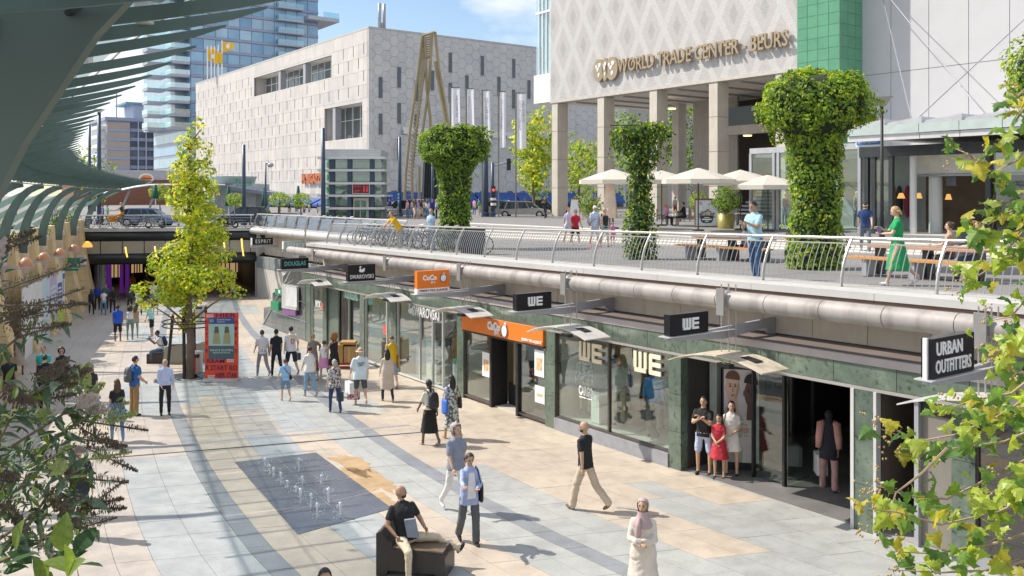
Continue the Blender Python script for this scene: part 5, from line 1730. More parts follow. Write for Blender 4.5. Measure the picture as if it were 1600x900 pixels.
# the great arm beside the viewpoint, rising past the nearest fins
ga=[(-3.3,6.0),(-2.95,7.0),(-2.66,7.75),(-2.36,8.35),(-2.02,8.86),(-1.58,9.32),(-1.0,9.75),(-.3,10.1)]
secs=[]
for i,(x,z) in enumerate(ga):
    x0,z0=ga[max(0,i-1)];x1,z1=ga[min(len(ga)-1,i+1)]
    L=math.hypot(x1-x0,z1-z0)
    nx_,nz_=-(z1-z0)/L*.25,(x1-x0)/L*.25
    secs.append([Vector((x-nx_,3.92,z-nz_)),Vector((x+nx_,3.92,z+nz_)),Vector((x+nx_,3.98,z+nz_)),Vector((x-nx_,3.98,z-nz_))])
mb=MB();mb.loft(secs);mb.build('great_arm',M('arm_olive',(.125,.165,.14),.5,.1,.1,1),cnp)

# ================================================================== poles and lamps
def pole(u,v0,y,r,label,name='street_pole',cat='pole',zb=5.4,head=None,mat=None,group=None):
    p=at_depth(u,v0,y)
    t=thing(name,label,cat,(p.x,p.y,zb),group=group)
    mb=MB();mb.tube([(p.x,p.y,zb-.05),(p.x,p.y,zb+(p.z-zb)*.4),p],[r,r*.9,r*.75],8);mb.build('mast',mat or navy,t, True)
    mb=MB();mb.lathe([(r*1.5,0),(r*1.5,.5),(r,.55)],(p.x,p.y,zb),8);mb.build('pole_foot',mat or navy,t)
    return t,p
pole(140,195,80,.16,'dark pole behind the canopy arms, left of the lamp mast')
t,p=pole(155,176,78,.20,'thick dark mast with small saucer lamp behind the canopy arms','lamp_mast','street lamp')
MB().lathe([(.1,0),(.45,.22),(.5,.3),(0,.34)],p,12).build('lamp_head',white_paint,t, True)
pole(381,226,76,.19,'dark tram pole in front of the store, left of the small lamp')
t,p=pole(415,256,74,.10,'thin dark lamp post with a single side lamp before the store','street_lamp','street lamp')
MB().ell(p+Vector((.40,0,-.1)),(.28,.22,.2),10,6).build('lamp_head',grey_paint,t, True)
mb=MB();mb.tube([p,p+Vector((.4,0,.05))],.05,5);mb.build('lamp_arm',navy,t)
pole(505,200,72,.20,'tall thick navy pole left of the glass lift tower')
pole(624.5,214,78,.18,'navy pole between the lift tower and the sculpture',zb=5.9)
pole(676,240,79,.15,'slim navy pole just left of the ivy column',zb=5.9)
pole(759,208,78,.26,'thick navy tram pole behind the white banners',zb=6.0)
t,p=pole(769.5,254,77,.17,'navy traffic light pole with a long side arm between banners','traffic_light','traffic light',zb=6.0)
q=at_depth(800,252,77)
mb=MB();mb.tube([p+Vector((0,0,-.3)),q],.10,6);mb.build('signal_arm',grey_paint,t)
for (u,v) in ((795,257),(771,300)):
    c=at_depth(u,v,76.8)
    MB().box(c.x-.17,c.x+.17,c.y-.15,c.y+.15,c.z-.5,c.z+.5).build('signal_head',black,t)
c=at_depth(771,297,76.6);MB().ell(c,(.11,.05,.11),8,6).build('red_light',glow('signal_red',(1,.05,.03),2.0),t)
for k in range(4):
    c=at_depth(771,311+k*4,76.9);MB().lathe([(.24,-.11),(.24,.11)],c,10).build('striped_band',white_paint if k%2==0 else black,t)
t,p=pole(1378,166,38,.085,'black street lamp with a saucer shade in front of the clothing shop','street_lamp','street lamp',zb=zg(23,33),mat=black)
MB().lathe([(.0,.0),(.16,.02),(.44,.34),(.47,.37)],p,20).build('lamp_shade',M('lamp_lens',(.33,.32,.31),.3),t, True)
MB().lathe([(.0,.40),(.2,.41),(.48,.375)],p,20).build('lamp_lid',grey_paint,t, True)
# ================================================================== vegetation
def leaf_cloud(mb,spots,size,nm,shape='oval'):
    for p,nrm in spots:
        nrm=(nrm+Vector((R.gauss(0,.45),R.gauss(0,.45),R.gauss(0,.35)))).normalized()
        a=nrm.orthogonal().normalized()
        a.rotate(Matrix.Rotation(R.uniform(0,6.283),3,nrm))
        b=nrm.cross(a)
        L=size*R.uniform(.65,1.25)
        if shape=='maple':
            w_=L*.95
            q=[(-.5,0,0),(-.22,.46,.10),(.12,.34,.05),(.5,0,-.12),(.12,-.34,.05),(-.22,-.46,.10)]
            vs=[p+a*(x*L)+b*(y*w_)+nrm*(z*L) for x,y,z in q]
            mb.add(vs,[(0,1,2,3),(0,3,4,5)],R.choice(nm))
        else:
            w_=L*.62
            vs=[p-a*(L*.5),p+b*(w_*.5)+nrm*(L*.1),p+a*(L*.5)-nrm*(L*.1),p-b*(w_*.5)+nrm*(L*.1)]
            mb.add(vs,[(0,1,2),(0,2,3)],R.choice(nm))
lf_yel=leafm('leaf_yellow_green',(.60,.60,.07),.5,.5,.15)
lf_lit=leafm('leaf_bright',(.33,.45,.06),.5)
lf_mid=leafm('leaf_green',(.17,.29,.05),.45)
lf_drk=leafm('leaf_dark',(.06,.12,.03),.35)
lf_org=leafm('leaf_orange',(.45,.20,.02),.45)
lf_pale=leafm('leaf_pale',(.22,.27,.16),.4)
bark=M('bark',(.17,.13,.10),.9,0,.3,4,.02,12)
bark_l=M('plane_bark',(.30,.26,.20),.85,0,.35,5,.01,10)
def tree(name,label,base,height,blobs,nleaf,lsize,mats,weights,tr=.12,group=None,trunk_top=.85,shape='maple',limbs=10,bark_=None):
    t=thing(name,label,'tree',base,group=group)
    base=Vector(base)
    tops=base+Vector((R.uniform(-.15,.15),0,height*trunk_top))
    mb=MB()
    n_=7
    axis=[base.lerp(tops,i/n_)+Vector((.04*math.sin(i*2),.04*math.cos(i*1.7),0))*(i>0) for i in range(n_+1)]
    mb.tube(axis,[tr*(1.15-.95*i/n_) for i in range(n_+1)],8)
    mb.build('trunk',bark_ or bark,t, True)
    lm=MB()
    for k in range(limbs):
        bl=R.choice(blobs)
        c,r_=Vector(bl[0])+base,bl[1]
        tgt=c+Vector((R.uniform(-.8,.8)*r_[0],R.uniform(-.8,.8)*r_[1],R.uniform(-.4,.7)*r_[2]))
        hz=max(.15,min(.95,(tgt.z-base.z-abs(tgt.x-base.x)*.7)/(height*trunk_top)))
        st_=base.lerp(tops,hz)
        md=st_.lerp(tgt,.5)+Vector((0,0,.1))
        lm.tube([st_,md,tgt],[tr*.35,tr*.22,tr*.07],5)
    o=lm.build('limbs',bark_ or bark,t, True)
    o['kind']='stuff'
    spots=[]
    vol=[b[1][0]*b[1][1]*b[1][2] for b in blobs]
    for k in range(nleaf):
        b=R.choices(blobs,vol)[0]
        while True:
            q=Vector((R.uniform(-1,1),R.uniform(-1,1),R.uniform(-1,1)))
            if q.length<1: break
        q=q.normalized()*(q.length**.45)
        p=base+Vector(b[0])+Vector((q.x*b[1][0],q.y*b[1][1],q.z*b[1][2]))
        g=noise.noise(p*1.1/max(.5,b[1][0]*.6))
        if g<-.06 and R.random()<.85: continue
        spots.append((p,(q+Vector((0,0,.5))).normalized()))
    mb=MB()
    mw=[i for i,w_ in enumerate(weights) for _ in range(w_)]
    leaf_cloud(mb,spots,lsize,mw,shape)
    mb.build('crown',mats,t, False,fix=False)
    return t
# young plane tree with yellowing leaves in the mall
tb=on_floor(297,592)
blobs=[]
prof_=[(2.3,.5),(3.1,1.25),(3.9,1.55),(4.7,1.55),(5.5,1.40),(6.3,1.25),(7.1,1.15),(7.9,1.0),(8.7,.75),(9.3,.45)]
for z,r_ in prof_:
    for k in range(3):
        a=R.uniform(0,6.28)
        blobs.append(((r_*.44*math.cos(a)+.02*z,r_*.44*math.sin(a),z+R.uniform(-.2,.2)),(r_*.62,r_*.62,.55)))
for dx,z in ((1.6,3.3),(-1.7,2.9),(-1.15,4.2),(1.2,4.7),(-1.75,3.4)):blobs.append(((dx,0,z),(.55,.5,.32)))
yt=tree('plane_tree','slim young plane tree with yellowing leaves standing in the mall',(tb.x,tb.y,tb.z),9.9,blobs,13000,.135,[lf_yel,leafm('leaf_lime',(.42,.50,.06),.5,.5,.15),lf_lit,lf_org,lf_pale,lf_mid],[16,12,8,1,3,5],.15,trunk_top=.93,limbs=26)
grate=thing('tree_grate','round dark iron tree grate under the young plane tree','tree grate',(tb.x,tb.y,tb.z))
mb=MB()
for r_ in (.45,.7,.95,1.2):mb.lathe([(r_-.05,.004),(r_-.05,.016),(r_+.05,.016),(r_+.05,.004)],(tb.x,tb.y,tb.z),28)
mb.build('grate_rings',dark_metal,grate)
mb=MB();mb.lathe([(.28,.0),(1.28,.0),(1.3,.006)],(tb.x,tb.y,tb.z),28);mb.build('grate_plate',M('grate_grey',(.12,.12,.12),.7,.2),grate)
stk=M('black_stake',(.03,.028,.026),.6)
for k,(u0,v0,u1,v1) in enumerate(((262,575,270,494),(288,592,287,487),(304,580,303,490),(327,560,321,480))):
    a=on_floor(u0,v0);b=at_depth(u1,v1,a.y)
    t=thing('tree_stake',['leaning black tree stake beside the seated backpacker','upright black tree stake in front of the plane trunk','upright black tree stake right behind the plane trunk','black tree stake left of the red poster stand'][k],'stake',a,group='stakes holding the plane tree')
    mb=MB();mb.tube([a,b],.065,8);mb.build('stake_post',stk,t)
    MB().lathe([(.05,0),(.06,.06),(.0,.14)],b,8).build('stake_tip',M('brass_tip',(.35,.25,.1),.4,.6),t)
mb=MB()
for z in (2.05,2.2):
    ring=[Vector((tb.x+1.0*math.cos(a),tb.y+1.0*math.sin(a),tb.z+z)) for a in [6.283*i/16 for i in range(17)]]
    mb.tube(ring,.025,5)
o=mb.build('tree_guard',stk, None);tag(o,'pair of dark guard rings round the plane tree trunk','tree guard')
# background trees
def bgtree(label,u,vb,y,h,rx,n_,mats,wts,zb=None,group='trees in the street behind'):
    p=at_depth(u,vb,y)
    z=zb if zb is not None else TER-.1
    bl=[]
    for k in range(9):
        f_=k/8
        r_=rx*(.55+.55*math.sin(math.pi*(f_*.85+.1)))
        a=R.uniform(0,6.28)
        bl.append(((rx*.35*math.cos(a),rx*.35*math.sin(a),h*(.28+.66*f_)),(r_*.75,r_*.75,h*.13)))
    return tree('street_tree',label,(p.x,p.y,z),h,bl,n_,.34,mats,wts,.16,group=group,shape='maple',limbs=9)
bgtree('bright yellow green tree left of the first office column',834,330,88,10.2,2.4,3000,[lf_yel,lf_lit,lf_mid],[5,4,3])
bgtree('green tree seen between the first two office columns',905,330,100,8.6,3.2,2000,[lf_yel,lf_lit,lf_mid],[3,4,5])
bgtree('green tree behind the second office column',985,330,108,12.5,4.2,2600,[lf_lit,lf_mid,lf_drk],[4,5,4])
bgtree('dark green tree framed by the third and fourth office columns',1068,330,104,13.5,3.6,2600,[lf_lit,lf_mid,lf_drk],[3,5,5])
bgtree('olive tree behind the canopy, beside the dark poles',148,330,130,9.5,3.4,1200,[lf_lit,lf_mid,lf_drk],[3,5,4],5.4)
for k,(u,v,y,r_) in enumerate(((368,312,82,.95),(437,312,80,1.0),(470,313,81,1.0),(250,300,84,1.1))):
    c=at_depth(u,v,y)
    t=thing('standard_shrub',['round clipped pale shrub left of the store café','round yellow shrub beside the small street lamp','clipped pale shrub row by the closed green parasols','small shrub near the street canopy, left of the plane tree'][k],'shrub',(c.x,c.y,5.45),group='clipped café shrubs in the street')
    mb=MB();mb.tube([(c.x,c.y,5.4),(c.x,c.y,c.z)],.07,5);mb.build('stem',bark,t)
    sp_2=[]
    for i in range(420):
        q=Vector((R.gauss(0,1),R.gauss(0,1),R.gauss(0,1))).normalized()
        sp_2.append((c+Vector((q.x*r_,q.y*r_,q.z*r_*.7))*R.uniform(.7,1),q))
    mb=MB();leaf_cloud(mb,sp_2,.22,[0,0,1,1,2]);mb.build('foliage',[lf_pale,lf_lit,lf_mid],t,fix=False)

# ------------------------------------------------------------------ ivy covered columns
def ivy_column(label,s,c,prof,n_,lsize,wts,u_top_only=False):
    b=W(s,c,zlow(s))
    t=thing('ivy_column',label,'ivy column',b,group='ivy covered columns on the plaza')
    ck=.86 if len(prof)>11 else .62
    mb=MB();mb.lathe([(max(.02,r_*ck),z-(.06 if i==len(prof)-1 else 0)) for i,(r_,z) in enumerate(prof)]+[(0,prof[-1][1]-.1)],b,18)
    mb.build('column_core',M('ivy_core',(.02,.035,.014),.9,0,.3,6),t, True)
    segs=[]
    for (r0,z0),(r1,z1) in zip(prof,prof[1:]):
        segs.append(((r0,z0,r1,z1),max(r0,r1)*math.hypot(r1-r0,z1-z0)+1e-4))
    sp_2=[]
    for k in range(n_):
        (r0,z0,r1,z1),_=R.choices(segs,[w_ for _,w_ in segs])[0]
        f_=R.random();a=R.uniform(0,6.283)
        r_,z=r0+(r1-r0)*f_,z0+(z1-z0)*f_
        L=math.hypot(r1-r0,z1-z0) or 1
        nr,nz=(z1-z0)/L,-(r1-r0)/L
        nrm=Vector((nr*math.cos(a),nr*math.sin(a),nz))
        p0=b+Vector((r_*math.cos(a),r_*math.sin(a),z))
        bump_=(noise.noise(p0*1.7)*.16+noise.noise(p0*4)*.06)*(2.1 if z>3.6 else 1.0)
        p=p0+nrm*(bump_+R.uniform(-.10,.08))
        if bump_<-.09 and R.random()<.35: continue
        sp_2.append((p,(nrm+Vector((0,0,.35))).normalized()))
    mw=[i for i,w_ in enumerate(wts) for _ in range(w_)]
    mb=MB();leaf_cloud(mb,sp_2,lsize,mw)
    for k in range(70):
        a=R.uniform(0,6.283);z=R.uniform(.4,prof[-1][1])
        r_=table([(q[1],q[0]) for q in prof if q[0]>.05])(z)*.98
        dv=Vector((math.cos(a),math.sin(a),R.uniform(-.5,.8)))
        leaf_cloud(mb,[(b+Vector((r_*math.cos(a),r_*math.sin(a),z))+dv*(.06*i)+Vector((0,0,-.006*i*i)),dv) for i in range(R.randint(2,6))],lsize*.85,mw)
    # trailing strands under the head
    for k in range(26):
        a=R.uniform(0,6.283);rr_=max(r_ for r_,_ in prof)*R.uniform(.8,1.05)
        zt=max(z for r_,z in prof if r_>.8*max(q for q,_ in prof))-.5
        L=R.uniform(.2,.7)
        leaf_cloud(mb,[(b+Vector((rr_*math.cos(a)+R.gauss(0,.04),rr_*math.sin(a)+R.gauss(0,.04),zt-L*i/7)),Vector((math.cos(a),math.sin(a),.3))) for i in range(8)],lsize,mw)
    mb.build('ivy',[lf_lit,lf_mid,lf_drk,lf_yel],t,fix=False)
    return t
iv3=[(.66,0),(.62,1.2),(.61,2.6),(.65,3.2),(.78,3.55),(1.05,3.78),(1.34,4.0),(1.44,4.3),(1.42,4.68),(1.28,4.98),(.95,5.13),(.5,5.18),(.0,5.16)]
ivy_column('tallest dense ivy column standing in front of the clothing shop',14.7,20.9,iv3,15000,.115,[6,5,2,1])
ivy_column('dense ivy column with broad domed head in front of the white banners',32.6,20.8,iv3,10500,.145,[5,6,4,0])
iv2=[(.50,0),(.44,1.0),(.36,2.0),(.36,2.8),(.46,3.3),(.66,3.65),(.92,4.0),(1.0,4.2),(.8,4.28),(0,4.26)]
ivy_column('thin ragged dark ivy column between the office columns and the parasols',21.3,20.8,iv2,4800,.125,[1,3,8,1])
ivy_column('ivy column cut by the right edge, only its leafy head showing',8.16,20.9,iv3,9000,.115,[6,5,2,1])
t=thing('trellis_frame','rusty arched metal frame poking out of the ragged ivy column','trellis',W(21.3,20.8,10))
mb=MB();c=W(21.3,20.8,zlow(21.3)+4.0)
mb.tube([c+Vector((.2+.75*math.cos(a),0,.0+.42*math.sin(a))) for a in [math.pi*i/10 for i in range(6)]],.05,6);mb.tube([c+Vector((-1.0,0,.40)),c+Vector((.3,0,.42))],.02,4)
mb.build('frame_bow',dark_metal,t)
# cafe planter and rose bush
def bush(label,base,r_,h,n_,ls,mats,wts,pot=None,name='potted_shrub'):
    t=thing(name,label,'plant',base)
    base=Vector(base)
    z0=0
    if pot:
        z0=pot[1]
        mb=MB();mb.lathe([(pot[0]*.92,0),(pot[0],pot[1]),(pot[0]*.9,pot[1]),(pot[0]*.88,pot[1]-.08),(0,pot[1]-.08)],base,20);mb.build('pot',pot[2],t, True)
    mb=MB()
    for k in range(7):
        a=R.uniform(0,6.28);mb.tube([base+Vector((0,0,z0*.9)),base+Vector((r_*.4*math.cos(a),r_*.4*math.sin(a),z0+(h-z0)*.5)),base+Vector((r_*.8*math.cos(a),r_*.8*math.sin(a),z0+(h-z0)*R.uniform(.7,.98)))],.02,4)
    mb.build('stems',bark,t)
    sp_2=[]
    for k in range(n_):
        q=Vector((R.gauss(0,1),R.gauss(0,1),R.gauss(0,1))).normalized()*R.random()**.4
        p=base+Vector((q.x*r_,q.y*r_,z0+(h-z0)*(.5+.5*q.z)))
        if noise.noise(p*2.2)<-.12: continue
        sp_2.append((p,(q+Vector((0,0,.4))).normalized()))
    mb=MB();leaf_cloud(mb,sp_2,ls,[i for i,w_ in enumerate(wts) for _ in range(w_)]);mb.build('foliage',mats,t,fix=False)
    return t
olive_pot=M('olive_pot',(.33,.28,.08),.35,.3,.1,2)
pc=on_level(1134,357,TER)
bush('olive gold pot with a feathery green shrub right of the pot poster',(pc.x,pc.y,TER),.95,2.4,1500,.16,[lf_lit,lf_mid,lf_drk],[3,5,4],(.48,.85,olive_pot))
pc=on_level(923,349,TER)
bush('rose bush with yellow and orange leaves beside the white menu board',(pc.x,pc.y,TER),.85,2.0,900,.17,[lf_lit,lf_mid,lf_pale,lf_org],[4,4,3,1],(.25,.35,M('dark_pot',(.06,.06,.06),.6)))
pc=on_level(1100,345,TER)
bush('leafy shrub behind the pot poster under the parasol',(pc.x,pc.y+2,TER),.8,2.3,700,.16,[lf_lit,lf_mid,lf_yel],[4,4,2],(.4,.6,olive_pot))
# planting along the top of the left wall
for k,(s,l) in enumerate(((70.3,'dark green shrub on the wall top next to the passage'),(63.8,'dark green shrub on the wall top above the green sign'),(57.5,'low pale green plant on the wall top'),(51.3,'low plant in the wall planter behind a canopy arm'),(45.2,'leafy shrub on the wall top at the left edge'))):
    p=Lw(s,-.15,5.6)
    bush(l,p,.75,1.5 if k in (0,1,4) else .55,380,.17,[lf_mid,lf_drk,lf_pale],[5,4,2], None,'wall_shrub')

# ------------------------------------------------------------------ foreground: plane tree twigs at the right, butterfly bush at the left
def palm_leaf():
    # five lobed leaf, folded along its midrib, tip towards +x
    half=[(0,0),(-.10,.12),(-.02,.30),(-.22,.48),(.04,.50),(.14,.62),(.30,.42),(.38,.30),(.52,.36),(.62,.20),(.80,.15),(1.0,0)]
    mb=MB()
    for sg in (1,-1):
        vs=[Vector((x,y*sg,-.22*abs(y)+.10*math.sin(x*4)+.05*math.sin(9*y+x*3)-.10*x*x)) for x,y in half]
        mid=[Vector((.18,0,.06)),Vector((.5,0,.06)),Vector((.78,0,.0))]
        n_=len(vs)
        fs=[(0,1,2,n_),(n_,2,3,4),(n_,4,5,6),(n_,6,7,n_+1),(n_+1,7,8,9),(n_+1,9,10,n_+2),(n_+2,10,11)]
        mb.add(vs+mid,fs if sg>0 else [f[::-1] for f in fs],0)
    mb.tube([(0,0,0),(-.2,.01,.02),(-.42,0,.0)],.012,4,1)
    return mb
lm_=[leafm('plane_leaf_green',(.15,.27,.045),.5,.38,.35,.6),leafm('plane_leaf_lime',(.34,.43,.06),.5,.4,.35,.6),leafm('plane_leaf_deep',(.08,.17,.04),.45,.36,.3,.6),leafm('plane_leaf_yellow',(.42,.38,.05),.5,.45,.4,.5),leafm('plane_leaf_rust',(.40,.18,.05),.4,.5,.4,.4)]
twig=M('twig',(.34,.26,.16),.8,0,.25,12)
pl_me=[palm_leaf().mesh('leaf',[m,twig],fix=False) for m in lm_]
ft=thing('plane_tree','leafy plane tree branches with seed balls reaching in at the right edge','tree',(6.6,7.4,zf(2)))
mb=MB();mb.tube([(6.6,7.4,zf(2)),(6.55,7.4,5),(6.4,7.3,8),(6.2,7.2,11)],[.2,.17,.13,.07],9);mb.build('trunk',bark_l,ft, True)
nleaf_=0
def add_leaf(p,dirv,size):
    global nleaf_
    if nleaf_>=296: return
    nleaf_+=1
    m=R.choices(pl_me,(8,9,3,2,1 if R.random()<.12 else 0))[0]
    o=bpy.data.objects.new('leaf',m);COL.objects.link(o);o.parent=ft
    x=dirv.normalized()
    nz=Vector((R.gauss(-.25,.5),R.gauss(-.5,.5),R.gauss(.75,.4))).normalized()
    y=nz.cross(x).normalized();nz=x.cross(y)
    rot=Matrix((x,y,nz)).transposed().to_4x4()
    o.matrix_basis=WM[ft.name].inverted()@(Matrix.Translation(p)@ rot @ Matrix.Scale(size,4))
seeds=MB()
small=MB()
PL=palm_leaf()
def spray(pts,y,nl,size,balls=3,side=1.0):
    P3=[at_depth(u,v,y+R.uniform(-.15,.15)) for u,v in pts]
    m_=len(P3)
    mb=MB();mb.tube(P3,[.012*(1-.7*i/(m_-1)) for i in range(m_)],5);mb.build('branch',twig,ft)
    for k in range(nl):
        f_=(k+R.random())/nl
        f_=.15+.85*f_
        i=min(m_-2,int(f_*(m_-1)));g=f_*(m_-1)-i
        p=P3[i].lerp(P3[i+1],g)
        d_=(P3[i+1]-P3[i]).normalized()
        out=(d_*R.uniform(.1,.9)+Vector((R.gauss(0,.7),R.gauss(0,.5),R.gauss(-.15,.6)))).normalized()
        st_=p+out*size*.42
        add_leaf(st_,out+Vector((0,0,-.35)),size*R.uniform(.5,1.0))
        for e in range(2 if p.x/p.y>.49 else R.choice((0,1,1))):
            x=(out+Vector((R.gauss(0,.6),R.gauss(0,.6),R.gauss(-.2,.5)))).normalized()
            nz=Vector((R.gauss(-.25,.5),R.gauss(-.5,.5),R.gauss(.75,.4))).normalized()
            y_=nz.cross(x).normalized();nz=x.cross(y_);k_=size*R.uniform(.4,.75)
            q_=p+Vector((R.gauss(0,.08),R.gauss(0,.12),R.gauss(0,.08)))
            mi=R.choice((0,0,1,1,1,2,3))
            small.add([q_+(x*v_[0]+y_*v_[1]+nz*v_[2])*k_ for v_ in PL.v],PL.f,mi)
    for k in range(balls):
        p=P3[-1]+Vector((R.gauss(0,.06),R.gauss(0,.06),R.gauss(0,.06)))
        seeds.ell(p,(.011,.011,.011),6,4)
        for j in range(3):seeds.ell(p+Vector((R.gauss(0,.025),R.gauss(0,.02),R.gauss(0,.025))),(.008,.008,.010),5,4)
FY=6.6
for pts,nl,sz,bl in (
    ([(1640,120),(1600,170),(1570,215),(1545,240)],10,.17,2),([(1640,190),(1590,250),(1550,270),(1512,240),(1492,232)],11,.20,3),([(1640,260),(1580,330),(1545,350),(1520,345)],13,.20,3),
    ([(1650,320),(1580,400),(1530,430),(1498,440)],14,.18,4),([(1640,420),(1605,465),(1580,495),(1552,500)],9,.15,3),([(1640,330),(1600,360),(1570,395)],8,.19,1),
    ([(1650,560),(1580,615),(1520,625),(1480,640)],14,.15,5),([(1640,600),(1560,650),(1490,680),(1430,690),(1370,668)],18,.17,6),([(1640,660),(1570,690),(1500,700),(1450,705),(1405,700)],16,.18,4),
    ([(1640,700),(1560,740),(1480,780),(1420,775),(1368,758)],18,.17,6),([(1650,760),(1560,800),(1470,820),(1400,800),(1355,795)],19,.17,5),([(1650,820),(1550,850),(1460,865),(1390,862)],18,.17,4),
    ([(1650,860),(1560,890),(1470,895),(1390,890)],17,.17,3),([(1640,560),(1600,590),(1560,560),(1540,545)],9,.15,5),([(1640,620),(1590,640),(1540,650)],12,.18,3),([(1640,740),(1600,760),(1540,770)],14,.19,3),([(1640,460),(1610,500),(1570,560)],8,.17,4),
    ([(1650,90),(1610,130),(1590,150),(1575,140)],5,.14,2),([(1480,700),(1440,740),(1400,770),(1380,830)],8,.15,3)):
    spray(pts,FY+R.uniform(-.5,.6),int(nl*.6+.5),sz,bl)
o=small.build('small_leaves',lm_,ft,fix=False);o['kind']='stuff'
o=seeds.build('seed_balls',M('seed_brown',(.45,.32,.14),.8,0,.3,30),ft, True);o['kind']='stuff'

# butterfly bush
def lance(w_=.16,droop=.25):
    mb=MB()
    xs_=[(0,.01),(.15,.6),(.4,1),(.7,.7),(.9,.28),(1,0)]
    for sg in (1,-1):
        mid=[Vector((x,0,-.0-droop*x*x)) for x,y in xs_]
        ed=[Vector((x,sg*y*w_,.04*y-droop*x*x)) for x,y in xs_]
        n_=len(xs_)
        mb.add(mid+ed,[(i,i+1,n_+i+1,n_+i) if sg<0 else (i,n_+i,n_+i+1,i+1) for i in range(n_-1)])
    return mb
bm_=[leafm('buddleia_dark',(.075,.13,.065),.25,.5,.3,.4),leafm('buddleia_blue',(.11,.17,.13),.25,.5,.3,.4),leafm('buddleia_lime',(.16,.24,.05),.45,.5,.3)]
ln_me=[lance(.14,.2).mesh('leaf',bm_[0],fix=False),lance(.16,.35).mesh('leaf',bm_[1],fix=False),lance(.13,.15).mesh('leaf',bm_[2],fix=False)]
wm_=leafm('broad_leaf',(.045,.095,.04),.2,.6,.3,.15)
wide=[lance(.30,.25).mesh('leaf',wm_,fix=False),lance(.32,.3).mesh('leaf',bm_[2],fix=False),lance(.30,.1).mesh('leaf',wm_,fix=False)]
pb=W(3.2,-.6,5.2)
plr=thing('stone_planter','pale stone planter box under the butterfly bush, below the view','planter',pb)
MB().cbox(1.2,6.0,-2.6,.25,2.0,5.9).build('planter_box',sand,plr)
MB().cbox(1.4,5.8,-2.4,.05,5.9,5.95).build('planter_soil',M('soil',(.06,.045,.03),.95),plr)
bb=thing('butterfly_bush','dark butterfly bush with dried brown flower spikes at the lower left','shrub',W(3.6,-.5,5.95))
nb_=0
def bleaf(p,dirv,size,meshes,w_=None):
    global nb_
    if nb_>=296: return
    nb_+=1
    m=R.choices(meshes,w_ or (5,4,1.4))[0]
    o=bpy.data.objects.new('leaf',m);COL.objects.link(o);o.parent=bb
    x=dirv.normalized()
    nz=Vector((R.gauss(0,.4),R.gauss(-.3,.4),R.gauss(.9,.3))).normalized()
    y=nz.cross(x).normalized();nz=x.cross(y)
    o.matrix_basis=WM[bb.name].inverted()@(Matrix.Translation(p)@ Matrix((x,y,nz)).transposed().to_4x4()@ Matrix.Scale(size,4))
root_=W(3.6,-.5,5.95)
spike_dry=M('dried_spike',(.145,.115,.08),.9,0,.4,30)
spike_pale=M('pale_blossom',(.50,.42,.38),.8,0,.2,30)
spike_lime=M('lime_bud',(.35,.40,.14),.8,0,.2,30)
def spike(p,d_,L,r_,mat,n_=70):
    mb=MB();d_=d_.normalized()
    mb.tube([p,p+d_*L],.003,4)
    a,b=d_.orthogonal().normalized(), None
    b=d_.cross(a)
    for k in range(n_):
        f_=R.random();th=R.uniform(0,6.283)
        rr_=r_*(1-f_)**.6*R.uniform(.4,1.1)
        q=p+d_*(L*f_)+a*(rr_*math.cos(th))+b*(rr_*math.sin(th))
        e=R.uniform(.0025,.0055)
        mb.add([q+Vector((0,0,e*1.3)),q+a*e*1.4,q+b*e,q-a*e*.8,q-Vector((0,0,e))],[(0,1,2),(0,2,3),(4,2,1),(4,3,2),(0,3,1),(4,1,3)])
    mb.build('flower_spike',mat,bb,fix=False)
def bstem(pts,y,nl,size,ws=None):
    P3=[at_depth(u,v,y+R.uniform(-.1,.1)) for u,v in pts]
    mb=MB();mb.tube([root_]+P3,[.008]+[.006-.0035*i/len(P3) for i in range(len(P3))],5);mb.build('stem',M('bush_stem',(.16,.12,.07),.8),bb)
    m_=len(P3)
    for k in range(nl):
        f_=.05+.95*(k+R.random())/nl
        i=min(m_-2,int(f_*(m_-1)));g=f_*(m_-1)-i
        p=P3[i].lerp(P3[i+1],g)
        d_=(P3[i+1]-P3[i]).normalized()
        out=d_*R.uniform(.2,.9)+Vector((R.gauss(0,.6),R.gauss(0,.5),R.gauss(-.1,.5)))
        bleaf(p,out,size*R.uniform(.65,1.2),ln_me,ws)
        for e in range(3):
            x=(out+Vector((R.gauss(0,.6),R.gauss(0,.6),R.gauss(0,.5)))).normalized()
            nz=Vector((R.gauss(0,.4),R.gauss(-.3,.4),R.gauss(.9,.3))).normalized()
            y_=nz.cross(x).normalized();nz=x.cross(y_);k_=size*R.uniform(.4,.85)
            q_=p+Vector((R.gauss(0,.03),R.gauss(0,.06),R.gauss(0,.035)))
            bsm.add([q_+(x*v_[0]+y_*v_[1]+nz*v_[2])*k_ for v_ in LN.v],LN.f,R.choice((0,0,0,1,1,2)))
    return P3
BY=2.9
bsm,LN=MB(),lance(.15,.25)
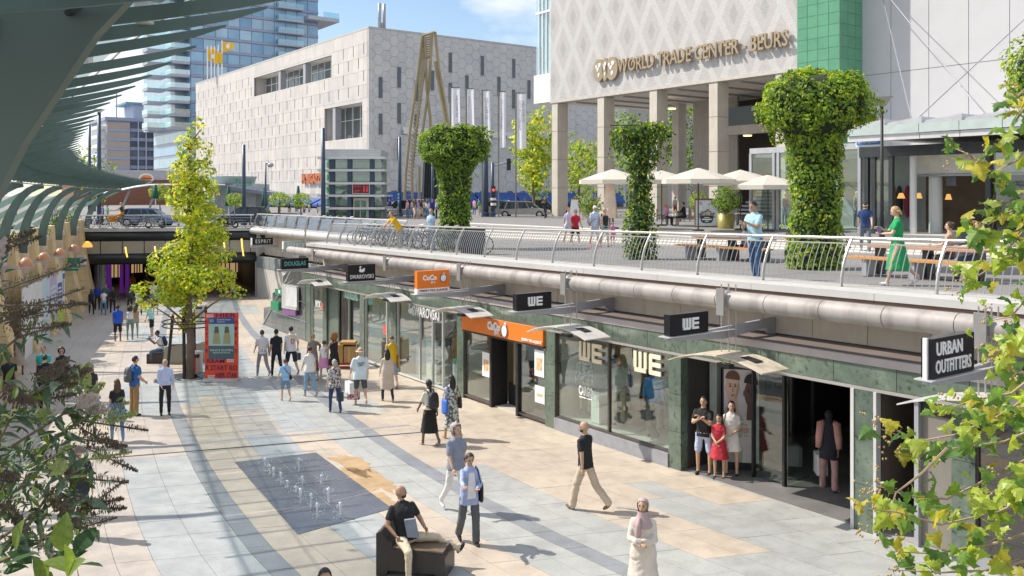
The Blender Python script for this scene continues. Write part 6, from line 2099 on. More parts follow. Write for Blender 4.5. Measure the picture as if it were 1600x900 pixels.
for pts,nl,sp in (
    ([(-60,900),(-30,640),(10,560),(60,520),(130,500)],13,[(0,505,140,470,'d'),(15,470,145,452,'d')]),([(-60,900),(20,700),(60,620),(120,590)],15,[(100,600,165,578,'d'),(20,515,85,500,'d')]),
    ([(-40,900),(60,760),(110,680),(160,650)],17,[(150,655,225,660,'d'),(150,640,205,650,'p'),(165,660,215,660,'l')]),([(-40,900),(40,780),(90,720),(150,690)],17,[(150,690,235,712,'d'),(110,690,160,680,'p')]),
    ([(-40,900),(70,820),(110,760),(150,730)],17,[(110,750,185,768,'d'),(130,725,180,722,'l')]),([(-40,900),(60,860),(120,820),(160,800)],17,[(120,835,190,823,'d'),(85,830,120,870,'p')]),
    ([(-80,800),(-20,690),(30,650),(70,640)],15,[(40,600,110,585,'d'),(30,640,120,640,'d')]),([(-80,760),(-30,600),(0,480),(30,420)],12,[(5,430,40,400,'p'),(0,400,45,390,'d')]),
    ([(-80,900),(-10,800),(30,740),(60,700)],16,[(60,700,120,730,'d'),(50,745,100,760,'d')]),([(-60,900),(80,800),(130,770),(170,775)],14,[(120,790,180,780,'d')]),([(-90,900),(-30,820),(10,800),(40,780)],14,[(20,770,70,800,'d')]),
    ([(-60,900),(50,690),(130,640),(190,640)],12,[(120,620,128,575,'l'),(145,620,155,590,'l')])):
    y=BY+R.uniform(-.35,.5)
    bstem([(u_-30,v_+6) for u_,v_ in pts],y,int(nl*1.5),.072)
    for (u0,v0,u1,v1,kd) in sp:
        a,b=at_depth(u0-18,v0,y),at_depth(u1-14,v1,y-.05)
        for e in range(2):
            q=Vector((R.gauss(0,.02),R.gauss(0,.03),R.gauss(0,.02)))
            spike(a+q,(b-a)+q*2,(b-a).length*R.uniform(.8,1.1),.026 if kd!='p' else .026,{'d':spike_dry,'p':spike_pale,'l':spike_lime}[kd],230)
o=bsm.build('small_leaves',bm_,bb,fix=False);o['kind']='stuff'
for k in range(16):
    u,v=R.uniform(-10,120),R.uniform(850,915)
    if v<850+u*.12: continue
    p=at_depth(u,v,2.3+R.uniform(-.2,.3))
    bleaf(p,Vector((R.gauss(.3,.6),R.gauss(-.2,.5),R.gauss(.5,.4))),R.uniform(.07,.11),wide,(5,2,4))
# ================================================================== people
def pm(rgb,kind='c'):
    n_=kind+'_%d_%d_%d'%tuple(int(c*255) for c in rgb)
    if kind=='s': return M('skin'+n_,rgb,.5,0,.06,8)
    if kind=='h': return M('hair'+n_,rgb,.55,0,.3,25,.002,60)
    if kind=='p': return patt('print'+n_,rgb)
    return M('cloth'+n_,rgb,.85,0,.14,5,.022,8)
def patt(name,rgb):
    if name in MATS: return MATS[name]
    m,t,b=new_mat(name)
    v=N(t,'ShaderNodeTexVoronoi');v.inputs['Scale'].default_value=16
    t.links.new(coords(t),v.inputs['Vector'])
    c=ramp(t,v.outputs['Distance'],[(.28,[min(1,k*1.25+.05) for k in rgb]),(.42,(.75,.72,.68)),(.6,[k*.35 for k in rgb])])
    t.links.new(c,b.inputs['Base Color']);b.inputs['Roughness'].default_value=.85
    MATS[name]=m
    return m
SK={'l':(.58,.38,.28),'m':(.42,.25,.16),'d':(.17,.09,.06),'t':(.50,.32,.21)}
HC={'black':(.018,.015,.014),'brown':(.09,.05,.03),'dark':(.04,.026,.02),'blond':(.42,.28,.12),'grey':(.36,.34,.32),'red':(.30,.12,.04),'white':(.6,.58,.55)}
def rotx(v,a): return Vector((v.x,v.y*math.cos(a)-v.z*math.sin(a),v.y*math.sin(a)+v.z*math.cos(a)))
def seg(mb,a,b,ra,rb,mi,n_=10,k=4):
    a,b=Vector(a),Vector(b)
    d_=(b-a)
    L=d_.length
    u_=d_/L
    pts=[a-u_*ra*.8,a-u_*ra*.45]+[a.lerp(b,i/k) for i in range(k+1)]+[b+u_*rb*.45,b+u_*rb*.8]
    rs=[ra*.5,ra*.85]+[ra+(rb-ra)*i/k for i in range(k+1)]+[rb*.85,rb*.5]
    mb.tube(pts,rs,n_,mi)
def body_mesh(c):
    """one continuous body surface from a pose; slots: 0 skin 1 top 2 bottom 3 shoe 4 hair/cloth 5 dark 6 lip"""
    g=c.get
    f=1 if g('f') else 0
    fat=g('fat',1.0)
    A=MB()
    hipz=.93
    hw_=(.10 if f else .095)*(1+(fat-1)*.5)
    stride,kneeb=g('stride',0),g('knee', None)
    legs=g('legs') or [(stride,8 if stride else 2),(-stride*.9,26 if stride else 2)]
    lower=g('lower','pants')
    foot=[]
    low=9
    J=[]
    for sg,lg in zip((-1,1),legs):
        a,kb=lg[:2]
        yw=Matrix.Rotation(rad(lg[2] if len(lg)>2 else 0),3,'Z')
        hip=Vector((sg*hw_,0,hipz-.03))
        ab=g('spread',3)*sg
        th=Vector((math.sin(rad(ab)),math.sin(rad(a)),-math.cos(rad(a)))).normalized()
        th=yw @ th
        kn=hip+th*.43
        sh_=yw @ Vector((0,math.sin(rad(a-kb)),-math.cos(rad(a-kb))))
        an=kn+sh_*.42
        J.append((hip,kn,an,a-kb,yw))
        low=min(low,an.z-.075)
    dz=Vector((0,0,-low))
    rt=(.088 if f else .085)*(1+(fat-1)*.6)
    for hip,kn,an,fa,yw in J:
        hip,kn,an=hip+dz,kn+dz,an+dz
        if lower in ('pants','leggings','jeans','wide'):
            w_={'pants':1.12,'leggings':.96,'jeans':1.04,'wide':1.3}[lower]
            seg(A,hip,kn,rt*1.05,.062*w_,2);seg(A,kn,an+(kn-an)*.02,.060*w_,(.058 if lower=='wide' else .046)*w_,2)
        elif lower=='shorts':
            seg(A,hip,hip.lerp(kn,g('short_len',.82)),rt*1.12,rt*.98,2);seg(A,hip.lerp(kn,.6),kn,.068,.052,0);seg(A,kn,an,.054,.036,0)
            cm=kn.lerp(an,.3);A.ell(cm+Vector((0,-.012,0)),(.05,.055,.11),10,7,0)
        else:
            seg(A,hip,kn,rt,.052,0);seg(A,kn,an,.052,.034,0)
            cm=kn.lerp(an,.3);A.ell(cm+Vector((0,-.012,0)),(.048,.053,.11),10,7,0)
        pit=rad(fa*.75)
        fd=Vector((0,math.cos(pit),math.sin(pit)-.02)).normalized()
        if c.get('sit'):
            te=rad(max(0,fa)*.9)
            fd=Vector((0,math.cos(te),math.sin(te)))
        fd=yw @ fd
        A.ell(an+fd*.065+Vector((0,0,-.045)),(.042,.125,.040),10,7,3,Vector((0,1,0)).rotation_difference(fd).to_matrix())
        seg(A,an+Vector((0,0,.05)),an-Vector((0,0,.03)),.042,.040,0 if g('bare_ankle', True) and lower not in ('pants','jeans','wide') else 2)
        foot.append(an)
    piv=Vector((0,0,hipz))+dz
    lean=rad(g('lean',2))
    def T(x,y,z): return piv+rotx(Vector((x,y,z-hipz)),-lean)
    sw=(.165 if f else .195)*(1+(fat-1)*.25)
    ft=fat
    hem=g('hem',.86)
    def ring(z,rx,ry,yo=0,n_=18):
        return [T(rx*math.copysign(abs(math.cos(q))**.8,math.cos(q)),yo+ry*math.copysign(abs(math.sin(q))**.9,math.sin(q)),z) for q in [2*math.pi*i/n_ for i in range(n_)]]
    # pelvis
    A.loft([ring(.80,.10,.08),ring(.86,.155*ft,.115*ft),ring(.95,.16*ft,.118*ft),ring(1.05,.142*ft,.105*ft),ring(1.12,.12*ft,.09*ft)],2 if lower not in ('dress',) else 1)
    loose=g('loose',1.0)
    wst=(.125 if f else .148)*ft
    up_rings=[ring(hem,(.165 if f else .17)*ft*loose,.125*ft*loose),ring((hem+1.08)/2,(.155 if f else .162)*ft*loose,.118*ft*loose),ring(1.08,max(wst*1.04,.15*(loose>1.08))*loose,.108*ft*loose,.005*ft),
                ring(1.22,(.148 if f else .168)*ft,(.118 if f else .118)*ft,.012),ring(1.33,(.158 if f else .182)*(1+(ft-1)*.6),(.12 if f else .118)*ft,.012),ring(1.42,sw*.93,.095,0),ring(1.465,sw*.62,.075,-.005),ring(1.50,.068,.065,-.005)]
    A.loft(up_rings,1)
    if g('tank'):A.loft([ring(1.40,sw*.95,.098,-.003),ring(1.47,sw*.60,.078,-.005),ring(1.505,.066,.064,-.005)],0)
    if lower in ('skirt','dress'):
        hz=g('hemz',.45);fl_=g('flare',1.25)
        z0=1.06
        mi_=2 if lower=='skirt' else 1
        n_=6
        kx=max(abs(J[0][1].y),abs(J[1][1].y),.03)
        rr_=[]
        for i in range(n_+1):
            t_=i/n_
            z=z0+(hz-z0)*t_
            rx=(.15+(.07*fl_)*t_**.8)*ft;ry=(.11+(.075*fl_+kx*.35)*t_)*ft
            wob= lambda q,t_=t_:1+.05*t_*math.sin(6*q)
            rr_.append([piv+Vector((rx*wob(q)*math.cos(q),ry*wob(q)*math.sin(q),z-hipz)) for q in [2*math.pi*k/20 for k in range(20)]])
        A.loft(rr_,mi_)
    # neck and head
    A.tube([T(0,-.01,1.46),T(0,0,1.52),T(0,.008,1.58)],[.062,.055,.054],12,0)
    hy,hp_=rad(g('yaw',0)),rad(g('nod',0))
    HM=Matrix.Translation(T(0,.01,1.57))@ Matrix.Rotation(hy,4,'Z')@ Matrix.Rotation(hp_,4,'X')
    def Hd(x,y,z): return HM @ Vector((x,y,z))
    def hell(c0,r_,mi,nu=14,nv=10):
        A.ell((0,0,0),r_,nu,nv,mi);k0=len(A.v)-nu*(nv+1)
        for i in range(k0,len(A.v)):A.v[i]=tuple(HM @(Vector(A.v[i])+Vector(c0)))
    hell((0,.0,.085),(.076,.096,.105),0);hell((0,.028,.035),(.056,.062,.062),0);hell((0,.100,.060),(.013,.020,.026),0,8,6)
    for sg in (-1,1):hell((sg*.077,-.005,.07),(.012,.026,.034),0,8,6)
    # arms
    hands=[]
    arms=g('arms') or [(12,8,15,0),(-8,8,15,0)]
    sl=g('sleeve',1)
    for sg,(p_,q_,e_,inn) in zip((-1,1),arms):
        sh0=T(sg*(sw-.025),0,1.425)
        u_=Vector((0,0,-1));u_=rotx(u_,rad(p_)-lean*0)
        u_=Matrix.Rotation(-sg*rad(q_),3,'Y')@ u_
        el=sh0+u_*.29
        fdir=Vector((0,0,-1));fdir=rotx(fdir,rad(p_+e_))
        fdir=Matrix.Rotation(sg*rad(inn),3,'Z')@ fdir
        fdir=Matrix.Rotation(-sg*rad(q_*.5),3,'Y')@ fdir
        wr=el+fdir*.25
        ra=(.046 if f else .052)*(1+(fat-1)*.5)
        if sl==2:seg(A,sh0+u_*.02,el,ra*1.12,ra*1.04,1);seg(A,el,wr-fdir*.02,ra*1.0,.040,1);seg(A,el.lerp(wr,.6),wr,.034,.028,0)
        else:
            seg(A,sh0.lerp(el,.42 if sl==1 else 0),el,ra*(.92 if sl==1 else 1),ra*.82,0);seg(A,el,wr,ra*.82,.028,0)
            if sl==1:seg(A,sh0+u_*.02,sh0.lerp(el,g('slv',.62)),ra*1.12*min(1.08,loose),ra*1.20*min(1.15,loose),1)
            else:A.ell(sh0,(ra*1.1,)*3,10,7,0)
        hands.append((wr,fdir))
    return A,foot,hands,HM,T,dz
FACE_DONE={}
def finish_body(A,hands,HM,mats,vox,detail=True):
    src=A.mesh('body',mats, None, True,fix=True)
    ob=bpy.data.objects.new('person',src);COL.objects.link(ob)
    md=ob.modifiers.new('r','REMESH');md.mode='VOXEL';md.voxel_size=vox;md.use_smooth_shade= True
    sm2=ob.modifiers.new('s','SMOOTH');sm2.factor=.5;sm2.iterations=2
    dg=bpy.context.evaluated_depsgraph_get()
    me=bpy.data.meshes.new_from_object(ob.evaluated_get(dg))
    bvh=BVHTree.FromPolygons(A.v,A.f)
    mats_i=[]
    for p in me.polygons:
        hit=bvh.find_nearest(p.center)
        mats_i.append(A.m[hit[2]] if hit[2] is not None else 0)
    bpy.data.objects.remove(ob);bpy.data.meshes.remove(src)
    B=MB()
    B.add([v.co.copy() for v in me.vertices],[list(p.vertices) for p in me.polygons])
    B.m=mats_i
    cl=set()
    for p,mi in zip(me.polygons,mats_i):
        if mi in (1,2):cl.update(p.vertices)
    for p in me.polygons:
        if mats_i[p.index] in (0,3):cl.difference_update(p.vertices)
    for i in cl:
        co,nr=me.vertices[i].co,me.vertices[i].normal
        a=noise.noise(Vector((co.x*9,co.y*9,co.z*15+co.x*8)))*.008+noise.noise(Vector((co.x*22,co.y*22,co.z*26-co.y*12)))*.005
        B.v[i]=tuple(co+nr*a)
    bpy.data.meshes.remove(me)
    # hands: palm, four bent fingers, thumb
    for k,(wr,fd) in enumerate(hands):
        sg=-1 if k==0 else 1
        fd=fd.normalized()
        sdv=Vector((0,1,0))-fd*fd.y
        if sdv.length<.2:sdv=Vector((-sg,0,0))
        sdv.normalize()
        nr=fd.cross(sdv).normalized()*(1 if fd.cross(sdv).x*sg<0 else -1) # towards the body
        rot=Matrix((sdv,nr,fd)).transposed()
        B.ell(wr+fd*.045,(.038,.016,.052),8,6,0,rot)
        if detail:
            for j,(o_,L) in enumerate(((.027,.066),(.009,.074),(-.009,.070),(-.026,.055))):
                p0=wr+fd*.082+sdv*o_
                B.tube([p0,p0+fd*L*.45+nr*.006,p0+fd*L*.78+nr*.022,p0+fd*L*.92+nr*.040],[.0095,.009,.008,.006],5,0)
            p0=wr+fd*.03+sdv*.034
            B.tube([p0,p0+fd*.028+sdv*.022+nr*.008,p0+fd*.058+sdv*.026+nr*.016],[.012,.0105,.008],5,0)
    if detail:
        def hd(c0,r_,mi):
            k0=len(B.v);B.ell((0,0,0),r_,8,6,mi)
            for i in range(k0,len(B.v)):B.v[i]=tuple(HM @(Vector(B.v[i])+Vector(c0)))
        for sg in (-1,1):
            hd((sg*.030,.0855,.082),(.013,.007,.007),5);hd((sg*.031,.089,.101),(.019,.008,.0045),4)
        hd((0,.091,.022),(.023,.008,.0065),6)
    return B
def hair_mesh(style,HM,mb):
    def pt(x,y,z): return HM @ Vector((x,y,z))
    def shell(rx,ry,rz,cut,cz=.088,bump_=0,cy=-.004):
        nu,nv=16,12
        vs,keep,fs=[],[],[]
        for j in range(nv+1):
            ph=math.pi*j/nv
            for i in range(nu):
                th=2*math.pi*i/nu
                x,y,z=math.sin(ph)*math.cos(th),math.sin(ph)*math.sin(th),math.cos(ph)
                k=1+(bump_*noise.noise(Vector((x,y,z))*4.0) if bump_ else 0)
                vs.append(pt(rx*x*k,cy+ry*y*k,cz+rz*z*k));keep.append(cut(x,y,z))
        for j in range(nv):
            for i in range(nu):
                q=(j*nu+i,(j+1)*nu+i,(j+1)*nu+(i+1)%nu,j*nu+(i+1)%nu)
                if sum(keep[k] for k in q)>=3:fs.append(q)
        mb.add(vs,fs)
    face= lambda x,y,z: not (y>.30+.55*max(0,z) and z<.62) and z>-.55+.5*max(0,y+.3)
    if style in ('short','cap'):shell(.083,.104,.112, lambda x,y,z:face(x,y,z) and z>-.35-.2*(y<-.3))
    if style=='buzz':shell(.079,.100,.108, lambda x,y,z:face(x,y,z) and z>-.1)
    if style=='curly':shell(.125,.13,.14, lambda x,y,z: not (y>.45 and z<.55),.09,.35,-.02)
    if style=='afro':shell(.145,.15,.165, lambda x,y,z: not (y>.5 and z<.5),.08,.3,-.03)
    if style in ('long','bun','pony','bob'):
        shell(.086,.106,.114,face)
        if style=='bun':
            k0=len(mb.v);mb.ell((0,-.09,.14),(.045,.045,.045),10,7)
            for i in range(k0,len(mb.v)):mb.v[i]=tuple(HM @ Vector(mb.v[i]))
        else:
            L={'long':.34,'pony':.30,'bob':.12}[style]
            w_={'long':.088,'pony':.035,'bob':.088}[style]
            rr_=[]
            for i in range(7):
                t_=i/6
                z=.09-L*t_;y0=-.062-.030*math.sin(t_*2.2)
                wx=w_*(1+.12*math.sin(t_*3)-.45*t_**3);wy=(.05 if style!='pony' else .03)*(1-.5*t_)
                rr_.append([pt(wx*math.cos(q)*(1+.05*math.sin(5*q+i)),y0+wy*math.sin(q),z) for q in [2*math.pi*k/12 for k in range(12)]])
            mb.loft(rr_)
    if style=='hijab':
        shell(.092,.110,.118, lambda x,y,z: not (y>.58 and -.75<z<.52),.082)
        rr_=[]
        for (z,rx,ry,yo) in ((.0,.085,.09,.0),(-.06,.085,.088,.005),(-.12,.12,.10,.01),(-.19,.17,.12,.02),(-.23,.165,.122,.02)):
            rr_.append([pt(rx*math.cos(q),yo+ry*math.sin(q),z) for q in [2*math.pi*k/16 for k in range(16)]])
        mb.loft(rr_,cap=False)
        mb.tube([pt(.03,.10,-.08),pt(.035,.15,-.2),pt(.04,.15,-.34),pt(.05,.14,-.42)],[.03,.045,.045,.02],8)
    if style=='cap':
        shell(.088,.108,.108, lambda x,y,z:z>.25,.095)
        mb.add([pt(-.07,.06,.125),pt(.07,.06,.125),pt(.06,.17,.11),pt(0,.185,.108),pt(-.06,.17,.11)],[(0,1,2,3,4)])
    if style=='hat':
        shell(.095,.112,.11, lambda x,y,z:z>.1,.10)
        n_=16
        a=[pt(.095*math.cos(q),.112*math.sin(q),.115) for q in [2*math.pi*k/n_ for k in range(n_)]]
        b=[pt(.155*math.cos(q),.17*math.sin(q),.085) for q in [2*math.pi*k/n_ for k in range(n_)]]
        mb.add(a+b,[(k,(k+1)%n_,n_+(k+1)%n_,n_+k) for k in range(n_)])
def head_deg(dv): return math.degrees(math.atan2(-dv[0],dv[1]))
AWAY,TOW=36.0,216.0 # along the mall, away from / towards the view
INFO={}
def person(label,pos,h,head,c,group=None,vox=.022,detail=True,zrot=None):
    pos=Vector(pos)
    A,foot,hands,HM,T,dz=body_mesh(c)
    sk=pm(SK[c.get('skin','l')],'s')
    hc=pm(HC[c.get('hairc','dark')] if isinstance(c.get('hairc','dark'),str) else c['hairc'],'h')
    top=pm(c['top'],c.get('tk','c'));bot=pm(c.get('bot',(.05,.06,.1)),c.get('bk','c'));shoe=pm(c.get('shoe',(.03,.03,.03)))
    mats=[sk,top,bot,shoe,hc,M('eye_dark',(.02,.015,.012),.3),M('lip_%s'%c.get('skin','l'),[k*v for k,v in zip(SK[c.get('skin','l')],(.9,.6,.6))],.5)]
    B=finish_body(A,hands,HM,mats,vox,detail)
    o=bpy.data.objects.new('person',B.mesh('person',mats, None, True,fix=False))
    k=h/1.75
    o.matrix_basis=Matrix.Translation(pos)@ Matrix.Rotation(rad(head),4,'Z')@ Matrix.Scale(k,4)
    link(o);tag(o,label,'person',group)
    st=c.get('hair','short')
    if st!='bald':
        H=MB();hair_mesh(st,HM,H)
        nm={'hijab':'headscarf','hat':'hat'}.get(st,'hair')
        if st in ('cap','hat','hijab'):
            nn=H
            H.build({'cap':'cap','hat':'hat','hijab':'headscarf'}[st],pm(c.get('hatc',(.5,.45,.4))),o, True,fix=False,local=True)
            if st!='hijab':
                H2=MB();hair_mesh('buzz',HM,H2);H2.build('hair',hc,o, True,fix=False,local=True)
        else:H.build(nm,hc,o, True,fix=False,local=True)
    if c.get('glasses'):
        G_=MB()
        for sg in (-1,1):
            k0=len(G_.v);G_.ell((sg*.034,.094,.083),(.024,.006,.017),8,6)
            for i in range(k0,len(G_.v)):G_.v[i]=tuple(HM @ Vector(G_.v[i]))
        G_.tube([HM @ Vector((-.03,.1,.085)),HM @ Vector((.03,.1,.085))],.004,4)
        G_.build('sunglasses',black,o, True,fix=False,local=True)
    if c.get('beard'):
        H3=MB();k0=0;H3.ell((0,.036,.018),(.060,.064,.050),10,7)
        H3.f=[f_ for f_ in H3.f if sum(H3.v[i][2] for i in f_)/len(f_)<.03 and sum(H3.v[i][1] for i in f_)/len(f_)>.0]
        H3.v=[tuple(HM @ Vector(p)) for p in H3.v];H3.m=H3.m[:len(H3.f)]
        H3.build('beard',hc,o, True,fix=False,local=True)
    WM[o.name]=o.matrix_basis.copy()
    INFO[o.name]=(hands,T,HM)
    return o
def wpt(o,v): return WM[o.name]@ Vector(v)
def in_hand(o,i,dz_=0):
    hnd=INFO[o.name][0][i]
    return WM[o.name]@(hnd[0]+hnd[1].normalized()*.09+Vector((0,0,dz_)))
def bagm(rgb): return M('bag_%d_%d_%d'%tuple(int(x*255) for x in rgb),rgb,.6,0,.12,6,.004,20)
def backpack(o,label,rgb,w_=.30,h_=.44,d_=.17):
    T=INFO[o.name][1]
    t=thing('backpack',label,'backpack',wpt(o,T(0,-.15,1.1)))
    mw=WM[o.name]
    mb=MB()
    rr_=[]
    for (z,k) in ((1.0,.7),(1.03,.95),(1.15,1),(1.32,.95),(1.42,.7),(1.445,.3)):
        rr_.append([T(w_/2*k*math.copysign(abs(math.cos(q))**.5,math.cos(q)),-.125-d_/2+d_/2*k*math.copysign(abs(math.sin(q))**.6,math.sin(q)),z) for q in [2*math.pi*i/14 for i in range(14)]])
    mb.loft([[mw @ p for p in r_] for r_ in rr_]);mb.build('pack_body',bagm(rgb),t, True)
    mb=MB();
    rr_=[]
    for (z,k) in ((1.03,.6),(1.06,.9),(1.18,.9),(1.22,.6)):
        rr_.append([mw @ T(w_*.36*k*math.cos(q),-.125-d_+.02+.05*k*math.sin(q),z) for q in [2*math.pi*i/10 for i in range(10)]])
    mb.loft(rr_);mb.build('front_pocket',bagm([c*1.3 for c in rgb]),t, True)
    for sg in (-1,1):
        mb=MB();mb.tube([mw @ T(sg*.09,-.13,1.40),mw @ T(sg*.115,-.02,1.50),mw @ T(sg*.125,.10,1.42),mw @ T(sg*.13,.14,1.25),mw @ T(sg*.15,.02,1.08),mw @ T(sg*.13,-.12,1.05)],.016,5);mb.build('shoulder_strap',bagm([c*.7 for c in rgb]),t, True)
def carry_bag(o,i,label,rgb,w_=.3,h_=.32,d_=.12,mat=None,handle=.16,name='shopping_bag',cat='shopping bag',flare=1.0):
    p=in_hand(o,i)
    t=thing(name,label,cat,p)
    yaw=o.matrix_basis.to_euler().z
    rz=Matrix.Rotation(yaw+rad(12),4,'Z')
    base=Matrix.Translation(p+Vector((0,0,-handle-h_)))@ rz
    mb=MB()
    mb.hexa([base @ Vector(q) for q in ((-d_/2,-w_/2,0),(d_/2,-w_/2,0),(d_/2,w_/2,0),(-d_/2,w_/2,0),(-d_/2*flare,-w_/2*flare,h_),(d_/2*flare,-w_/2*flare,h_),(d_/2*flare,w_/2*flare,h_),(-d_/2*flare,w_/2*flare,h_))])
    mb.build('bag_body',mat or bagm(rgb),t)
    mb=MB()
    for e in (-.03,.03):mb.tube([base @ Vector((e,-w_*.28,h_)),base @ Vector((e*.3,-w_*.12,h_+handle)),base @ Vector((e*.3,w_*.12,h_+handle)),base @ Vector((e,w_*.28,h_))],.007,4)
    mb.build('bag_handle',bagm([c*.6 for c in rgb]),t)
def sling(o,label,rgb,side=1,z=.95,w_=.24,h_=.2,name='shoulder_bag',cross=False,long_=None):
    T=INFO[o.name][1];mw=WM[o.name]
    x=side*.23
    t=thing(name,label,'bag',mw @ T(x,0,z))
    mb=MB()
    rr_=[]
    for k,s_ in ((0,.8),(.15,1),(.8,.95),(1,.8)):
        rr_.append([mw @ T(x+side*.045*math.sin(q)*s_,-.02+w_/2*math.cos(q)*s_,z-h_/2+h_*k) for q in [2*math.pi*i/10 for i in range(10)]])
    mb.loft(rr_);mb.build('bag_body',bagm(rgb),t, True)
    xs_=-side*.13 if cross else side*.14
    mb=MB();mb.tube([mw @ T(x,-.10,z+h_*.4),mw @ T((x+xs_)/2,-.155,1.2),mw @ T(xs_,-.06,1.47),mw @ T(xs_,.04,1.47),mw @ T((x+xs_)/2,.15,1.2),mw @ T(x,.08,z+h_*.4)],.010,4)
    mb.build('bag_strap',bagm([c*.8 for c in rgb]),t, True)
WH,BK=(.74,.74,.76),(.018,.018,.02)
NAVY=(.02,.035,.09);BEIGE=(.56,.48,.37);JEAN=(.10,.17,.28);LJEAN=(.24,.36,.48)
fl=on_floor
walkarm=[(22,7,14,4),(-18,7,14,4)]
hang=[(4,7,12,4),(2,7,12,4)]
cross_=[(32,6,95,62),(32,6,92,62)]
phone_=[(28,8,88,34),(26,8,84,36)]
# ---- foreground
p=person('woman in blue striped shirt over white tee, checking her raised wrist',fl(733,851),1.64,200,dict(f=1,skin='t',hair='bob',hairc='black',top=(.36,.43,.66),sleeve=2,loose=1.18,hem=.78,bot=(.10,.11,.12),lower='wide',shoe=BK,legs=[(6,4),(-10,22)],arms=[(20,10,70,30),(52,26,40,-10)],nod=-12),vox=.017)
tsh=MB();Tq=INFO[p.name][1]
tsh.add([WM[p.name]@ Tq(x,y,z) for x,y,z in ((-.05,.150,1.42),(.05,.150,1.42),(.075,.162,1.2),(.085,.170,.92),(-.085,.170,.92),(-.075,.162,1.2))],[(0,1,2,5),(5,2,3,4)])
tsh.build('white_tee',pm(WH),p,fix=False)
sling(p,'black shoulder bag of the woman in the blue striped shirt',BK,-1,.98,.34,.36)
p=person('man with curly grey hair in grey blue shirt and white trousers',fl(712,800),1.76,215,dict(skin='l',hair='curly',hairc='grey',top=(.25,.28,.36),sleeve=1,slv=.75,loose=1.12,bot=(.72,.72,.72),shoe=(.7,.7,.7),legs=[(14,6),(-14,26)],arms=[(-10,8,10,0),(20,8,14,0)],yaw=10),vox=.018)
p=person('bald man in black tee and beige trousers walking past the display windows',fl(915,797),1.78,50,dict(skin='t',hair='bald',hairc='dark',beard=1,top=BK,loose=1.06,bot=(.56,.45,.34),lower='wide',shoe=(.20,.13,.08),legs=[(20,8),(-22,26)],arms=[(-16,9,10,2),(14,9,12,2)],yaw=35),vox=.017)
p=person('woman in long cream dress and mauve headscarf holding her phone',fl(1005,958),1.68,165,dict(f=1,fat=1.12,skin='t',hair='hijab',hatc=(.45,.34,.34),top=(.66,.60,.53),lower='dress',hemz=.10,flare=1.5,sleeve=2,loose=1.15,shoe=(.5,.4,.3),arms=[(20,10,80,48),(22,10,74,44)],nod=2,yaw=-8),vox=.017)
ph=thing('phone','small pale phone held by the woman in the cream dress','phone',in_hand(p,0))
MB().box(*[v for c_ in zip(in_hand(p,0)-Vector((.02,.02,.03)),in_hand(p,0)+Vector((.06,.0,.05))) for v in c_]).build('phone_case',white_paint,ph)
# seated man on the dark bench
bc=fl(648,893)
bz=bc.z
bd=Vector((.94,-.18,0)).normalized() # bench runs along this
bn=Vector((-bd.y,bd.x,0))
bench=thing('sculpted_bench','dark grey bench with high rounded back end in front of the fountain','bench',bc)
dk=M('bench_dark',(.045,.04,.04),.4,.1,.2,3)
prof=[(-.58,0),(-.58,.70),(-.50,.74),(-.40,.62),(-.30,.46),(.56,.43),(.60,.38),(.60,.02),(.46,0),(.42,.10),(-.38,.10),(-.42,0)]
MB().prism([bc+bd*x+Vector((0,0,z))-bn*.28 for x,z in prof],bn*.62).build('bench_body',dk,bench)
MB().prism([bc+bd*x+Vector((0,0,z))-bn*.26 for x,z in ((-.30,.465),(.55,.432),(.55,.447),(-.30,.48))],bn*.58).build('bench_seat',M('bench_seat',(.16,.11,.07),.5),bench)
sp0=bc+bd*-.14-bn*.02
p=person('bald man in black tee and beige chinos sitting with one leg stretched',(sp0.x,sp0.y,bz),1.74,-146,dict(sit=1,skin='m',hair='bald',hairc='dark',beard=1,fat=1.12,top=BK,sleeve=1,bot=(.60,.52,.39),shoe=(.03,.03,.04),legs=[(84,22,60),(80,80,-4)],lean=-20,arms=[(20,26,48,10),(10,26,50,30)],yaw=58,spread=6),vox=.017)
pk=wpt(p,INFO[p.name][1](.02,.22,1.08))
lp=thing('grey_pouch','grey fabric pouch held on the lap of the seated bald man','pouch',pk)
mb=MB();mb.hexa([pk+Vector(q) for q in ((-.02,-.15,-.13),(.17,-.13,-.15),(.17,-.07,-.15),(-.02,-.09,-.13),(-.08,-.10,.13),(.10,-.09,.15),(.10,-.03,.15),(-.08,-.04,.13))]);mb.build('pouch_body',bagm((.22,.25,.30)),lp)
person('dark haired head with sunglasses rising into view at the bottom edge',fl(507,1112),1.70,200,dict(f=1,skin='t',hair='long',hairc='black',top=BK,glasses=1),vox=.02)
# ---- family at the entrance
def ent(u,v): return on_floor(u,v)
p=person('man in black tee with folded arms and light blue shorts at the entrance',ent(1100,741),1.74,150,dict(skin='t',hair='short',hairc='black',top=BK,fat=1.06,bot=(.42,.50,.66),lower='shorts',short_len=.85,shoe=BK,arms=cross_,legs=[(2,2),(0,2)],spread=6),vox=.017)
p=person('girl in red dress with clasped hands between her parents',ent(1124,748),1.42,150,dict(f=1,skin='t',hair='long',hairc='black',top=(.48,.03,.05),lower='dress',hemz=.55,flare=1.5,shoe=BK,arms=[(18,6,42,50),(18,6,42,50)],nod=-4),vox=.018)
p=person('woman in white frilled dress and black heels beside the portrait poster',ent(1143,744),1.66,165,dict(f=1,skin='l',hair='long',hairc='black',top=(.74,.71,.66),lower='dress',hemz=.60,flare=1.3,shoe=BK,arms=[(8,8,60,40),(2,8,20,10)]),vox=.018)
sling(p,'small black bag of the woman in the white frilled dress',BK,1,1.0,.2,.2)
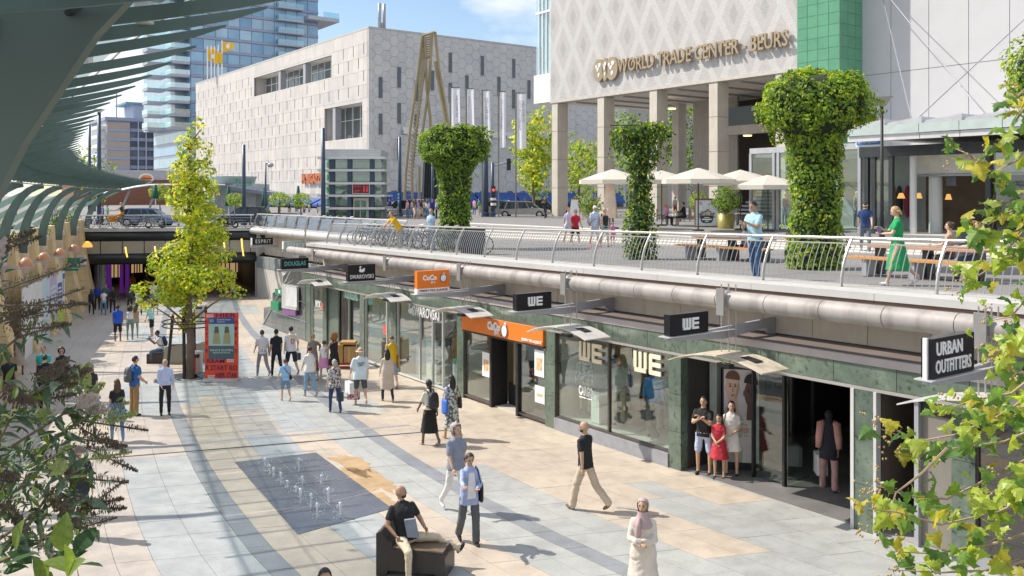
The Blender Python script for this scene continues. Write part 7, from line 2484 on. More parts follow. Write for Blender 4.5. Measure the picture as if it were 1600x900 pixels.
p=person('person in dark tunic and pink shawl walking into the dark entrance',ent(1295,766),1.66,-20,dict(f=1,fat=1.1,skin='m',hair='hijab',hatc=(.02,.02,.025),top=(.025,.025,.035),sleeve=2,loose=1.15,hem=.70,bot=(.50,.30,.27),lower='wide',shoe=BK,legs=[(10,5),(-10,18)],arms=walkarm),vox=.019)
shw=MB();T_=INFO[p.name][1];mw_=WM[p.name]
for sg in (-1,1):shw.tube([mw_ @ T_(sg*.10,.08,1.48),mw_ @ T_(sg*.17,-.06,1.47),mw_ @ T_(sg*.20,-.10,1.2),mw_ @ T_(sg*.22,-.09,.95)],[.06,.085,.08,.06],8)
shw.build('pink_shawl',pm((.55,.28,.24)),p, True)
carry_bag(p,0,'white plastic bag carried into the dark entrance',(.8,.8,.8),.38,.44,.22)
# ---- two women with bags walking away
p=person('woman in cream shirt and long black skirt walking away with backpack',fl(671,695),1.68,40,dict(f=1,skin='d',hair='pony',hairc='black',top=(.68,.68,.56),sleeve=1,slv=.8,loose=1.1,hem=.98,bot=(.012,.012,.012),lower='skirt',hemz=.34,flare=1.3,shoe=(.5,.4,.3),legs=[(12,6),(-10,20)],arms=walkarm),vox=.018)
backpack(p,'black backpack on the woman in the long black skirt',(.02,.02,.025))
p=person('woman in floral dress walking away with blue tote and white jacket',fl(706,686),1.70,30,dict(f=1,skin='t',hair='long',hairc='black',top=(.32,.38,.36),tk='p',lower='dress',hemz=.32,flare=1.1,shoe=(.45,.25,.08),legs=[(14,6),(-12,22)],arms=hang),vox=.018)
sling(p,'bright blue patterned tote of the woman in the floral dress',(.04,.16,.62),-1,.92,.38,.40)
sling(p,'black and white bag on the right of the floral dress',(.05,.05,.05),1,.98,.26,.3)
# ---- the group walking away along the shops
p=person('man in white tee with grey trousers, leftmost of three men walking away',fl(410,588),1.76,38,dict(skin='l',hair='short',hairc='brown',top=WH,bot=(.30,.30,.33),shoe=(.5,.5,.5),legs=[(16,6),(-16,30)],arms=walkarm),vox=.022)
p=person('man in black tee and black trousers, middle of three men walking away',fl(432,588),1.78,36,dict(skin='t',hair='short',hairc='black',top=(.015,.018,.025),bot=BK,lower='jeans',shoe=(.6,.6,.6),legs=[(12,6),(-12,22)],arms=hang),vox=.022)
p=person('tall man in white football shirt with red ring, right of three men',fl(455,586),1.86,36,dict(skin='l',hair='short',hairc='black',top=WH,loose=1.08,bot=(.02,.025,.05),lower='shorts',short_len=.9,shoe=(.4,.4,.4),legs=[(14,6),(-14,28)],arms=[(6,6,10,0),(10,24,20,0)]),vox=.022)
T_=INFO[p.name][1];mw_=WM[p.name]
mb=MB();mb.tube([mw_ @ T_(.055*math.cos(a),-.142,1.23+.085*math.sin(a)) for a in [6.283*i/14 for i in range(15)]],.014,5);mb.build('red_ring',M('print_red',(.65,.02,.04),.6),p)
mb=MB();mb.add([mw_ @ T_(x,-.128-.012*(z<1.40),z) for x,z in ((-.13,1.38),(.11,1.40),(.11,1.44),(-.12,1.42))],[(0,1,2,3)]);mb.build('yellow_stripe',M('print_yellow',(.75,.65,.02),.6),p)
carry_bag(p,1,'dark patterned handbag carried by the tall man in the football shirt',(.05,.05,.06),.26,.26,.12,name='handbag',cat='handbag')
p=person('boy in light blue tee and denim shorts with crossbody bag',fl(446,626),1.36,30,dict(skin='l',hair='short',hairc='brown',top=(.30,.52,.76),bot=(.16,.26,.38),lower='shorts',shoe=(.35,.18,.06),legs=[(10,5),(-12,24)],arms=[(6,16,14,0),(0,8,10,0)]),vox=.021)
sling(p,'black crossbody bag on the boy in light blue',BK,1,.95,.2,.18,cross=True)
p=person('woman in white tee and light jeans with a black shoulder bag',fl(484,619),1.66,36,dict(f=1,fat=1.1,skin='l',hair='bun',hairc='dark',top=(.70,.69,.68),loose=1.12,bot=(.22,.36,.50),lower='leggings',shoe=(.45,.28,.18),legs=[(10,5),(-12,24)],arms=walkarm),vox=.021)
sling(p,'black shoulder bag on the woman in light jeans',BK,1,1.0,.24,.22)
p=person('older woman in patterned blouse and dark jeans carrying a green bag',fl(523,644),1.60,28,dict(f=1,fat=1.14,skin='l',hair='bob',hairc='grey',top=(.28,.26,.26),tk='p',loose=1.2,hem=.82,slv=.85,bot=(.03,.05,.12),lower='jeans',shoe=(.4,.26,.18),legs=[(8,4),(-9,18)],arms=[(4,12,10,0),(2,8,8,0)]),vox=.021)
carry_bag(p,1,'dark green bag carried by the older woman in the patterned blouse',(.05,.08,.045),.22,.28,.14,name='handbag',cat='handbag')
p=person('man in light blue printed tee, bucket hat and dark shorts',fl(563,633),1.80,20,dict(skin='l',fat=1.12,hair='hat',hatc=(.48,.38,.28),hairc='brown',top=(.62,.74,.80),loose=1.22,hem=.80,slv=.85,bot=(.07,.08,.09),lower='shorts',short_len=.8,shoe=(.7,.7,.7),legs=[(10,5),(-12,22)],arms=[(8,16,18,0),(2,10,8,0)]),vox=.021)
T_=INFO[p.name][1];mw_=WM[p.name]
rv=(mw_ @ T_(1,0,1.2)-mw_ @ T_(0,0,1.2)).normalized()
for tx,z,w_ in (('GALLERY',1.31,.26),('DEPT.',1.24,.2)):write(tx,mw_ @ T_(0,-.150-(.01 if z<1.3 else 0),z),rv,black,p,width=w_,height=.055,depth=.004,bold=.02)
carry_bag(p,0,'white and floral shopping bags of the man in the bucket hat',(.75,.75,.76),.42,.36,.16)
q_=in_hand(p,0)
t=thing('shopping_bag','floral printed bag hanging below the white shopping bag','shopping bag',q_)
mb=MB();mb.box(q_.x-.06,q_.x+.32,q_.y-.08,q_.y+.06,q_.z-.72,q_.z-.46);mb.build('bag_body',patt('floral_bag',(.5,.08,.10)),t)
p=person('woman in long beige coat and dark trousers walking beside the glass',fl(605,627),1.68,20,dict(f=1,fat=1.12,skin='l',hair='long',hairc='black',top=(.58,.50,.42),sleeve=2,loose=1.3,hem=.42,bot=(.03,.035,.06),lower='jeans',shoe=(.5,.5,.5),legs=[(12,6),(-12,22)],arms=[(10,10,14,0),(-8,8,10,0)]),vox=.021)
p=person('man in mustard yellow vest top holding a tan bag',fl(612,606),1.80,22,dict(skin='l',hair='buzz',hairc='brown',top=(.62,.40,.01),sleeve=0,loose=1.1,hem=.84,bot=(.24,.30,.42),lower='shorts',short_len=1.0,shoe=(.2,.12,.08),legs=[(12,6),(-12,22)],arms=hang,yaw=30),vox=.021)
sling(p,'tan paper bag beside the man in the yellow top',(.45,.28,.10),1,.86,.34,.42)
p=person('woman in taupe dress with blond bun, her arm round the girl',fl(489,594),1.70,30,dict(f=1,fat=1.08,skin='l',hair='bun',hairc='blond',top=(.24,.20,.17),lower='dress',hemz=.36,flare=1.2,sleeve=2,loose=1.1,shoe=(.3,.2,.15),arms=[(4,8,10,0),(30,50,20,10)],legs=[(10,5),(-8,18)]),vox=.023)
p=person('girl in white top and pink skirt between two women',fl(507,597),1.50,34,dict(f=1,skin='l',hair='bun',hairc='brown',top=WH,hem=1.0,bot=(.60,.25,.42),lower='skirt',hemz=.62,flare=1.9,shoe=(.6,.5,.5),arms=hang,legs=[(10,5),(-10,20)]),vox=.023)
p=person('woman in short black dress with big auburn hair pushing a cart',fl(522,597),1.76,36,dict(f=1,skin='l',hair='afro',hairc='red',top=BK,tank=1,sleeve=0,lower='dress',hemz=.62,flare=.9,shoe=(.5,.35,.25),arms=[(20,26,14,0),(44,10,24,0)],legs=[(12,6),(-10,20)]),vox=.023)
ct=fl(540,574)
cart=thing('cart','red low cart loaded with brown cardboard boxes','cart',ct)
MB().box(ct.x-.55,ct.x+.55,ct.y-.4,ct.y+.4,ct.z+.16,ct.z+.21).build('cart_deck',M('cart_red',(.55,.04,.02),.5),cart)
for (x,y) in ((-.45,-.3),(.45,-.3),(-.45,.3),(.45,.3)):MB().ell((ct.x+x,ct.y+y,ct.z+.08),(.03,.08,.08),8,6).build('wheel',black,cart)
mb=MB();mb.tube([(ct.x+.5,ct.y-.35,ct.z+.2),(ct.x+.5,ct.y-.35,ct.z+.95),(ct.x+.5,ct.y+.35,ct.z+.95),(ct.x+.5,ct.y+.35,ct.z+.2)],.02,5);mb.build('cart_handle',steel,cart)
card=M('cardboard',(.42,.25,.10),.85,0,.10,4)
for k,(x0,x1,z0,z1,l) in enumerate(((-.5,-.05,.22,.95,'tall leaning cardboard box on the left of the red cart'),(-.02,.5,.22,.88,'large cardboard box on the right of the red cart'),(-.2,.42,.96 if 0 else .89,1.05,'flat cardboard box on top of the red cart'))):
    t=thing('cardboard_box',l,'box',(ct.x,ct.y,ct.z+z0))
    z0_=z0 if k<2 else .955
    MB().box(ct.x+x0,ct.x+x1,ct.y-.35+.05*k,ct.y+.35,ct.z+z0_,ct.z+z1).build('box_body',card,t)
    MB().box(ct.x+x0+.18,ct.x+x0+.24,ct.y-.353+.05*k,ct.y-.349+.05*k,ct.z+z0_+.02,ct.z+z1-.02).build('box_tape',M('box_tape',(.52,.36,.2),.4),t)
# ---- left part of the mall
p=person('bald man in pale blue shirt and black trousers standing on the left',fl(258,648),1.70,205,dict(skin='l',hair='bald',top=(.50,.58,.82),sleeve=2,hem=.93,bot=BK,shoe=BK,arms=[(-20,12,22,30),(6,8,30,40)],yaw=20),vox=.021)
p=person('man in blue polo and tan trousers with a striped backpack',fl(210,649),1.80,-40,dict(skin='l',fat=1.1,hair='short',hairc='dark',top=(.02,.12,.38),bot=(.32,.20,.09),lower='wide',shoe=BK,arms=[(14,8,40,20),(10,8,40,20)]),vox=.021)
backpack(p,'grey and black backpack on the man in the blue polo',(.09,.10,.12))
p=person('long haired woman in black top and bright blue skirt and jeans',fl(183,689),1.66,30,dict(f=1,fat=1.05,skin='l',hair='long',hairc='brown',top=BK,hem=1.0,bot=(.16,.30,.46),lower='jeans',shoe=(.7,.7,.7),legs=[(8,4),(-10,20)],arms=hang),vox=.021)
sk_=MB();mw_=WM[p.name]
sk_.loft([[mw_ @ Vector((rx*math.cos(q),ry*math.sin(q),z)) for q in [6.283*i/16 for i in range(16)]] for z,rx,ry in ((1.1,.16,.12),(.98,.20,.16),(.82,.25,.20),(.68,.29,.22))],cap=False)
sk_.build('blue_skirt',pm((.02,.08,.55)),p, True)
p=person('woman in black printed tee and jeans at the left with red bag strap',fl(142,655),1.64,210,dict(f=1,skin='l',hair='long',hairc='brown',top=(.03,.03,.035),bot=(.18,.32,.48),lower='jeans',shoe=BK,arms=hang),vox=.022)
person('man in blue tee and black shorts standing with two women',fl(184,533),1.80,20,dict(skin='d',hair='short',hairc='black',top=(.02,.10,.60),loose=1.08,bot=BK,lower='shorts',short_len=.95,shoe=(.3,.3,.3),arms=hang,yaw=-30),vox=.026)
person('woman in white crop top and green leggings with big curly hair',fl(203,531),1.68,10,dict(f=1,skin='t',hair='afro',hairc='dark',top=(.72,.72,.72),sleeve=0,hem=1.2,bot=(.16,.26,.24),lower='leggings',shoe=(.7,.7,.7),arms=hang),vox=.026)
person('woman in tan top and pale green leggings behind the curly haired woman',fl(211,528),1.66,20,dict(f=1,skin='l',hair='long',hairc='brown',top=(.40,.25,.14),hem=1.1,bot=(.28,.34,.28),lower='leggings',shoe=(.2,.35,.5),arms=hang),vox=.026)
person('man in turquoise tee with red print leaning toward the women',fl(237,526),1.80,95,dict(skin='l',hair='buzz',hairc='red',top=(.35,.68,.68),lean=16,loose=1.1,bot=BK,lower='shorts',short_len=.9,shoe=(.02,.35,.60),arms=hang),vox=.026)
person('woman in dark navy top and black trousers walking toward us by the wall',fl(143,493),1.70,205,dict(f=1,skin='d',hair='long',hairc='black',top=(.02,.025,.06),bot=BK,shoe=(.7,.7,.7),legs=[(12,6),(-12,20)],arms=walkarm),vox=.028)
person('woman in white printed tee and blue jeans walking toward us by the wall',fl(162,492),1.66,205,dict(f=1,skin='d',hair='long',hairc='black',top=(.74,.72,.74),bot=(.10,.24,.42),lower='jeans',shoe=BK,legs=[(12,6),(-12,20)],arms=walkarm),vox=.028)
person('person all in black with pale trainers near the passage',fl(176,490),1.74,215,dict(skin='d',hair='short',hairc='black',top=BK,sleeve=2,bot=BK,shoe=(.7,.7,.7),arms=[(14,8,50,30),(10,8,50,30)]),vox=.028)
person('man in dark blue top behind the women by the wall',fl(152,484),1.80,205,dict(skin='d',hair='short',hairc='black',top=(.015,.05,.30),sleeve=2,bot=BK,arms=hang),vox=.03)
person('person in dark teal jacket behind the woman in the white tee',fl(165,483),1.72,205,dict(skin='t',hair='short',hairc='black',top=(.02,.12,.12),sleeve=2,bot=BK,arms=hang),vox=.03)
person('woman with long black hair in dark top, facing the passage',fl(203,487),1.66,30,dict(f=1,skin='t',hair='long',hairc='black',top=(.05,.06,.07),sleeve=2,bot=BK,arms=hang),vox=.03)
person('person in lavender white top and black trousers walking to the passage',fl(217,492),1.68,30,dict(f=1,fat=1.12,skin='d',hair='bun',hairc='black',top=(.60,.60,.72),loose=1.1,bot=BK,legs=[(10,5),(-10,20)],arms=walkarm),vox=.03)
person('person in denim jacket and shorts half hidden behind the plane tree',fl(243,491),1.72,200,dict(f=1,skin='l',hair='short',hairc='brown',top=(.10,.22,.32),sleeve=2,bot=BK,lower='shorts',arms=hang),vox=.03)
person('person in pale shirt under the left edge of the plane tree crown',fl(240,478),1.74,205,dict(skin='t',hair='short',hairc='black',top=(.66,.66,.68),bot=BK,arms=hang),vox=.03)
person('person in orange shirt and pale shorts inside the dark passage',on_floor(207,461),1.78,215,dict(skin='t',hair='short',hairc='black',top=(.55,.13,.02),bot=(.4,.4,.4),lower='shorts',arms=hang),vox=.03)
person('person in blue shorts standing inside the dark passage',on_floor(229,461),1.74,215,dict(skin='t',hair='short',hairc='black',top=(.05,.05,.06),bot=(.10,.20,.35),lower='shorts',arms=hang),vox=.03)
p=person('woman in grey trousers with orange backpack walking into the passage',fl(364,466),1.70,30,dict(f=1,skin='l',hair='long',hairc='brown',top=(.50,.42,.34),sleeve=0,bot=(.36,.36,.36),lower='wide',shoe=(.6,.6,.6),legs=[(10,5),(-10,20)],arms=hang),vox=.028)
backpack(p,'small orange backpack of the woman entering the passage',(.50,.26,.06),.26,.36,.14)
person('woman in short black outfit walking into the passage',fl(350,468),1.66,30,dict(f=1,skin='l',hair='long',hairc='dark',top=BK,bot=BK,lower='shorts',shoe=(.7,.7,.7),legs=[(10,5),(-10,20)],arms=walkarm),vox=.028)
p=person('woman with sunglasses in dark top walking toward us on the left',fl(96,620),1.66,205,dict(f=1,skin='l',hair='curly',hairc='black',top=(.02,.02,.025),sleeve=2,bot=BK,lower='skirt',hemz=.55,shoe=BK,glasses=1,arms=hang),vox=.022)
person('person in turquoise tee walking beside the woman in sunglasses',fl(68,622),1.76,200,dict(skin='l',hair='short',hairc='brown',top=(.03,.48,.46),bot=BK,arms=walkarm,legs=[(12,6),(-12,22)]),vox=.022)
p=person('woman with blue backpack straps in pale top behind the bush',fl(30,585),1.72,210,dict(f=1,skin='d',hair='bun',hairc='black',top=(.50,.40,.36),tank=1,sleeve=0,bot=(.45,.38,.33),lower='skirt',hemz=.35,arms=hang),vox=.024)
person('man all in black seen from behind at the left edge',fl(70,640),1.74,25,dict(skin='l',hair='short',hairc='dark',top=BK,sleeve=2,bot=(.02,.025,.05),arms=hang,legs=[(10,5),(-10,20)]),vox=.022)
person('person in navy cap and top at the far left edge',fl(14,640),1.74,205,dict(skin='t',hair='cap',hatc=(.02,.03,.07),hairc='black',top=(.02,.025,.04),bot=(.3,.2,.15),lower='shorts',arms=hang),vox=.022)
person('person in dark clothes walking behind the flower spikes, lower left',fl(122,838),1.70,215,dict(skin='l',hair='short',hairc='brown',top=(.03,.03,.05),bot=(.03,.05,.10),lower='shorts',arms=walkarm,legs=[(12,6),(-12,22)]),vox=.022)
# seated backpacker on the pale block bench
sb_=fl(252,566)
p=person('person in white tee with navy backpack sitting on a dark bench',(sb_.x,sb_.y,sb_.z-.02),1.72,120,dict(sit=1,skin='d',hair='short',hairc='black',top=WH,bot=(.10,.16,.24),lower='jeans',shoe=BK,legs=[(84,84),(78,78)],lean=14,arms=[(40,8,100,40),(40,8,90,30)]),vox=.023)
backpack(p,'navy backpack on the seated person in the white tee',(.02,.03,.10))
b2=thing('sculpted_bench','dark bench with curved foot under the seated backpacker','bench',sb_)
bx_,by_=sb_.x+.06,sb_.y-.05
prof2=[(-.55,0),(-.55,.40),(.35,.44),(.50,.80),(.62,.80),(.55,.0)]
MB().prism([Vector((bx_+x,by_-.3,sb_.z+z)) for x,z in prof2],(0,.6,0)).build('bench_body',dk,b2)
for k,(u,v,l) in enumerate(((278,567,'pale concrete seat block behind the leaning stake'),(298,566,'pale concrete seat block behind the plane trunk'))):
    c_=fl(u,v);t=thing('seat_block',l,'seat block',c_,group=None)
    q=[(-.55,-.35,0),(.5,-.35,0),(.5,.35,0),(-.55,.35,0),(-.4,-.35,.75),(.5,-.35,.82),(.5,.35,.82),(-.4,.35,.75)]
    MB().hexa([c_+Vector(p_) for p_ in q]).build('block_body',M('seat_concrete',(.36,.33,.28),.7),t)
    MB().box(c_.x-.35,c_.x+.45,c_.y-.3,c_.y+.3,c_.z+.83,c_.z+.85).build('block_lid',pale_metal,t)
for u,v,l in ((306,590,'steel litter bin with red stripe and dark opening beside the poster stand'),(312,503,'plain steel litter bin farther along behind the plane tree')):
    c_=fl(u,v)
    t=thing('litter_bin',l,'litter bin',c_)
    mb=MB();mb.lathe([(.06,0),(.06,.2)],c_,10);mb.build('bin_foot',black,t)
    mb=MB();mb.lathe([(0,.18),(.24,.18),(.25,.22),(.25,.95)],c_,20);mb.build('bin_body',steel,t, True)
    mb=MB();mb.lathe([(.235,.80),(.255,.80),(.255,.92),(.235,.92)],c_,20,0,3.4,5.6);mb.build('bin_opening',black,t, True)
    mb=MB();mb.lathe([(.27,.95),(.28,1.0),(.0,1.03)],c_,20);mb.build('bin_lid',pale_metal,t, True)
    if u==306:
        mb=MB();mb.lathe([(.253,.22),(.253,.80)],c_,6,0,4.75,5.1);mb.build('red_stripe',M('bin_red',(.6,.05,.03),.5),t)
    mb=MB();mb.lathe([(0,.3),(.11,.3),(.11,.8),(0,.8)],c_+Vector((-.36,.05,0)),12);mb.build('ash_tube',steel,t, True)
# poster stand with red frame
a_=fl(320,597);b_=fl(371,601)
ps=thing('poster_stand','tall red and orange poster stand with a speaker advert in the mall','poster stand',a_)
zb_=a_.z+.02
y_=a_.y
x0_,x1_=a_.x,a_.x+51/F*y_
hgt=(600-493)/F*y_
MB().box(x0_,x1_,y_,y_+.14,zb_+.12,zb_+hgt).build('stand_frame',M('poster_red',(.72,.07,.02),.5),ps)
MB().box(x0_-.03,x1_+.03,y_-.1,y_+.3,zb_,zb_+.12).build('stand_foot',pale_metal,ps)
px= lambda u:x0_+(u-320)/F*y_
pz2= lambda v:zb_+(600-v)/F*y_
def psq(u0,u1,v0,v1,m_,nm,l=.004):MB().box(px(u0),px(u1),y_-l,y_-l+.003,pz2(v1),pz2(v0)).build(nm,m_,ps)
psq(326,366,500,510,M('ad_blue',(.05,.08,.28),.5),'advert_panel');psq(326,366,510,544,M('ad_mint',(.38,.55,.48),.5),'advert_panel');psq(326,366,544,565,M('ad_slate',(.07,.12,.14),.5),'advert_panel')
for cx in (338.5,354.5):
    for (v0,v1,w0,w1,m_) in ((514,524,2.6,4.0,M('spk_top',(.12,.11,.08),.6)),(524,541,4.0,6.2,M('spk_low',(.35,.33,.18),.6))):
        MB().prism([Vector((px(cx-w1),y_-.007,pz2(v1))),Vector((px(cx+w1),y_-.007,pz2(v1))),Vector((px(cx+w0),y_-.007,pz2(v0))),Vector((px(cx-w0),y_-.007,pz2(v0)))],(0,-.003,0)).build('printed_speaker',m_,ps)
ink=M('poster_ink',(.07,.02,.10),.6)
def pw(txt,u,v,w_,h_,m_):write(txt,Vector((px(u),y_-.009,pz2(v))),(1,0,0),m_,ps,width=w_/F*y_,height=h_/F*y_,depth=.003,bold=.015)
pw('HIER',353,496.5,32,6.0,ink);pw('RBAM',337,568,28,6,ink);pw('R START RO',346,578.5,49,8,ink);pw('HIER STAR',354,590,33,7.5,ink)
pw('BANG & OLUFSEN',346,551,35,3.2,M('ad_pale',(.5,.6,.52),.5));pw('CENTER ROTTERDAM',346,555,27,2.2,M('ad_pale'));pw('Sounds better',350,503,22,2.6,M('ad_pale'));pw('together',345.5,506.8,13,2.6,M('ad_pale'));pw('BO',331,505,6,5,M('ad_pale'))
for k,v in enumerate((507,517,527,540,552)):pw('ROTTERDAM'[k],323,v,3.4,5.5,ink);pw('HIERS'[k],368.5,v,3.4,5.5,ink)
for (u0,v0) in ((322,494.5),(354,564.5),(324,589.5)):
    for j in range(2):pw('00000',u0+6,v0+1.4+2.8*j,11,2.4,white_sign)
# info board and first aid box on the glass wall
ib=thing('info_board','white lit notice board with purple strip on the dark glass wall','notice board',P(s_at(456),-.15,.4))
def fq(u0,u1,v0,v1,o,th,mat,nm,par):
    sa,sb2=s_at(u0,o),s_at(u1,o)
    def Z(s,v):pp=P(s,o,0); return CZ-(v-HY)/F*pp.y
    sl_=(.16)
    q=[P(sa,o,0),P(sb2,o,0)]
    pts=[Vector((q[0].x,q[0].y,Z(sa,v1))),Vector((q[1].x,q[1].y,Z(sb2,v1+(u1-u0)*sl_))),Vector((q[1].x,q[1].y,Z(sb2,v0+(u1-u0)*sl_))),Vector((q[0].x,q[0].y,Z(sa,v0)))]
    MB().prism(pts,W(0,-th,0)).build(nm,mat,par)
fq(444,467,444,481,-.06,.14,pale_metal,'board_case',ib);fq(446.5,464,448,478,-.205,.01,M('board_white',(.70,.71,.72),.2),'board_sheet',ib);fq(444,465,482,490,-.06,.12,M('strip_purple',(.22,.08,.25),.4),'purple_strip',ib)
fa=thing('first_aid_sign','green first aid sign and cabinet on the dark glass wall','sign',P(s_at(436),-.1,.4))
fq(431,441,451,460,-.06,.05,M('aid_green',(.02,.25,.12),.4),'sign_plate',fa);fq(429,441,470,483,-.06,.22,M('aid_green'),'cabinet',fa)
fq(435,438,453,458,-.115,.006,white_sign,'white_heart',fa)
# ================================================================== upper plaza: people, benches, cafe, vehicles
def pzp(u,v): return on_plaza(u,v)
def gz(p):s,c=SCof(p.x,p.y); return Vector((p.x,p.y,zg(s,c)))
p=person('woman in green dress and white trainers walking along the railing',pzp(1403,446),1.68,75,dict(f=1,fat=1.08,skin='l',hair='bob',hairc='blond',top=(.01,.30,.09),lower='dress',hemz=.34,flare=1.0,shoe=(.75,.75,.75),legs=[(20,8),(-20,22)],arms=[(24,8,66,40),(30,14,84,30)],nod=-16,yaw=-10),vox=.018)
q_=in_hand(p,0);t=thing('phone','purple phone in the hand of the woman in green','phone',q_);MB().box(q_.x-.03,q_.x+.05,q_.y-.02,q_.y,q_.z-.01,q_.z+.13).build('phone_case',M('phone_purple',(.2,.12,.4),.4),t)
p=person('man in light blue tee and jeans looking at his phone by the railing',pzp(1180,437),1.80,120,dict(skin='m',fat=1.12,hair='short',hairc='black',top=(.34,.56,.68),bot=(.04,.10,.22),lower='jeans',shoe=(.1,.1,.12),legs=[(4,2),(-4,6)],arms=phone_,nod=-20),vox=.018)
q_=in_hand(p,0);t=thing('phone','black phone held by the man in the light blue tee','phone',q_);MB().box(q_.x-.04,q_.x+.02,q_.y-.03,q_.y,q_.z,q_.z+.13).build('phone_case',black,t)
p=person('man in navy tee and cap with sunglasses walking by the shop',pzp(1352,395),1.82,160,dict(skin='l',hair='cap',hatc=(.02,.02,.03),hairc='brown',beard=1,glasses=1,top=(.02,.05,.16),bot=(.12,.14,.18),shoe=(.3,.25,.2),legs=[(18,6),(-18,24)],arms=walkarm),vox=.021)
p=person('man in white cap and pale blue tee with a camera bag',pzp(929,386),1.76,205,dict(skin='l',fat=1.06,hair='cap',hatc=(.7,.72,.76),hairc='brown',top=(.56,.64,.80),bot=(.55,.60,.72),lower='shorts',shoe=(.6,.1,.15),legs=[(8,4),(-8,12)],arms=hang),vox=.023)
sling(p,'small blue camera bag of the man in the white cap',(.05,.12,.22),1,1.0,.2,.18,cross=True)
p=person('woman in black top and mint shorts beside the man in the cap',pzp(945,386),1.62,205,dict(f=1,skin='l',hair='bun',hairc='brown',top=(.02,.03,.03),tank=1,sleeve=0,bot=(.45,.62,.60),lower='shorts',short_len=.6,shoe=(.4,.3,.2),arms=hang,legs=[(10,5),(-8,14)]),vox=.023)
person('small child in pink outfit beside the woman in black',pzp(957,384),1.05,205,dict(f=1,skin='l',hair='bob',hairc='brown',top=(.55,.20,.42),bot=(.55,.20,.42),lower='shorts',arms=hang),vox=.026)
p=person('woman in pale lavender top and shorts walking on the plaza',pzp(888,383),1.72,200,dict(f=1,skin='l',hair='long',hairc='brown',top=(.58,.60,.74),hem=.8,bot=(.55,.58,.70),lower='shorts',short_len=.5,shoe=(.4,.3,.25),arms=walkarm,legs=[(12,5),(-10,20)]),vox=.023)
p=person('person in red top with black bag walking beside the lavender woman',pzp(899,384),1.62,205,dict(skin='t',hair='short',hairc='dark',glasses=1,top=(.50,.02,.04),bot=BK,lower='shorts',shoe=(.4,.4,.4),arms=walkarm,legs=[(16,6),(-14,22)]),vox=.023)
# picnic benches
wood_t=M('bench_wood',(.46,.26,.16),.6,0,.15,5,.003,30);wood_e=M('bench_orange',(.60,.28,.06),.55,0,.12,5)
def picnic(label,base,L):
    t=thing('picnic_bench',label,'bench',base)
    b=gz(Vector(base));ax=-d3;ay=n3
    def bx(x0,x1,y0,y1,z0,z1,nm,m_):
        q=[b+ax*x+ay*y for x,y in ((x0,y0),(x1,y0),(x1,y1),(x0,y1))]
        MB().hexa([p_+Vector((0,0,z0)) for p_ in q]+[p_+Vector((0,0,z1)) for p_ in q]).build(nm,m_,t)
    for k in range(3):bx(-L/2,L/2,-.25+k*.17,-.25+k*.17+.16,.40,.45,'seat_plank',wood_t if k else wood_e)
    for k in range(3):bx(-L/2+.3,L/2-.3,.24+k*.18,.24+k*.18+.17,.66,.71,'table_plank',wood_t)
    for x in (-L/2+.5,0,L/2-.5):
        bx(x-.06,x+.06,-.2,.2,0,.40,'leg',grey_paint);bx(x-.06,x+.06,.35,.65,0,.66,'leg',dark_metal)
    return b
b1=picnic('wooden double bench with orange edge beside the man on his phone',pzp(1128,407),3.6)
b2=picnic('wooden double bench with orange edge behind the woman in green',pzp(1432,436),3.4)
def seated(label,at,head,c,lift=0.0,**k):
    c=dict(dict(sit=1,legs=[(84,86),(80,84)],arms=[(34,8,50,20),(34,8,50,20)]),**c)
    return person(label,(at[0],at[1],at[2]+lift),k.get('h',1.7),head,c,vox=k.get('vox',.026))
def on_b(b,x,y): return b+(-d3)*x+n3*y
for l,b,x,y,hd_,c,h_ in (
    ('blond girl seated at the bench behind the woman in green, left one',b2,.35,.85,60,dict(f=1,skin='l',hair='bun',hairc='brown',top=(.42,.28,.20),bot=(.2,.2,.22),lower='jeans'),1.6),
    ('blond girl seated at the bench behind the woman in green, right one',b2,1.0,.85,60,dict(f=1,skin='l',hair='pony',hairc='blond',top=BK,tank=1,sleeve=0,bot=JEAN,lower='jeans'),1.6),
    ('dark haired child in white seated at the bench beside the man on his phone',b1,.2,.85,40,dict(f=1,skin='t',hair='bob',hairc='black',top=(.7,.7,.72),bot=(.3,.05,.08),lower='pants'),1.35),
    ('child with yellow flower in her hair seated at the bench',b1,.85,.85,40,dict(f=1,skin='t',hair='bun',hairc='dark',top=(.7,.68,.66),bot=(.35,.05,.08),lower='pants'),1.35),
    ('person in dark trousers crouched on the ground behind the man on his phone',b1,2.5,.2,150,dict(skin='t',hair='short',hairc='black',top=(.06,.07,.04),bot=(.02,.025,.05)),1.5)):
    seated(l,on_b(b,x,y),hd_,c,0,h=h_)
fl_=on_b(b1,.85,.85);t=thing('hair_flower','yellow flower in the hair of the seated child','flower',fl_)
mb=MB();
for a in range(5):mb.ell(fl_+Vector((.05+.035*math.cos(a*1.256),-.07,1.10+.035*math.sin(a*1.256))),(.03,.02,.03),6,4)
mb.build('petals',M('petal_yellow',(.8,.5,.02),.6),t)
rb=gz(pzp(1505,402));t=thing('round_bin','dark grey round bin behind the bench near the right foliage','litter bin',rb)
mb=MB();mb.lathe([(.30,0),(.34,.8),(.36,.84),(.32,.86),(.30,.70),(0,.70)],rb,20);mb.build('bin_body',M('bin_grey',(.10,.11,.13),.5),t, True)
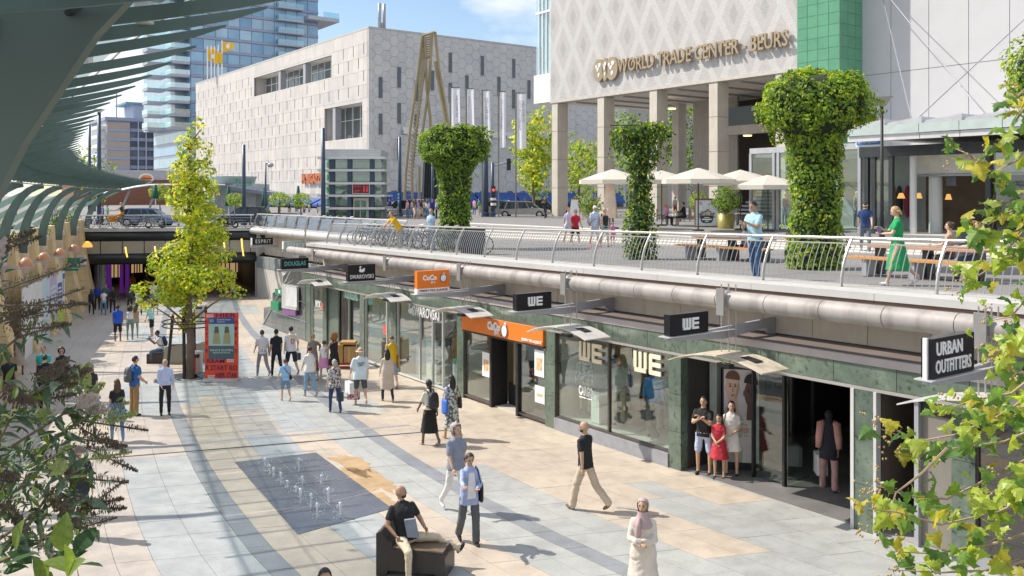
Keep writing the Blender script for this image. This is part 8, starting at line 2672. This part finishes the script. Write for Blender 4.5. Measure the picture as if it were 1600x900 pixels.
# mannequins by the glass
def mannequin(label,pos,h,head,c,z=None):
    c=dict(dict(arms=[(4,10,12,0),(2,10,12,0)]),**c)
    o=person(label,pos,h,head,c,vox=.024,detail=False,group=None)
    o['category']='mannequin';o.name='mannequin'
    WM[o.name]=o.matrix_basis.copy()
    return o
SK['w']=(.70,.70,.66);SK['c']=(.62,.52,.36);SK['o']=(.50,.20,.08)
HC['none']=(.5,.5,.5)
for l,pos,hd_,c in (('mannequin in checked shirt and orange top behind the shop glass',W(on_c(1338,300,40.9)[0],40.9,ZG+.25),215,dict(skin='w',hair='bald',top=(.52,.42,.36),sleeve=2,bot=(.04,.09,.18),lower='jeans')),
                     ('mannequin in orange scarf and pale jeans left of the tall ivy',W(on_c(1226,300,41.5)[0],41.5,ZG+.2),215,dict(skin='w',hair='bald',top=(.60,.58,.55),sleeve=2,bot=(.16,.30,.45),lower='jeans'))):
    o=mannequin(l,pos,1.8,hd_,c)
    T_=INFO[o.name][1] if o.name in INFO else None
    mb=MB();mw_=o.matrix_basis
    mb.tube([mw_ @ Vector(v_) for v_ in ((.05,.10,1.5),(.03,.16,1.3),(.03,.16,1.02))],[.04,.06,.05],6);mb.build('orange_scarf',pm((.75,.25,.02)),o, True)
for l,u,o_,hd_,h_,c in (('mannequin in plaid shirt behind the left display window',914,.75,160,1.75,dict(skin='w',hair='bald',top=(.12,.15,.22),tk='p',sleeve=2,bot=(.40,.35,.22))),
                            ('mannequin with rust headwrap, white jacket and cream trousers',967,.7,190,1.75,dict(skin='o',hair='buzz',hairc=(.5,.18,.06),top=(.62,.62,.60),sleeve=2,bot=(.58,.50,.38),lower='wide')),
                            ('mannequin in blue and green behind the mullion of the windows',957,1.7,190,1.75,dict(skin='c',hair='bald',top=(.03,.13,.35),sleeve=2,bot=(.05,.25,.2))),
                            ('mannequin in blue top and grey trousers, right in the window',1021,.6,170,1.72,dict(skin='o',hair='bald',top=(.08,.25,.55),sleeve=2,bot=(.13,.14,.15))),
                            ('mannequin in black and white top at the right end of the window',1028,1.3,200,1.8,dict(skin='c',hair='bald',top=(.03,.03,.04),sleeve=2,bot=BK))):
    s=s_at(u,o_);b_=P(s,o_,.09)
    mannequin(l,b_,h_,hd_,c)
dsb=thing('display_boxes','stack of cardboard display boxes inside the right display window','display',P(s_at(980),1.6,.08))
for k in range(6):
    s=s_at(985,1.7)-(k%2)*.45
    MB().fbox(s-.2,s+.2,1.5,1.9,.08+.075*(k//2)*2,.08+.15*(k//2)+.14).build('display_box',M('box_tan',(.42,.33,.22),.8),dsb)
t=thing('display_plinth','white plinth with dark tray inside the left display window','display',P(s_at(940),.6,.08))
MB().fbox(s_at(945,.6),s_at(932,.6),.4,.9,.08,.27).build('plinth_body',white_paint,t);MB().fbox(s_at(944,.6),s_at(933,.6),.42,.88,.27,.285).build('plinth_tray',dark_metal,t)

# ---- cafe on the terrace
def parasol(label,u,v_top,y,r_,drop=.75,h_=2.5,open_=True,col=None):
    p=at_depth(u,v_top,y)
    t=thing('parasol',label,'parasol',(p.x,p.y,TER),group='cream parasols on the café terrace')
    mb=MB()
    n_=8
    ring=[p+Vector((r_*math.cos(6.283*k/n_+.39),r_*math.sin(6.283*k/n_+.39),-drop)) for k in range(n_)]
    sag=[p+Vector((r_*.5*math.cos(6.283*k/n_+.39),r_*.5*math.sin(6.283*k/n_+.39),-drop*.46)) for k in range(n_)]
    val=[q+Vector((0,0,-.22)) for q in ring]
    vs=[p]+sag+ring+val
    fs=[]
    for k in range(n_):
        k2=(k+1)%n_
        fs+=[(0,1+k,1+k2),(1+k,1+n_+k,1+n_+k2,1+k2),(1+n_+k,1+2*n_+k,1+2*n_+k2,1+n_+k2)]
    mb.add(vs,fs);mb.build('parasol_canopy',clothm('parasol_cloth',(.70,.66,.58),.3),t, False,fix=False)
    mb=MB()
    for q in ring:mb.tube([p+Vector((0,0,-.12)),q+Vector((0,0,-.02))],.018,4)
    o=mb.build('ribs',dark_metal,t);o['kind']='stuff'
    mb=MB();mb.tube([(p.x,p.y,TER),p+Vector((0,0,.06))],.035,8);mb.build('pole',dark_metal,t)
    mb=MB();mb.lathe([(.32,0),(.32,.08),(.05,.1)],(p.x,p.y,TER),14);mb.build('foot',dark_metal,t)
parasol('cream parasol left of the ragged ivy column',958,264,50,2.0,.62)
parasol('wide cream parasol in the middle, above the café seats',1091,262,47,1.95,.62)
parasol('cream parasol partly hidden behind the ragged ivy column',1034,266,55,1.9,.60)
parasol('cream parasol seen through the left edge of the glass pavilion',1157,265,48,2.0,.62)
parasol('low cream parasol with drooping edge behind the glass pavilion',1200,273,46.5,1.9,.55)
t=thing('closed_parasol','folded beige parasol hanging like a curtain behind the rose bush','parasol',at_depth(955,334,49))
c_=at_depth(953,334,49);mb=MB()
mb.loft([[Vector((c_.x+rx*math.cos(q)*(1+.12*math.sin(6*q)),c_.y+rx*math.sin(q)*(1+.12*math.sin(6*q)),z)) for q in [6.283*i/20 for i in range(20)]] for z,rx in ((8.75,.22),(8.2,.28),(7.4,.36),(6.75,.42))]);mb.build('folded_cloth',M('folded_cloth',(.60,.48,.38),.9),t, True)
mb=MB();mb.tube([(c_.x,c_.y,TER),(c_.x,c_.y,8.8)],.03,6);mb.build('pole',dark_metal,t)
ab=on_level(898,342,TER);t=thing('menu_board','white folding menu board standing at the terrace corner','menu board',ab)
for k,(u0,u1,ut,ut2) in enumerate(((889,899,893,903),(902,911,896,905))):
    q=[at_depth(u0,342,ab.y-.2),at_depth(u1,344,ab.y-.2),at_depth(ut2,312,ab.y),at_depth(ut,311,ab.y)]
    MB().prism(q,(.0,.05,0)).build('board_leaf',white_paint,t)
MB().bar(at_depth(893,310,ab.y),at_depth(905,311,ab.y),.08,.12).build('board_top',M('board_brown',(.25,.12,.09),.6),t)
# pot poster
a_=on_level(1087,355,TER);t=thing('pot_poster','white café poster showing a dark pot full of mussels','poster',a_)
y_=a_.y
X= lambda u:(u-800)/F*y_
Zz= lambda v:CZ+(HY-v)/F*y_
MB().box(X(1085.5),X(1124),y_+.01,y_+.1,Zz(357),Zz(310)).build('poster_frame',M('poster_wood',(.20,.12,.07),.6),t)
MB().box(X(1087),X(1122.5),y_,y_+.009,Zz(353),Zz(313)).build('poster_sheet',M('poster_pale',(.66,.68,.74),.5),t)
inkp=M('pot_ink',(.03,.06,.09),.6)
MB().prism([Vector((X(u),y_-.004,Zz(v))) for u,v in ((1093.5,336.5),(1115,336.5),(1113.8,345),(1111,348.5),(1098,348.5),(1095,345))],(0,.003,0)).build('printed_pot',inkp,t)
for (u0,u1) in ((1090,1094),(1114.5,1118)):MB().box(X(u0),X(u1),y_-.004,y_-.001,Zz(340),Zz(338.5)).build('printed_handle',inkp,t)
ms=[M('mussel_%d'%k,c,.5) for k,c in enumerate(((.05,.06,.10),(.55,.35,.14),(.20,.15,.14)))]
for k in range(56):
    uu=R.uniform(1093,1116);vv=336-abs(R.gauss(0,1))*4.5*(1-abs(uu-1104.5)/16)-.5 if k<49 else R.uniform(315,325)
    c_=Vector((X(uu),y_-.004-.0004*k,Zz(vv)));a=R.uniform(0,6.28);e=.055
    pts=[c_+Vector((e*math.cos(a)*math.cos(q)-.55*e*math.sin(a)*math.sin(q),0,e*math.sin(a)*math.cos(q)+.55*e*math.cos(a)*math.sin(q))) for q in [6.283*i/7 for i in range(7)]]
    MB().prism(pts,(0,-.001,0)).build('printed_mussel',R.choice(ms),t)
for v,w_,h_ in ((340,8,1.2),(342.8,15,2.0),(345.6,6,1.4)):MB().box(X(1104.5-w_/2),X(1104.5+w_/2),y_-.008,y_-.005,Zz(v+h_/2),Zz(v-h_/2)).build('printed_line',white_sign,t)
# cafe tables, chairs, guests
def cafe_table(label,x,y):
    t=thing('cafe_table',label,'table',(x,y,TER))
    MB().box(x-.6,x+.6,y-.35,y+.35,TER+.70,TER+.74).build('table_top',M('table_wood',(.45,.35,.26),.6),t)
    for dx in (-.5,.5):MB().box(x+dx-.03,x+dx+.03,y-.3,y+.3,TER,TER+.70).build('leg',dark_metal,t)
def cafe_chair(label,x,y,rz):
    t=thing('cafe_chair',label,'chair',(x,y,TER),rz,group='dark café chairs on the terrace')
    MB().box(-.22,.22,-.22,.22,.43,.47).build('seat',dark_metal,t,local=True)
    for k in range(4):MB().box(-.22,.22,-.24,-.21,.54+k*.09,.59+k*.09).build('back_slat',dark_metal,t,local=True)
    for dx in (-.2,.2):
        MB().box(dx-.015,dx+.015,.18,.21,0,.43).build('leg',dark_metal,t,local=True);MB().box(dx-.015,dx+.015,-.24,-.21,0,.9).build('leg',dark_metal,t,local=True)
for u,v,l in ((968,346,'left of the ragged ivy column'),(1030,351,'right of the ragged ivy column'),(1052,346,'in front of the seated guests'),(1165,352,'beside the olive gold pot')):
    b_=on_level(u,v,TER);cafe_table('wooden café table, '+l,b_.x,b_.y)
    cafe_chair('dark chair at the left end of the table '+l,b_.x-.95,b_.y-.1,rad(-90));cafe_chair('dark chair at the right end of the table '+l,b_.x+.95,b_.y-.1,rad(90))
b_=on_level(1068,353,TER)
bs=thing('wooden_settle','pale wooden settle under the man in black on the café terrace','bench',b_)
MB().box(b_.x-.5,b_.x+.9,b_.y-.25,b_.y+.25,TER+.40,TER+.46).build('seat',M('settle_wood',(.36,.29,.22),.7),bs)
MB().box(b_.x+.35,b_.x+.45,b_.y-.25,b_.y+.25,TER+.46,TER+1.15).build('backrest',M('settle_wood'),bs)
for dx in (-.4,.8):MB().box(b_.x+dx-.05,b_.x+dx+.05,b_.y-.22,b_.y+.22,TER,TER+.40).build('leg',M('settle_wood'),bs)
seated('man in black sitting on the wooden settle at the café',(b_.x+.05,b_.y-.02,TER),75,dict(skin='t',hair='short',hairc='black',top=BK,sleeve=2,bot=BK,lean=6),0,h=1.78)
seated('person in orange headscarf and pink top at the café table',(b_.x-1.0,b_.y+.5,TER),-80,dict(f=1,skin='t',hair='hijab',hatc=(.6,.22,.08),top=(.50,.25,.45),sleeve=2,bot=BK),0,h=1.65)
seated('person in black with blue trousers behind the settle',(b_.x+.75,b_.y+.1,TER),-90,dict(f=1,skin='t',hair='long',hairc='black',top=BK,sleeve=2,bot=(.02,.08,.40)),0,h=1.65)
seated('person in navy at the right café table',(b_.x+1.5,b_.y+.3,TER),90,dict(skin='l',hair='short',hairc='brown',top=NAVY,sleeve=2,bot=BK),0,h=1.75)
person('person in grey standing behind the café guests',(b_.x+1.6,b_.y+2.5,TER),1.75,180,dict(skin='t',hair='short',hairc='black',top=(.12,.12,.13),bot=BK,arms=hang),vox=.03)
person('person in dark red shorts on the stairs behind the parasols',on_level(1055,311+27,TER)+Vector((0,0,0)),1.7,20,dict(skin='l',hair='short',hairc='brown',top=(.6,.6,.6),bot=(.35,.03,.05),lower='shorts',arms=hang),vox=.03)
seated('person with blond hair in black at the café, left of the ragged ivy',(*on_level(947,346,TER).xy,TER),30,dict(f=1,skin='l',hair='bun',hairc='blond',top=BK,bot=BK),0,h=1.65)
person('woman in white blouse and jeans leaning at the first office column',on_level(880,336.5,TER),1.72,210,dict(f=1,skin='l',hair='bob',hairc='brown',top=(.68,.68,.66),sleeve=2,bot=(.16,.32,.55),lower='jeans',arms=[(14,8,80,40),(8,8,30,30)],lean=-6),vox=.03)
person('man in navy behind the white menu board',on_level(908,343,TER),1.78,190,dict(skin='l',hair='short',hairc='brown',top=NAVY,sleeve=2,bot=(.4,.3,.2),lower='shorts',arms=hang),vox=.03)
person('man in black walking in front of the first office column',on_level(852,341,TER),1.78,140,dict(skin='t',hair='short',hairc='black',top=(.02,.02,.025),sleeve=2,bot=BK,legs=[(14,6),(-14,20)],arms=phone_),vox=.03)
# people by the ivy column near the parked bikes
person('person in yellow tee bending over the parked bicycles',gz(on_plaza(624,392)),1.72,120,dict(skin='l',hair='short',hairc='red',top=(.70,.42,.01),bot=(.3,.3,.3),lean=35,loose=1.1,arms=[(40,10,20,20),(40,10,20,20)]),vox=.026)
p=person('grey haired woman in light blue shirt with black crossbody strap',gz(on_plaza(674,390)),1.70,150,dict(f=1,fat=1.15,skin='l',hair='bob',hairc='grey',top=(.40,.56,.72),loose=1.2,bot=(.3,.32,.4),arms=hang),vox=.026)
sling(p,'black crossbody bag of the woman in the light blue shirt',BK,1,.98,.22,.2,cross=True)
# street crowd in the distance: a few bodies, many individual people
CR=[]
def crowd_proto(c,h=1.72):
    o=person('far pedestrian',(0,0,-50),h,0,c,vox=.045,detail=False)
    remember(o);CR.append(o); return o
CP=[((.02,.05,.30),0),((.6,.6,.62),1),((.35,.25,.55),0),((.5,.5,.3),1),((.65,.3,.35),0),((.02,.02,.03),1),((.35,.55,.6),1),((.6,.5,.4),0),((.05,.35,.18),0)]
for k,(col,f_) in enumerate(CP):
    crowd_proto(dict(f=f_,skin='lmtd'[k%4],hair=['short','long'][f_],hairc=['black','brown','blond','dark'][k%4],top=col,bot=[BK,JEAN,(.5,.45,.35)][k%3],lower=['pants','jeans','shorts'][k%3],legs=[(12,6),(-12,20)] if k%2 else None,arms=walkarm))
cols_txt=['blue','white','lilac','olive','pink','black','pale teal','beige','green']
def far(u,v,k,where,hd_=None,z=None,h=1.72):
    zz_=z if z is not None else 5.6
    p_=at_depth(u,v,max(30,(CZ-zz_)*F/(v-HY)))
    c_=copy_tree(CR[k],(p_.x,p_.y,zz_),0, None)
    c_.matrix_basis=Matrix.Translation((p_.x,p_.y,zz_))@ Matrix.Rotation(rad(hd_ if hd_ is not None else R.uniform(0,360)),4,'Z')@ Matrix.Scale(h/1.75,4)
    c_['label']=where;c_['group']='distant pedestrians in the street'
for k,(u,v,i,l) in enumerate(((637,345,4,'distant pedestrian in pink just right of the white car'),(643,345,1,'distant pedestrian in white near the white car'),(648,346,5,'distant pedestrian in black beside the lilac top'),(653,346,2,'distant pedestrian in lilac in the crowd left of the ivy'),(658,346,5,'distant pedestrian in black right of the lilac top'),(664,344,7,'distant pedestrian in beige at the back of the crowd'),(668,346,1,'distant pedestrian in white behind the blue shirted woman'),(675,344,0,'distant pedestrian in blue close to the ivy column'),(682,345,6,'distant pedestrian in pale teal at the edge of the ivy'),(609,336,0,'distant pedestrian in blue left of the blue street sign'),(614,336,1,'distant pedestrian in white under the blue awning'),
        (741,339,4,'distant pedestrian in pink just right of the ivy column'),(749,340,8,'distant pedestrian in green right of the ivy column'),(757,341,0,'distant pedestrian in blue by the navy tram pole'),(764,341,5,'distant pedestrian in black by the navy tram pole'),(772,339,1,'distant pedestrian in white between the banner poles'),(795,333,7,'distant pedestrian in beige behind the silver estate car'),(820,333,1,'distant pedestrian in white by the silver estate car'),(838,334,6,'distant cyclist in pale teal near the yellow tree'),(731,341,2,'distant pedestrian in lilac half behind the ivy'),
        (160,352,0,'distant pedestrian in blue on the bridge left of the cyclist'),(168,351,8,'distant pedestrian in green on the bridge left of the cyclist'),(355,344,5,'distant pedestrian in black near the dark green parasol'),(391,352,6,'distant pedestrian in pale teal beside the dark car'),(452,341,5,'distant café guest in black left of the lift tower'),(463,340,1,'distant café guest in white left of the lift tower'),(475,342,4,'distant café guest in pink by the closed parasol'),(483,341,7,'distant café guest in beige by the closed parasol'),(496,343,5,'distant café guest with blond hair nearest the lift tower'),(436,343,0,'distant café guest in blue near the small street lamp'),
        (50,345,5,'distant pedestrian in black seen under the canopy arms'),(24,347,1,'distant pedestrian in white seen between canopy arms'),(87,343,4,'distant pedestrian in pink seen between canopy arms'),(118,343,7,'distant pedestrian in beige seen through the last canopy arms'))):
    far(u,v,i,l, None,5.45 if u<600 else 5.95)
for o in CR:
    for ch in list(o.children):bpy.data.objects.remove(ch)
    bpy.data.objects.remove(o)
# ---- bicycles
rub=M('tyre_rubber',(.025,.025,.025),.8);bfr=M('bike_black',(.03,.03,.035),.4,.3)
def make_bike(label,loc,rz,frame=None,group='bicycles parked along the railing'):
    t=thing('bicycle',label,'bicycle',loc,rz,group)
    fm=frame or bfr
    for x in (-.53,.53):
        mb=MB();mb.tube([(x+.34*math.cos(a),0,.35+.34*math.sin(a)) for a in [6.283*i/18 for i in range(19)]],.02,5);wh=mb.build('wheel',rub,t,local=True)
        mb=MB()
        for i in range(7):mb.tube([(x,0,.35),(x+.33*math.cos(i*.9),0,.35+.33*math.sin(i*.9))],.004,3)
        mb.build('spokes',steel,wh,local=True)['kind']='stuff'
    mb=MB()
    for a,b in (((-.53,0,.35),(-.08,0,.30)),((-.08,0,.30),(-.20,0,.85)),((-.20,0,.80),(-.53,0,.35)),((-.08,0,.32),(.38,0,.80)),((.53,0,.35),(.36,0,.92)),((-.17,0,.72),(.38,0,.82))):mb.tube([a,b],.018,5)
    mb.build('frame',fm,t,local=True)
    mb=MB();mb.tube([(.36,0,.92),(.34,0,1.05),(.22,.26,1.08)],.013,5);mb.tube([(.34,0,1.05),(.22,-.26,1.08)],.013,5);mb.build('handlebar',steel,t,local=True)
    mb=MB();mb.ell((-.22,0,.93),(.14,.075,.04),8,5);mb.tube([(-.2,0,.85),(-.22,0,.92)],.014,5);mb.build('saddle',black,t, True,local=True)
    mb=MB();mb.tube([(-.85,0,.62),(-.25,0,.66)],.012,4);mb.tube([(-.85,.07,.62),(-.5,.07,.63)],.01,4);mb.tube([(-.85,-.07,.62),(-.5,-.07,.63)],.01,4);mb.build('rear_rack',fm,t,local=True)
    return t
alongd=math.atan2(DY,DX)
bp=make_bike('black bicycle parked at the left end of the plaza railing',gz(P(40.0,2.6,1)),alongd+1.2)
remember(bp)
blue_b=M('bike_blue',(.05,.18,.35),.4,.2);grey_b=M('bike_grey',(.35,.36,.38),.4,.4)
for k in range(13):
    s=39.2-k*.82
    copy_tree(bp,gz(P(s,2.5+R.uniform(-.15,.15),1)),alongd+1.2+R.uniform(-.12,.12),'bicycle parked in the dense row behind the railing left of the ivy column', None,{'bike_black':[bfr,blue_b,grey_b][k%3]})
for k in range(9):
    s=64-k*1.1
    copy_tree(bp,(*W(s,27.2,0).xy,5.47),alongd+1.3+R.uniform(-.2,.2),'bicycle parked in the row behind the far glazed railing', None,{'bike_black':[bfr,grey_b][k%2]})
for u,v,rz,l in ((170,353,.05,'bicycle with thin pale frame parked at the left of the bridge'),(152,353,.1,'dark bicycle at the far left end of the bridge railing'),(224,353,-.05,'black bicycle with pannier parked at the bridge railing'),(352,352,.3,'dark bicycle on the bridge right of the plane tree'),(400,349,.2,'pale bicycle beside the dark car on the bridge'),(735,398,.2,'lone bicycle leaning by the dark box right of the dense ivy')):
    p_=at_depth(u,v,68) if u<500 else gz(on_plaza(u,v))
    copy_tree(bp,(p_.x,p_.y,5.47 if u<500 else p_.z),rz,l)
b_=gz(on_plaza(739,398));t=thing('street_box','dark metal utility box standing between railing and ivy column','utility box',b_)
MB().box(b_.x-.45,b_.x+.45,b_.y,b_.y+.5,b_.z,b_.z+.95).build('box_body',M('box_slate',(.06,.07,.08),.5),t);MB().box(b_.x-.48,b_.x+.48,b_.y-.03,b_.y+.53,b_.z+.95,b_.z+1.02).build('box_lid',dark_metal,t)
# rider in orange on the bridge
p_=at_depth(188,353,69)
copy_tree(bp,(p_.x,p_.y,5.47),3.1,'bicycle ridden by the blond woman in orange on the bridge')
p=person('blond woman in orange skirt riding a bicycle over the bridge',(p_.x+.15,p_.y,5.85),1.72,90,dict(sit=1,f=1,skin='l',hair='long',hairc='blond',top=(.05,.04,.04),sleeve=0,tank=1,bot=(.75,.32,.01),lower='shorts',legs=[(60,60),(40,70)],lean=8,arms=[(50,8,20,0),(50,8,20,0)]),vox=.03)
t=thing('orange_crate','bright orange crate bag on the bicycle of the blond rider','bike bag',p_);MB().box(p_.x-.75,p_.x-.2,p_.y-.35,p_.y-.1,5.95,6.45).build('crate_body',M('crate_orange',(.75,.30,.01),.6),t)
# ---- cars
def make_car(label,loc,rz,paint,suv=0.0,L=4.4):
    t=thing('parked_car',label,'car',loc,rz)
    hL,hw=L/2,.88
    zt=1.45+suv
    lowp=[(-hL,.35),(-hL-.02,.62),(-hL+.1,.82),(hL-1.25,.92),(hL-.15,.74),(hL+.03,.55),(hL,.32)]
    mb=MB()
    secs=[]
    for y,k in ((-hw,.0),(-hw+.06,1),(hw-.06,1),(hw,.0)):
        secs.append([Vector((x*(.985 if k==0 else 1),y,z if k else .40+(z-.40)*.93)) for x,z in lowp])
    mb.loft(secs);mb.build('body',paint,t,local=True)
    cab=[(-hL+.15,.80),(-hL+.55,zt-.06),(-hL+1.0,zt),(hL-2.1,zt),(hL-1.55,zt-.12),(hL-.95,.88)]
    mb=MB();mb.loft([[Vector((x,y*(1-.16*(z-.8)),z)) for x,z in cab] for y in (-hw+.07,hw-.07)]);mb.build('window_glass',M('car_glass',(.03,.04,.05),.06,0,.2,2),t,local=True)
    mb=MB();mb.loft([[Vector((x,y,z)) for x,z in ((-hL+.5,zt-.03),(-hL+.95,zt+.03),(hL-2.0,zt+.03),(hL-1.55,zt-.08))] for y in (-hw+.14,hw-.14)]);mb.build('roof',paint,t,local=True)
    for sg in (-1,1):
        for x0 in (-hL+.5,-hL+1.75,hL-1.75):
            mb=MB();mb.bar((x0+(.25 if x0<0 else -.0),sg*(hw-.05),.84),(x0+(.5 if x0<-1 else .1 if x0<0.2 else -.35),sg*(hw-.16),zt-.02),.05,.08);mb.build('pillar',paint,t,local=True)
        mb=MB();mb.ell((hL-.12,sg*.62,.64),(.12,.16,.07),8,5);mb.build('headlight',white_sign,t, True,local=True)
        mb=MB();mb.ell((-hL+.05,sg*.66,.74),(.08,.14,.08),8,5);mb.build('tail_light',M('tail_red',(.5,.01,.01),.3),t, True,local=True)
        for x0 in (-hL+.8,hL-.85):
            mb=MB();mb.lathe([(.20,-.1),(.33,-.1),(.33,.1),(.20,.1)],(0,0,0),18)
            mb.v=[(x0+a,sg*(hw-.08)+c,.33+b) for a,b,c in mb.v];wh=mb.build('wheel',rub,t, True,local=True)
            mb=MB();mb.lathe([(0,.0),(.19,.03),(.21,.0)],(0,0,0),12)
            mb.v=[(x0+a,sg*(hw+.02)+c*sg,.33+b) for a,b,c in mb.v];mb.build('rim',steel,wh, True,local=True)
        mb=MB();mb.ell((hL-1.45,sg*(hw+.08),.95),(.09,.1,.07),8,5);mb.build('mirror',paint,t, True,local=True)
    MB().box(-hL-.04,-hL-.02,-.26,.26,.5,.62).build('number_plate',M('plate_yellow',(.75,.55,.02),.5),t,local=True)
    return t
def car(label,u,v,y,rz,rgb,suv=0.0,z=5.47,L=4.4):
    p_=at_depth(u,v,y)
    make_car(label,(p_.x,p_.y,z),rz,M('car_%d_%d_%d'%tuple(int(c*255) for c in rgb),rgb,.25,.5,.03,1),suv,L)
car('blue grey saloon car on the bridge behind the cyclist',232,355,73,.02,(.14,.19,.30))
car('dark estate car on the bridge right of the plane tree',384,352,73,3.2,(.03,.05,.08),.1)
car('white sport utility car right of the lift tower',634,345,79,2.9,(.62,.64,.66),.25,5.9,4.6)
car('silver estate car parked behind the banner poles',818,338,80,-.12,(.34,.33,.31),.05,5.95,4.7)
car('light blue car behind the silver estate car',786,334,88,-.1,(.10,.32,.50),.1,5.95)
car('dark car in the street behind the silver estate car',846,333,92,-.1,(.05,.06,.07),.1,5.95)
# scooters
for u,v,l in ((243,352,'white and black electric scooter at the bridge railing left of the plane tree'),(357,350,'dark motor scooter on the bridge right of the plane tree')):
    p_=at_depth(u,v,68.5)
    t=thing('scooter',l,'scooter',(p_.x,p_.y,5.47),.3)
    for x in (-.5,.5):
        mb=MB();mb.tube([(x+.2*math.cos(a),0,.25+.2*math.sin(a)) for a in [6.283*i/14 for i in range(15)]],.055,6);mb.build('wheel',rub,t,local=True)
    mb=MB();mb.loft([[Vector((x,y,z)) for y,z in ((-w_,z0),(w_,z0),(w_,z1),(-w_,z1))] for x,w_,z0,z1 in ((-.65,.08,.5,.8),(-.2,.14,.3,.78),(.1,.12,.26,.36),(.38,.14,.3,.6),(.46,.12,.45,1.0))]);mb.build('scooter_body',black if u>300 else M('scooter_grey',(.35,.36,.38),.4),t,local=True)
    mb=MB();mb.tube([(.48,0,.3),(.40,0,1.1),(.32,.28,1.15)],.02,5);mb.tube([(.40,0,1.1),(.32,-.28,1.15)],.02,5);mb.build('handlebar',dark_metal,t,local=True)
    mb=MB();mb.loft([[Vector((x,y,z)) for x,z in ((.48,.95),(.52,.95),(.36,1.75),(.32,1.75))] for y in (-.22,.22)]);mb.build('wind_shield',M('shield_blue',(.35,.45,.58),.2),t,local=True)
# street canopy roof, green closed parasols, kiosk
t=thing('street_canopy','low pale street canopy roof across the bridge, left of the plane tree','canopy',at_depth(215,330,88))
rows_=[]
for k in range(9):
    f_=k/8
    rows_.append([at_depth(162+190*f_,304-16*math.sin(min(1,f_*2.2)*1.57),86),at_depth(162+190*f_,300-13*math.sin(min(1,f_*2.2)*1.57),94)])
mb=MB();vs=[p_ for r_ in rows_ for p_ in r_];vs2=[p_-Vector((0,0,.12)) for p_ in vs];n_=len(vs)
mb.add(vs+vs2,[(2*k,2*k+1,2*k+3,2*k+2) for k in range(8)]+[(n_+2*k,n_+2*k+2,n_+2*k+3,n_+2*k+1) for k in range(8)]+[(2*k,2*k+2,n_+2*k+2,n_+2*k) for k in range(8)]);mb.build('roof_sheet',M('canopy_pale',(.58,.63,.68),.35,.2,.1,.5),t, True)
for u in (188,230,300):
    p_=at_depth(u,296,87);mb=MB();mb.tube([(p_.x,p_.y,5.4),(p_.x+.3,p_.y,7.0),(p_.x+.9,p_.y,8.5)],.12,6);mb.build('roof_post',grey_paint,t)
t=thing('kiosk','round roofed grey kiosk and café bar behind the plane tree','kiosk',at_depth(390,330,90))
k0,k1=at_depth(335,340,90),at_depth(400,340,90)
MB().box(k0.x,k1.x,90,95,5.4,CZ+(305-287)/F*90).build('kiosk_wall',M('kiosk_grey',(.48,.50,.52),.6),t)
r0,r1=at_depth(330,280,89),at_depth(366,280,89)
mb=MB();mb.lathe([(2.2,0),(2.35,.5),(2.5,.75),(0,.8)],((r0.x+r1.x)/2,92,at_depth(0,287,90).z),20);mb.build('kiosk_roof',M('kiosk_teal',(.32,.40,.38),.5),t, True)
q=[at_depth(355,296,88),at_depth(446,309,88),at_depth(446,306,96),at_depth(355,292,96)]
MB().prism(q,(0,0,.35)).build('bar_roof',M('bar_roof',(.20,.23,.28),.5),t)
p_=at_depth(382,291,87.5);write('Dudok',Vector((p_.x+.0,87.4,p_.z+.35)),(1,0,0),M('green_letters',(.02,.30,.10),.5),t,width=1.6,height=.7,depth=.05)
for u,v0,v1,l in ((243,288,310,'dark green closed parasol by the street canopy'),(357,290,322,'dark green closed parasol left of the dark car'),(413,292,322,'dark green closed parasol behind the small street lamp'),(466,290,326,'dark green closed parasol left of the lift tower')):
    a_,b_=at_depth(u,v0,83),at_depth(u,v1,83)
    t=thing('closed_parasol',l,'parasol',(a_.x,83,5.45),group='dark green closed parasols in the street')
    mb=MB();mb.lathe([(0,0),(.10,-.05),(.26,-(a_.z-b_.z)*.6),(.32,-(a_.z-b_.z)),(.1,-(a_.z-b_.z)-.02)],a_,10);mb.build('folded_cloth',M('parasol_green',(.01,.10,.07),.8),t, True)
    mb=MB();mb.tube([(a_.x,83,5.4),a_],.05,5);mb.build('pole',white_paint,t)
t=thing('blue_sign','narrow blue vertical street sign right of the lift tower','sign',at_depth(622.5,318,79))
a_=at_depth(622.5,309,77);MB().box(a_.x-.13,a_.x+.13,77,77.06,a_.z-.5,a_.z+.5).build('sign_plate',M('street_blue'),t)
for k in range(3):MB().ell((a_.x,76.99,a_.z+.28-k*.28),(.07,.01,.10),8,5).build('sign_symbol',white_sign,t)
mb=MB();mb.tube([(a_.x,77.03,5.9),(a_.x,77.03,a_.z)],.04,5);mb.build('sign_pole',grey_paint,t)
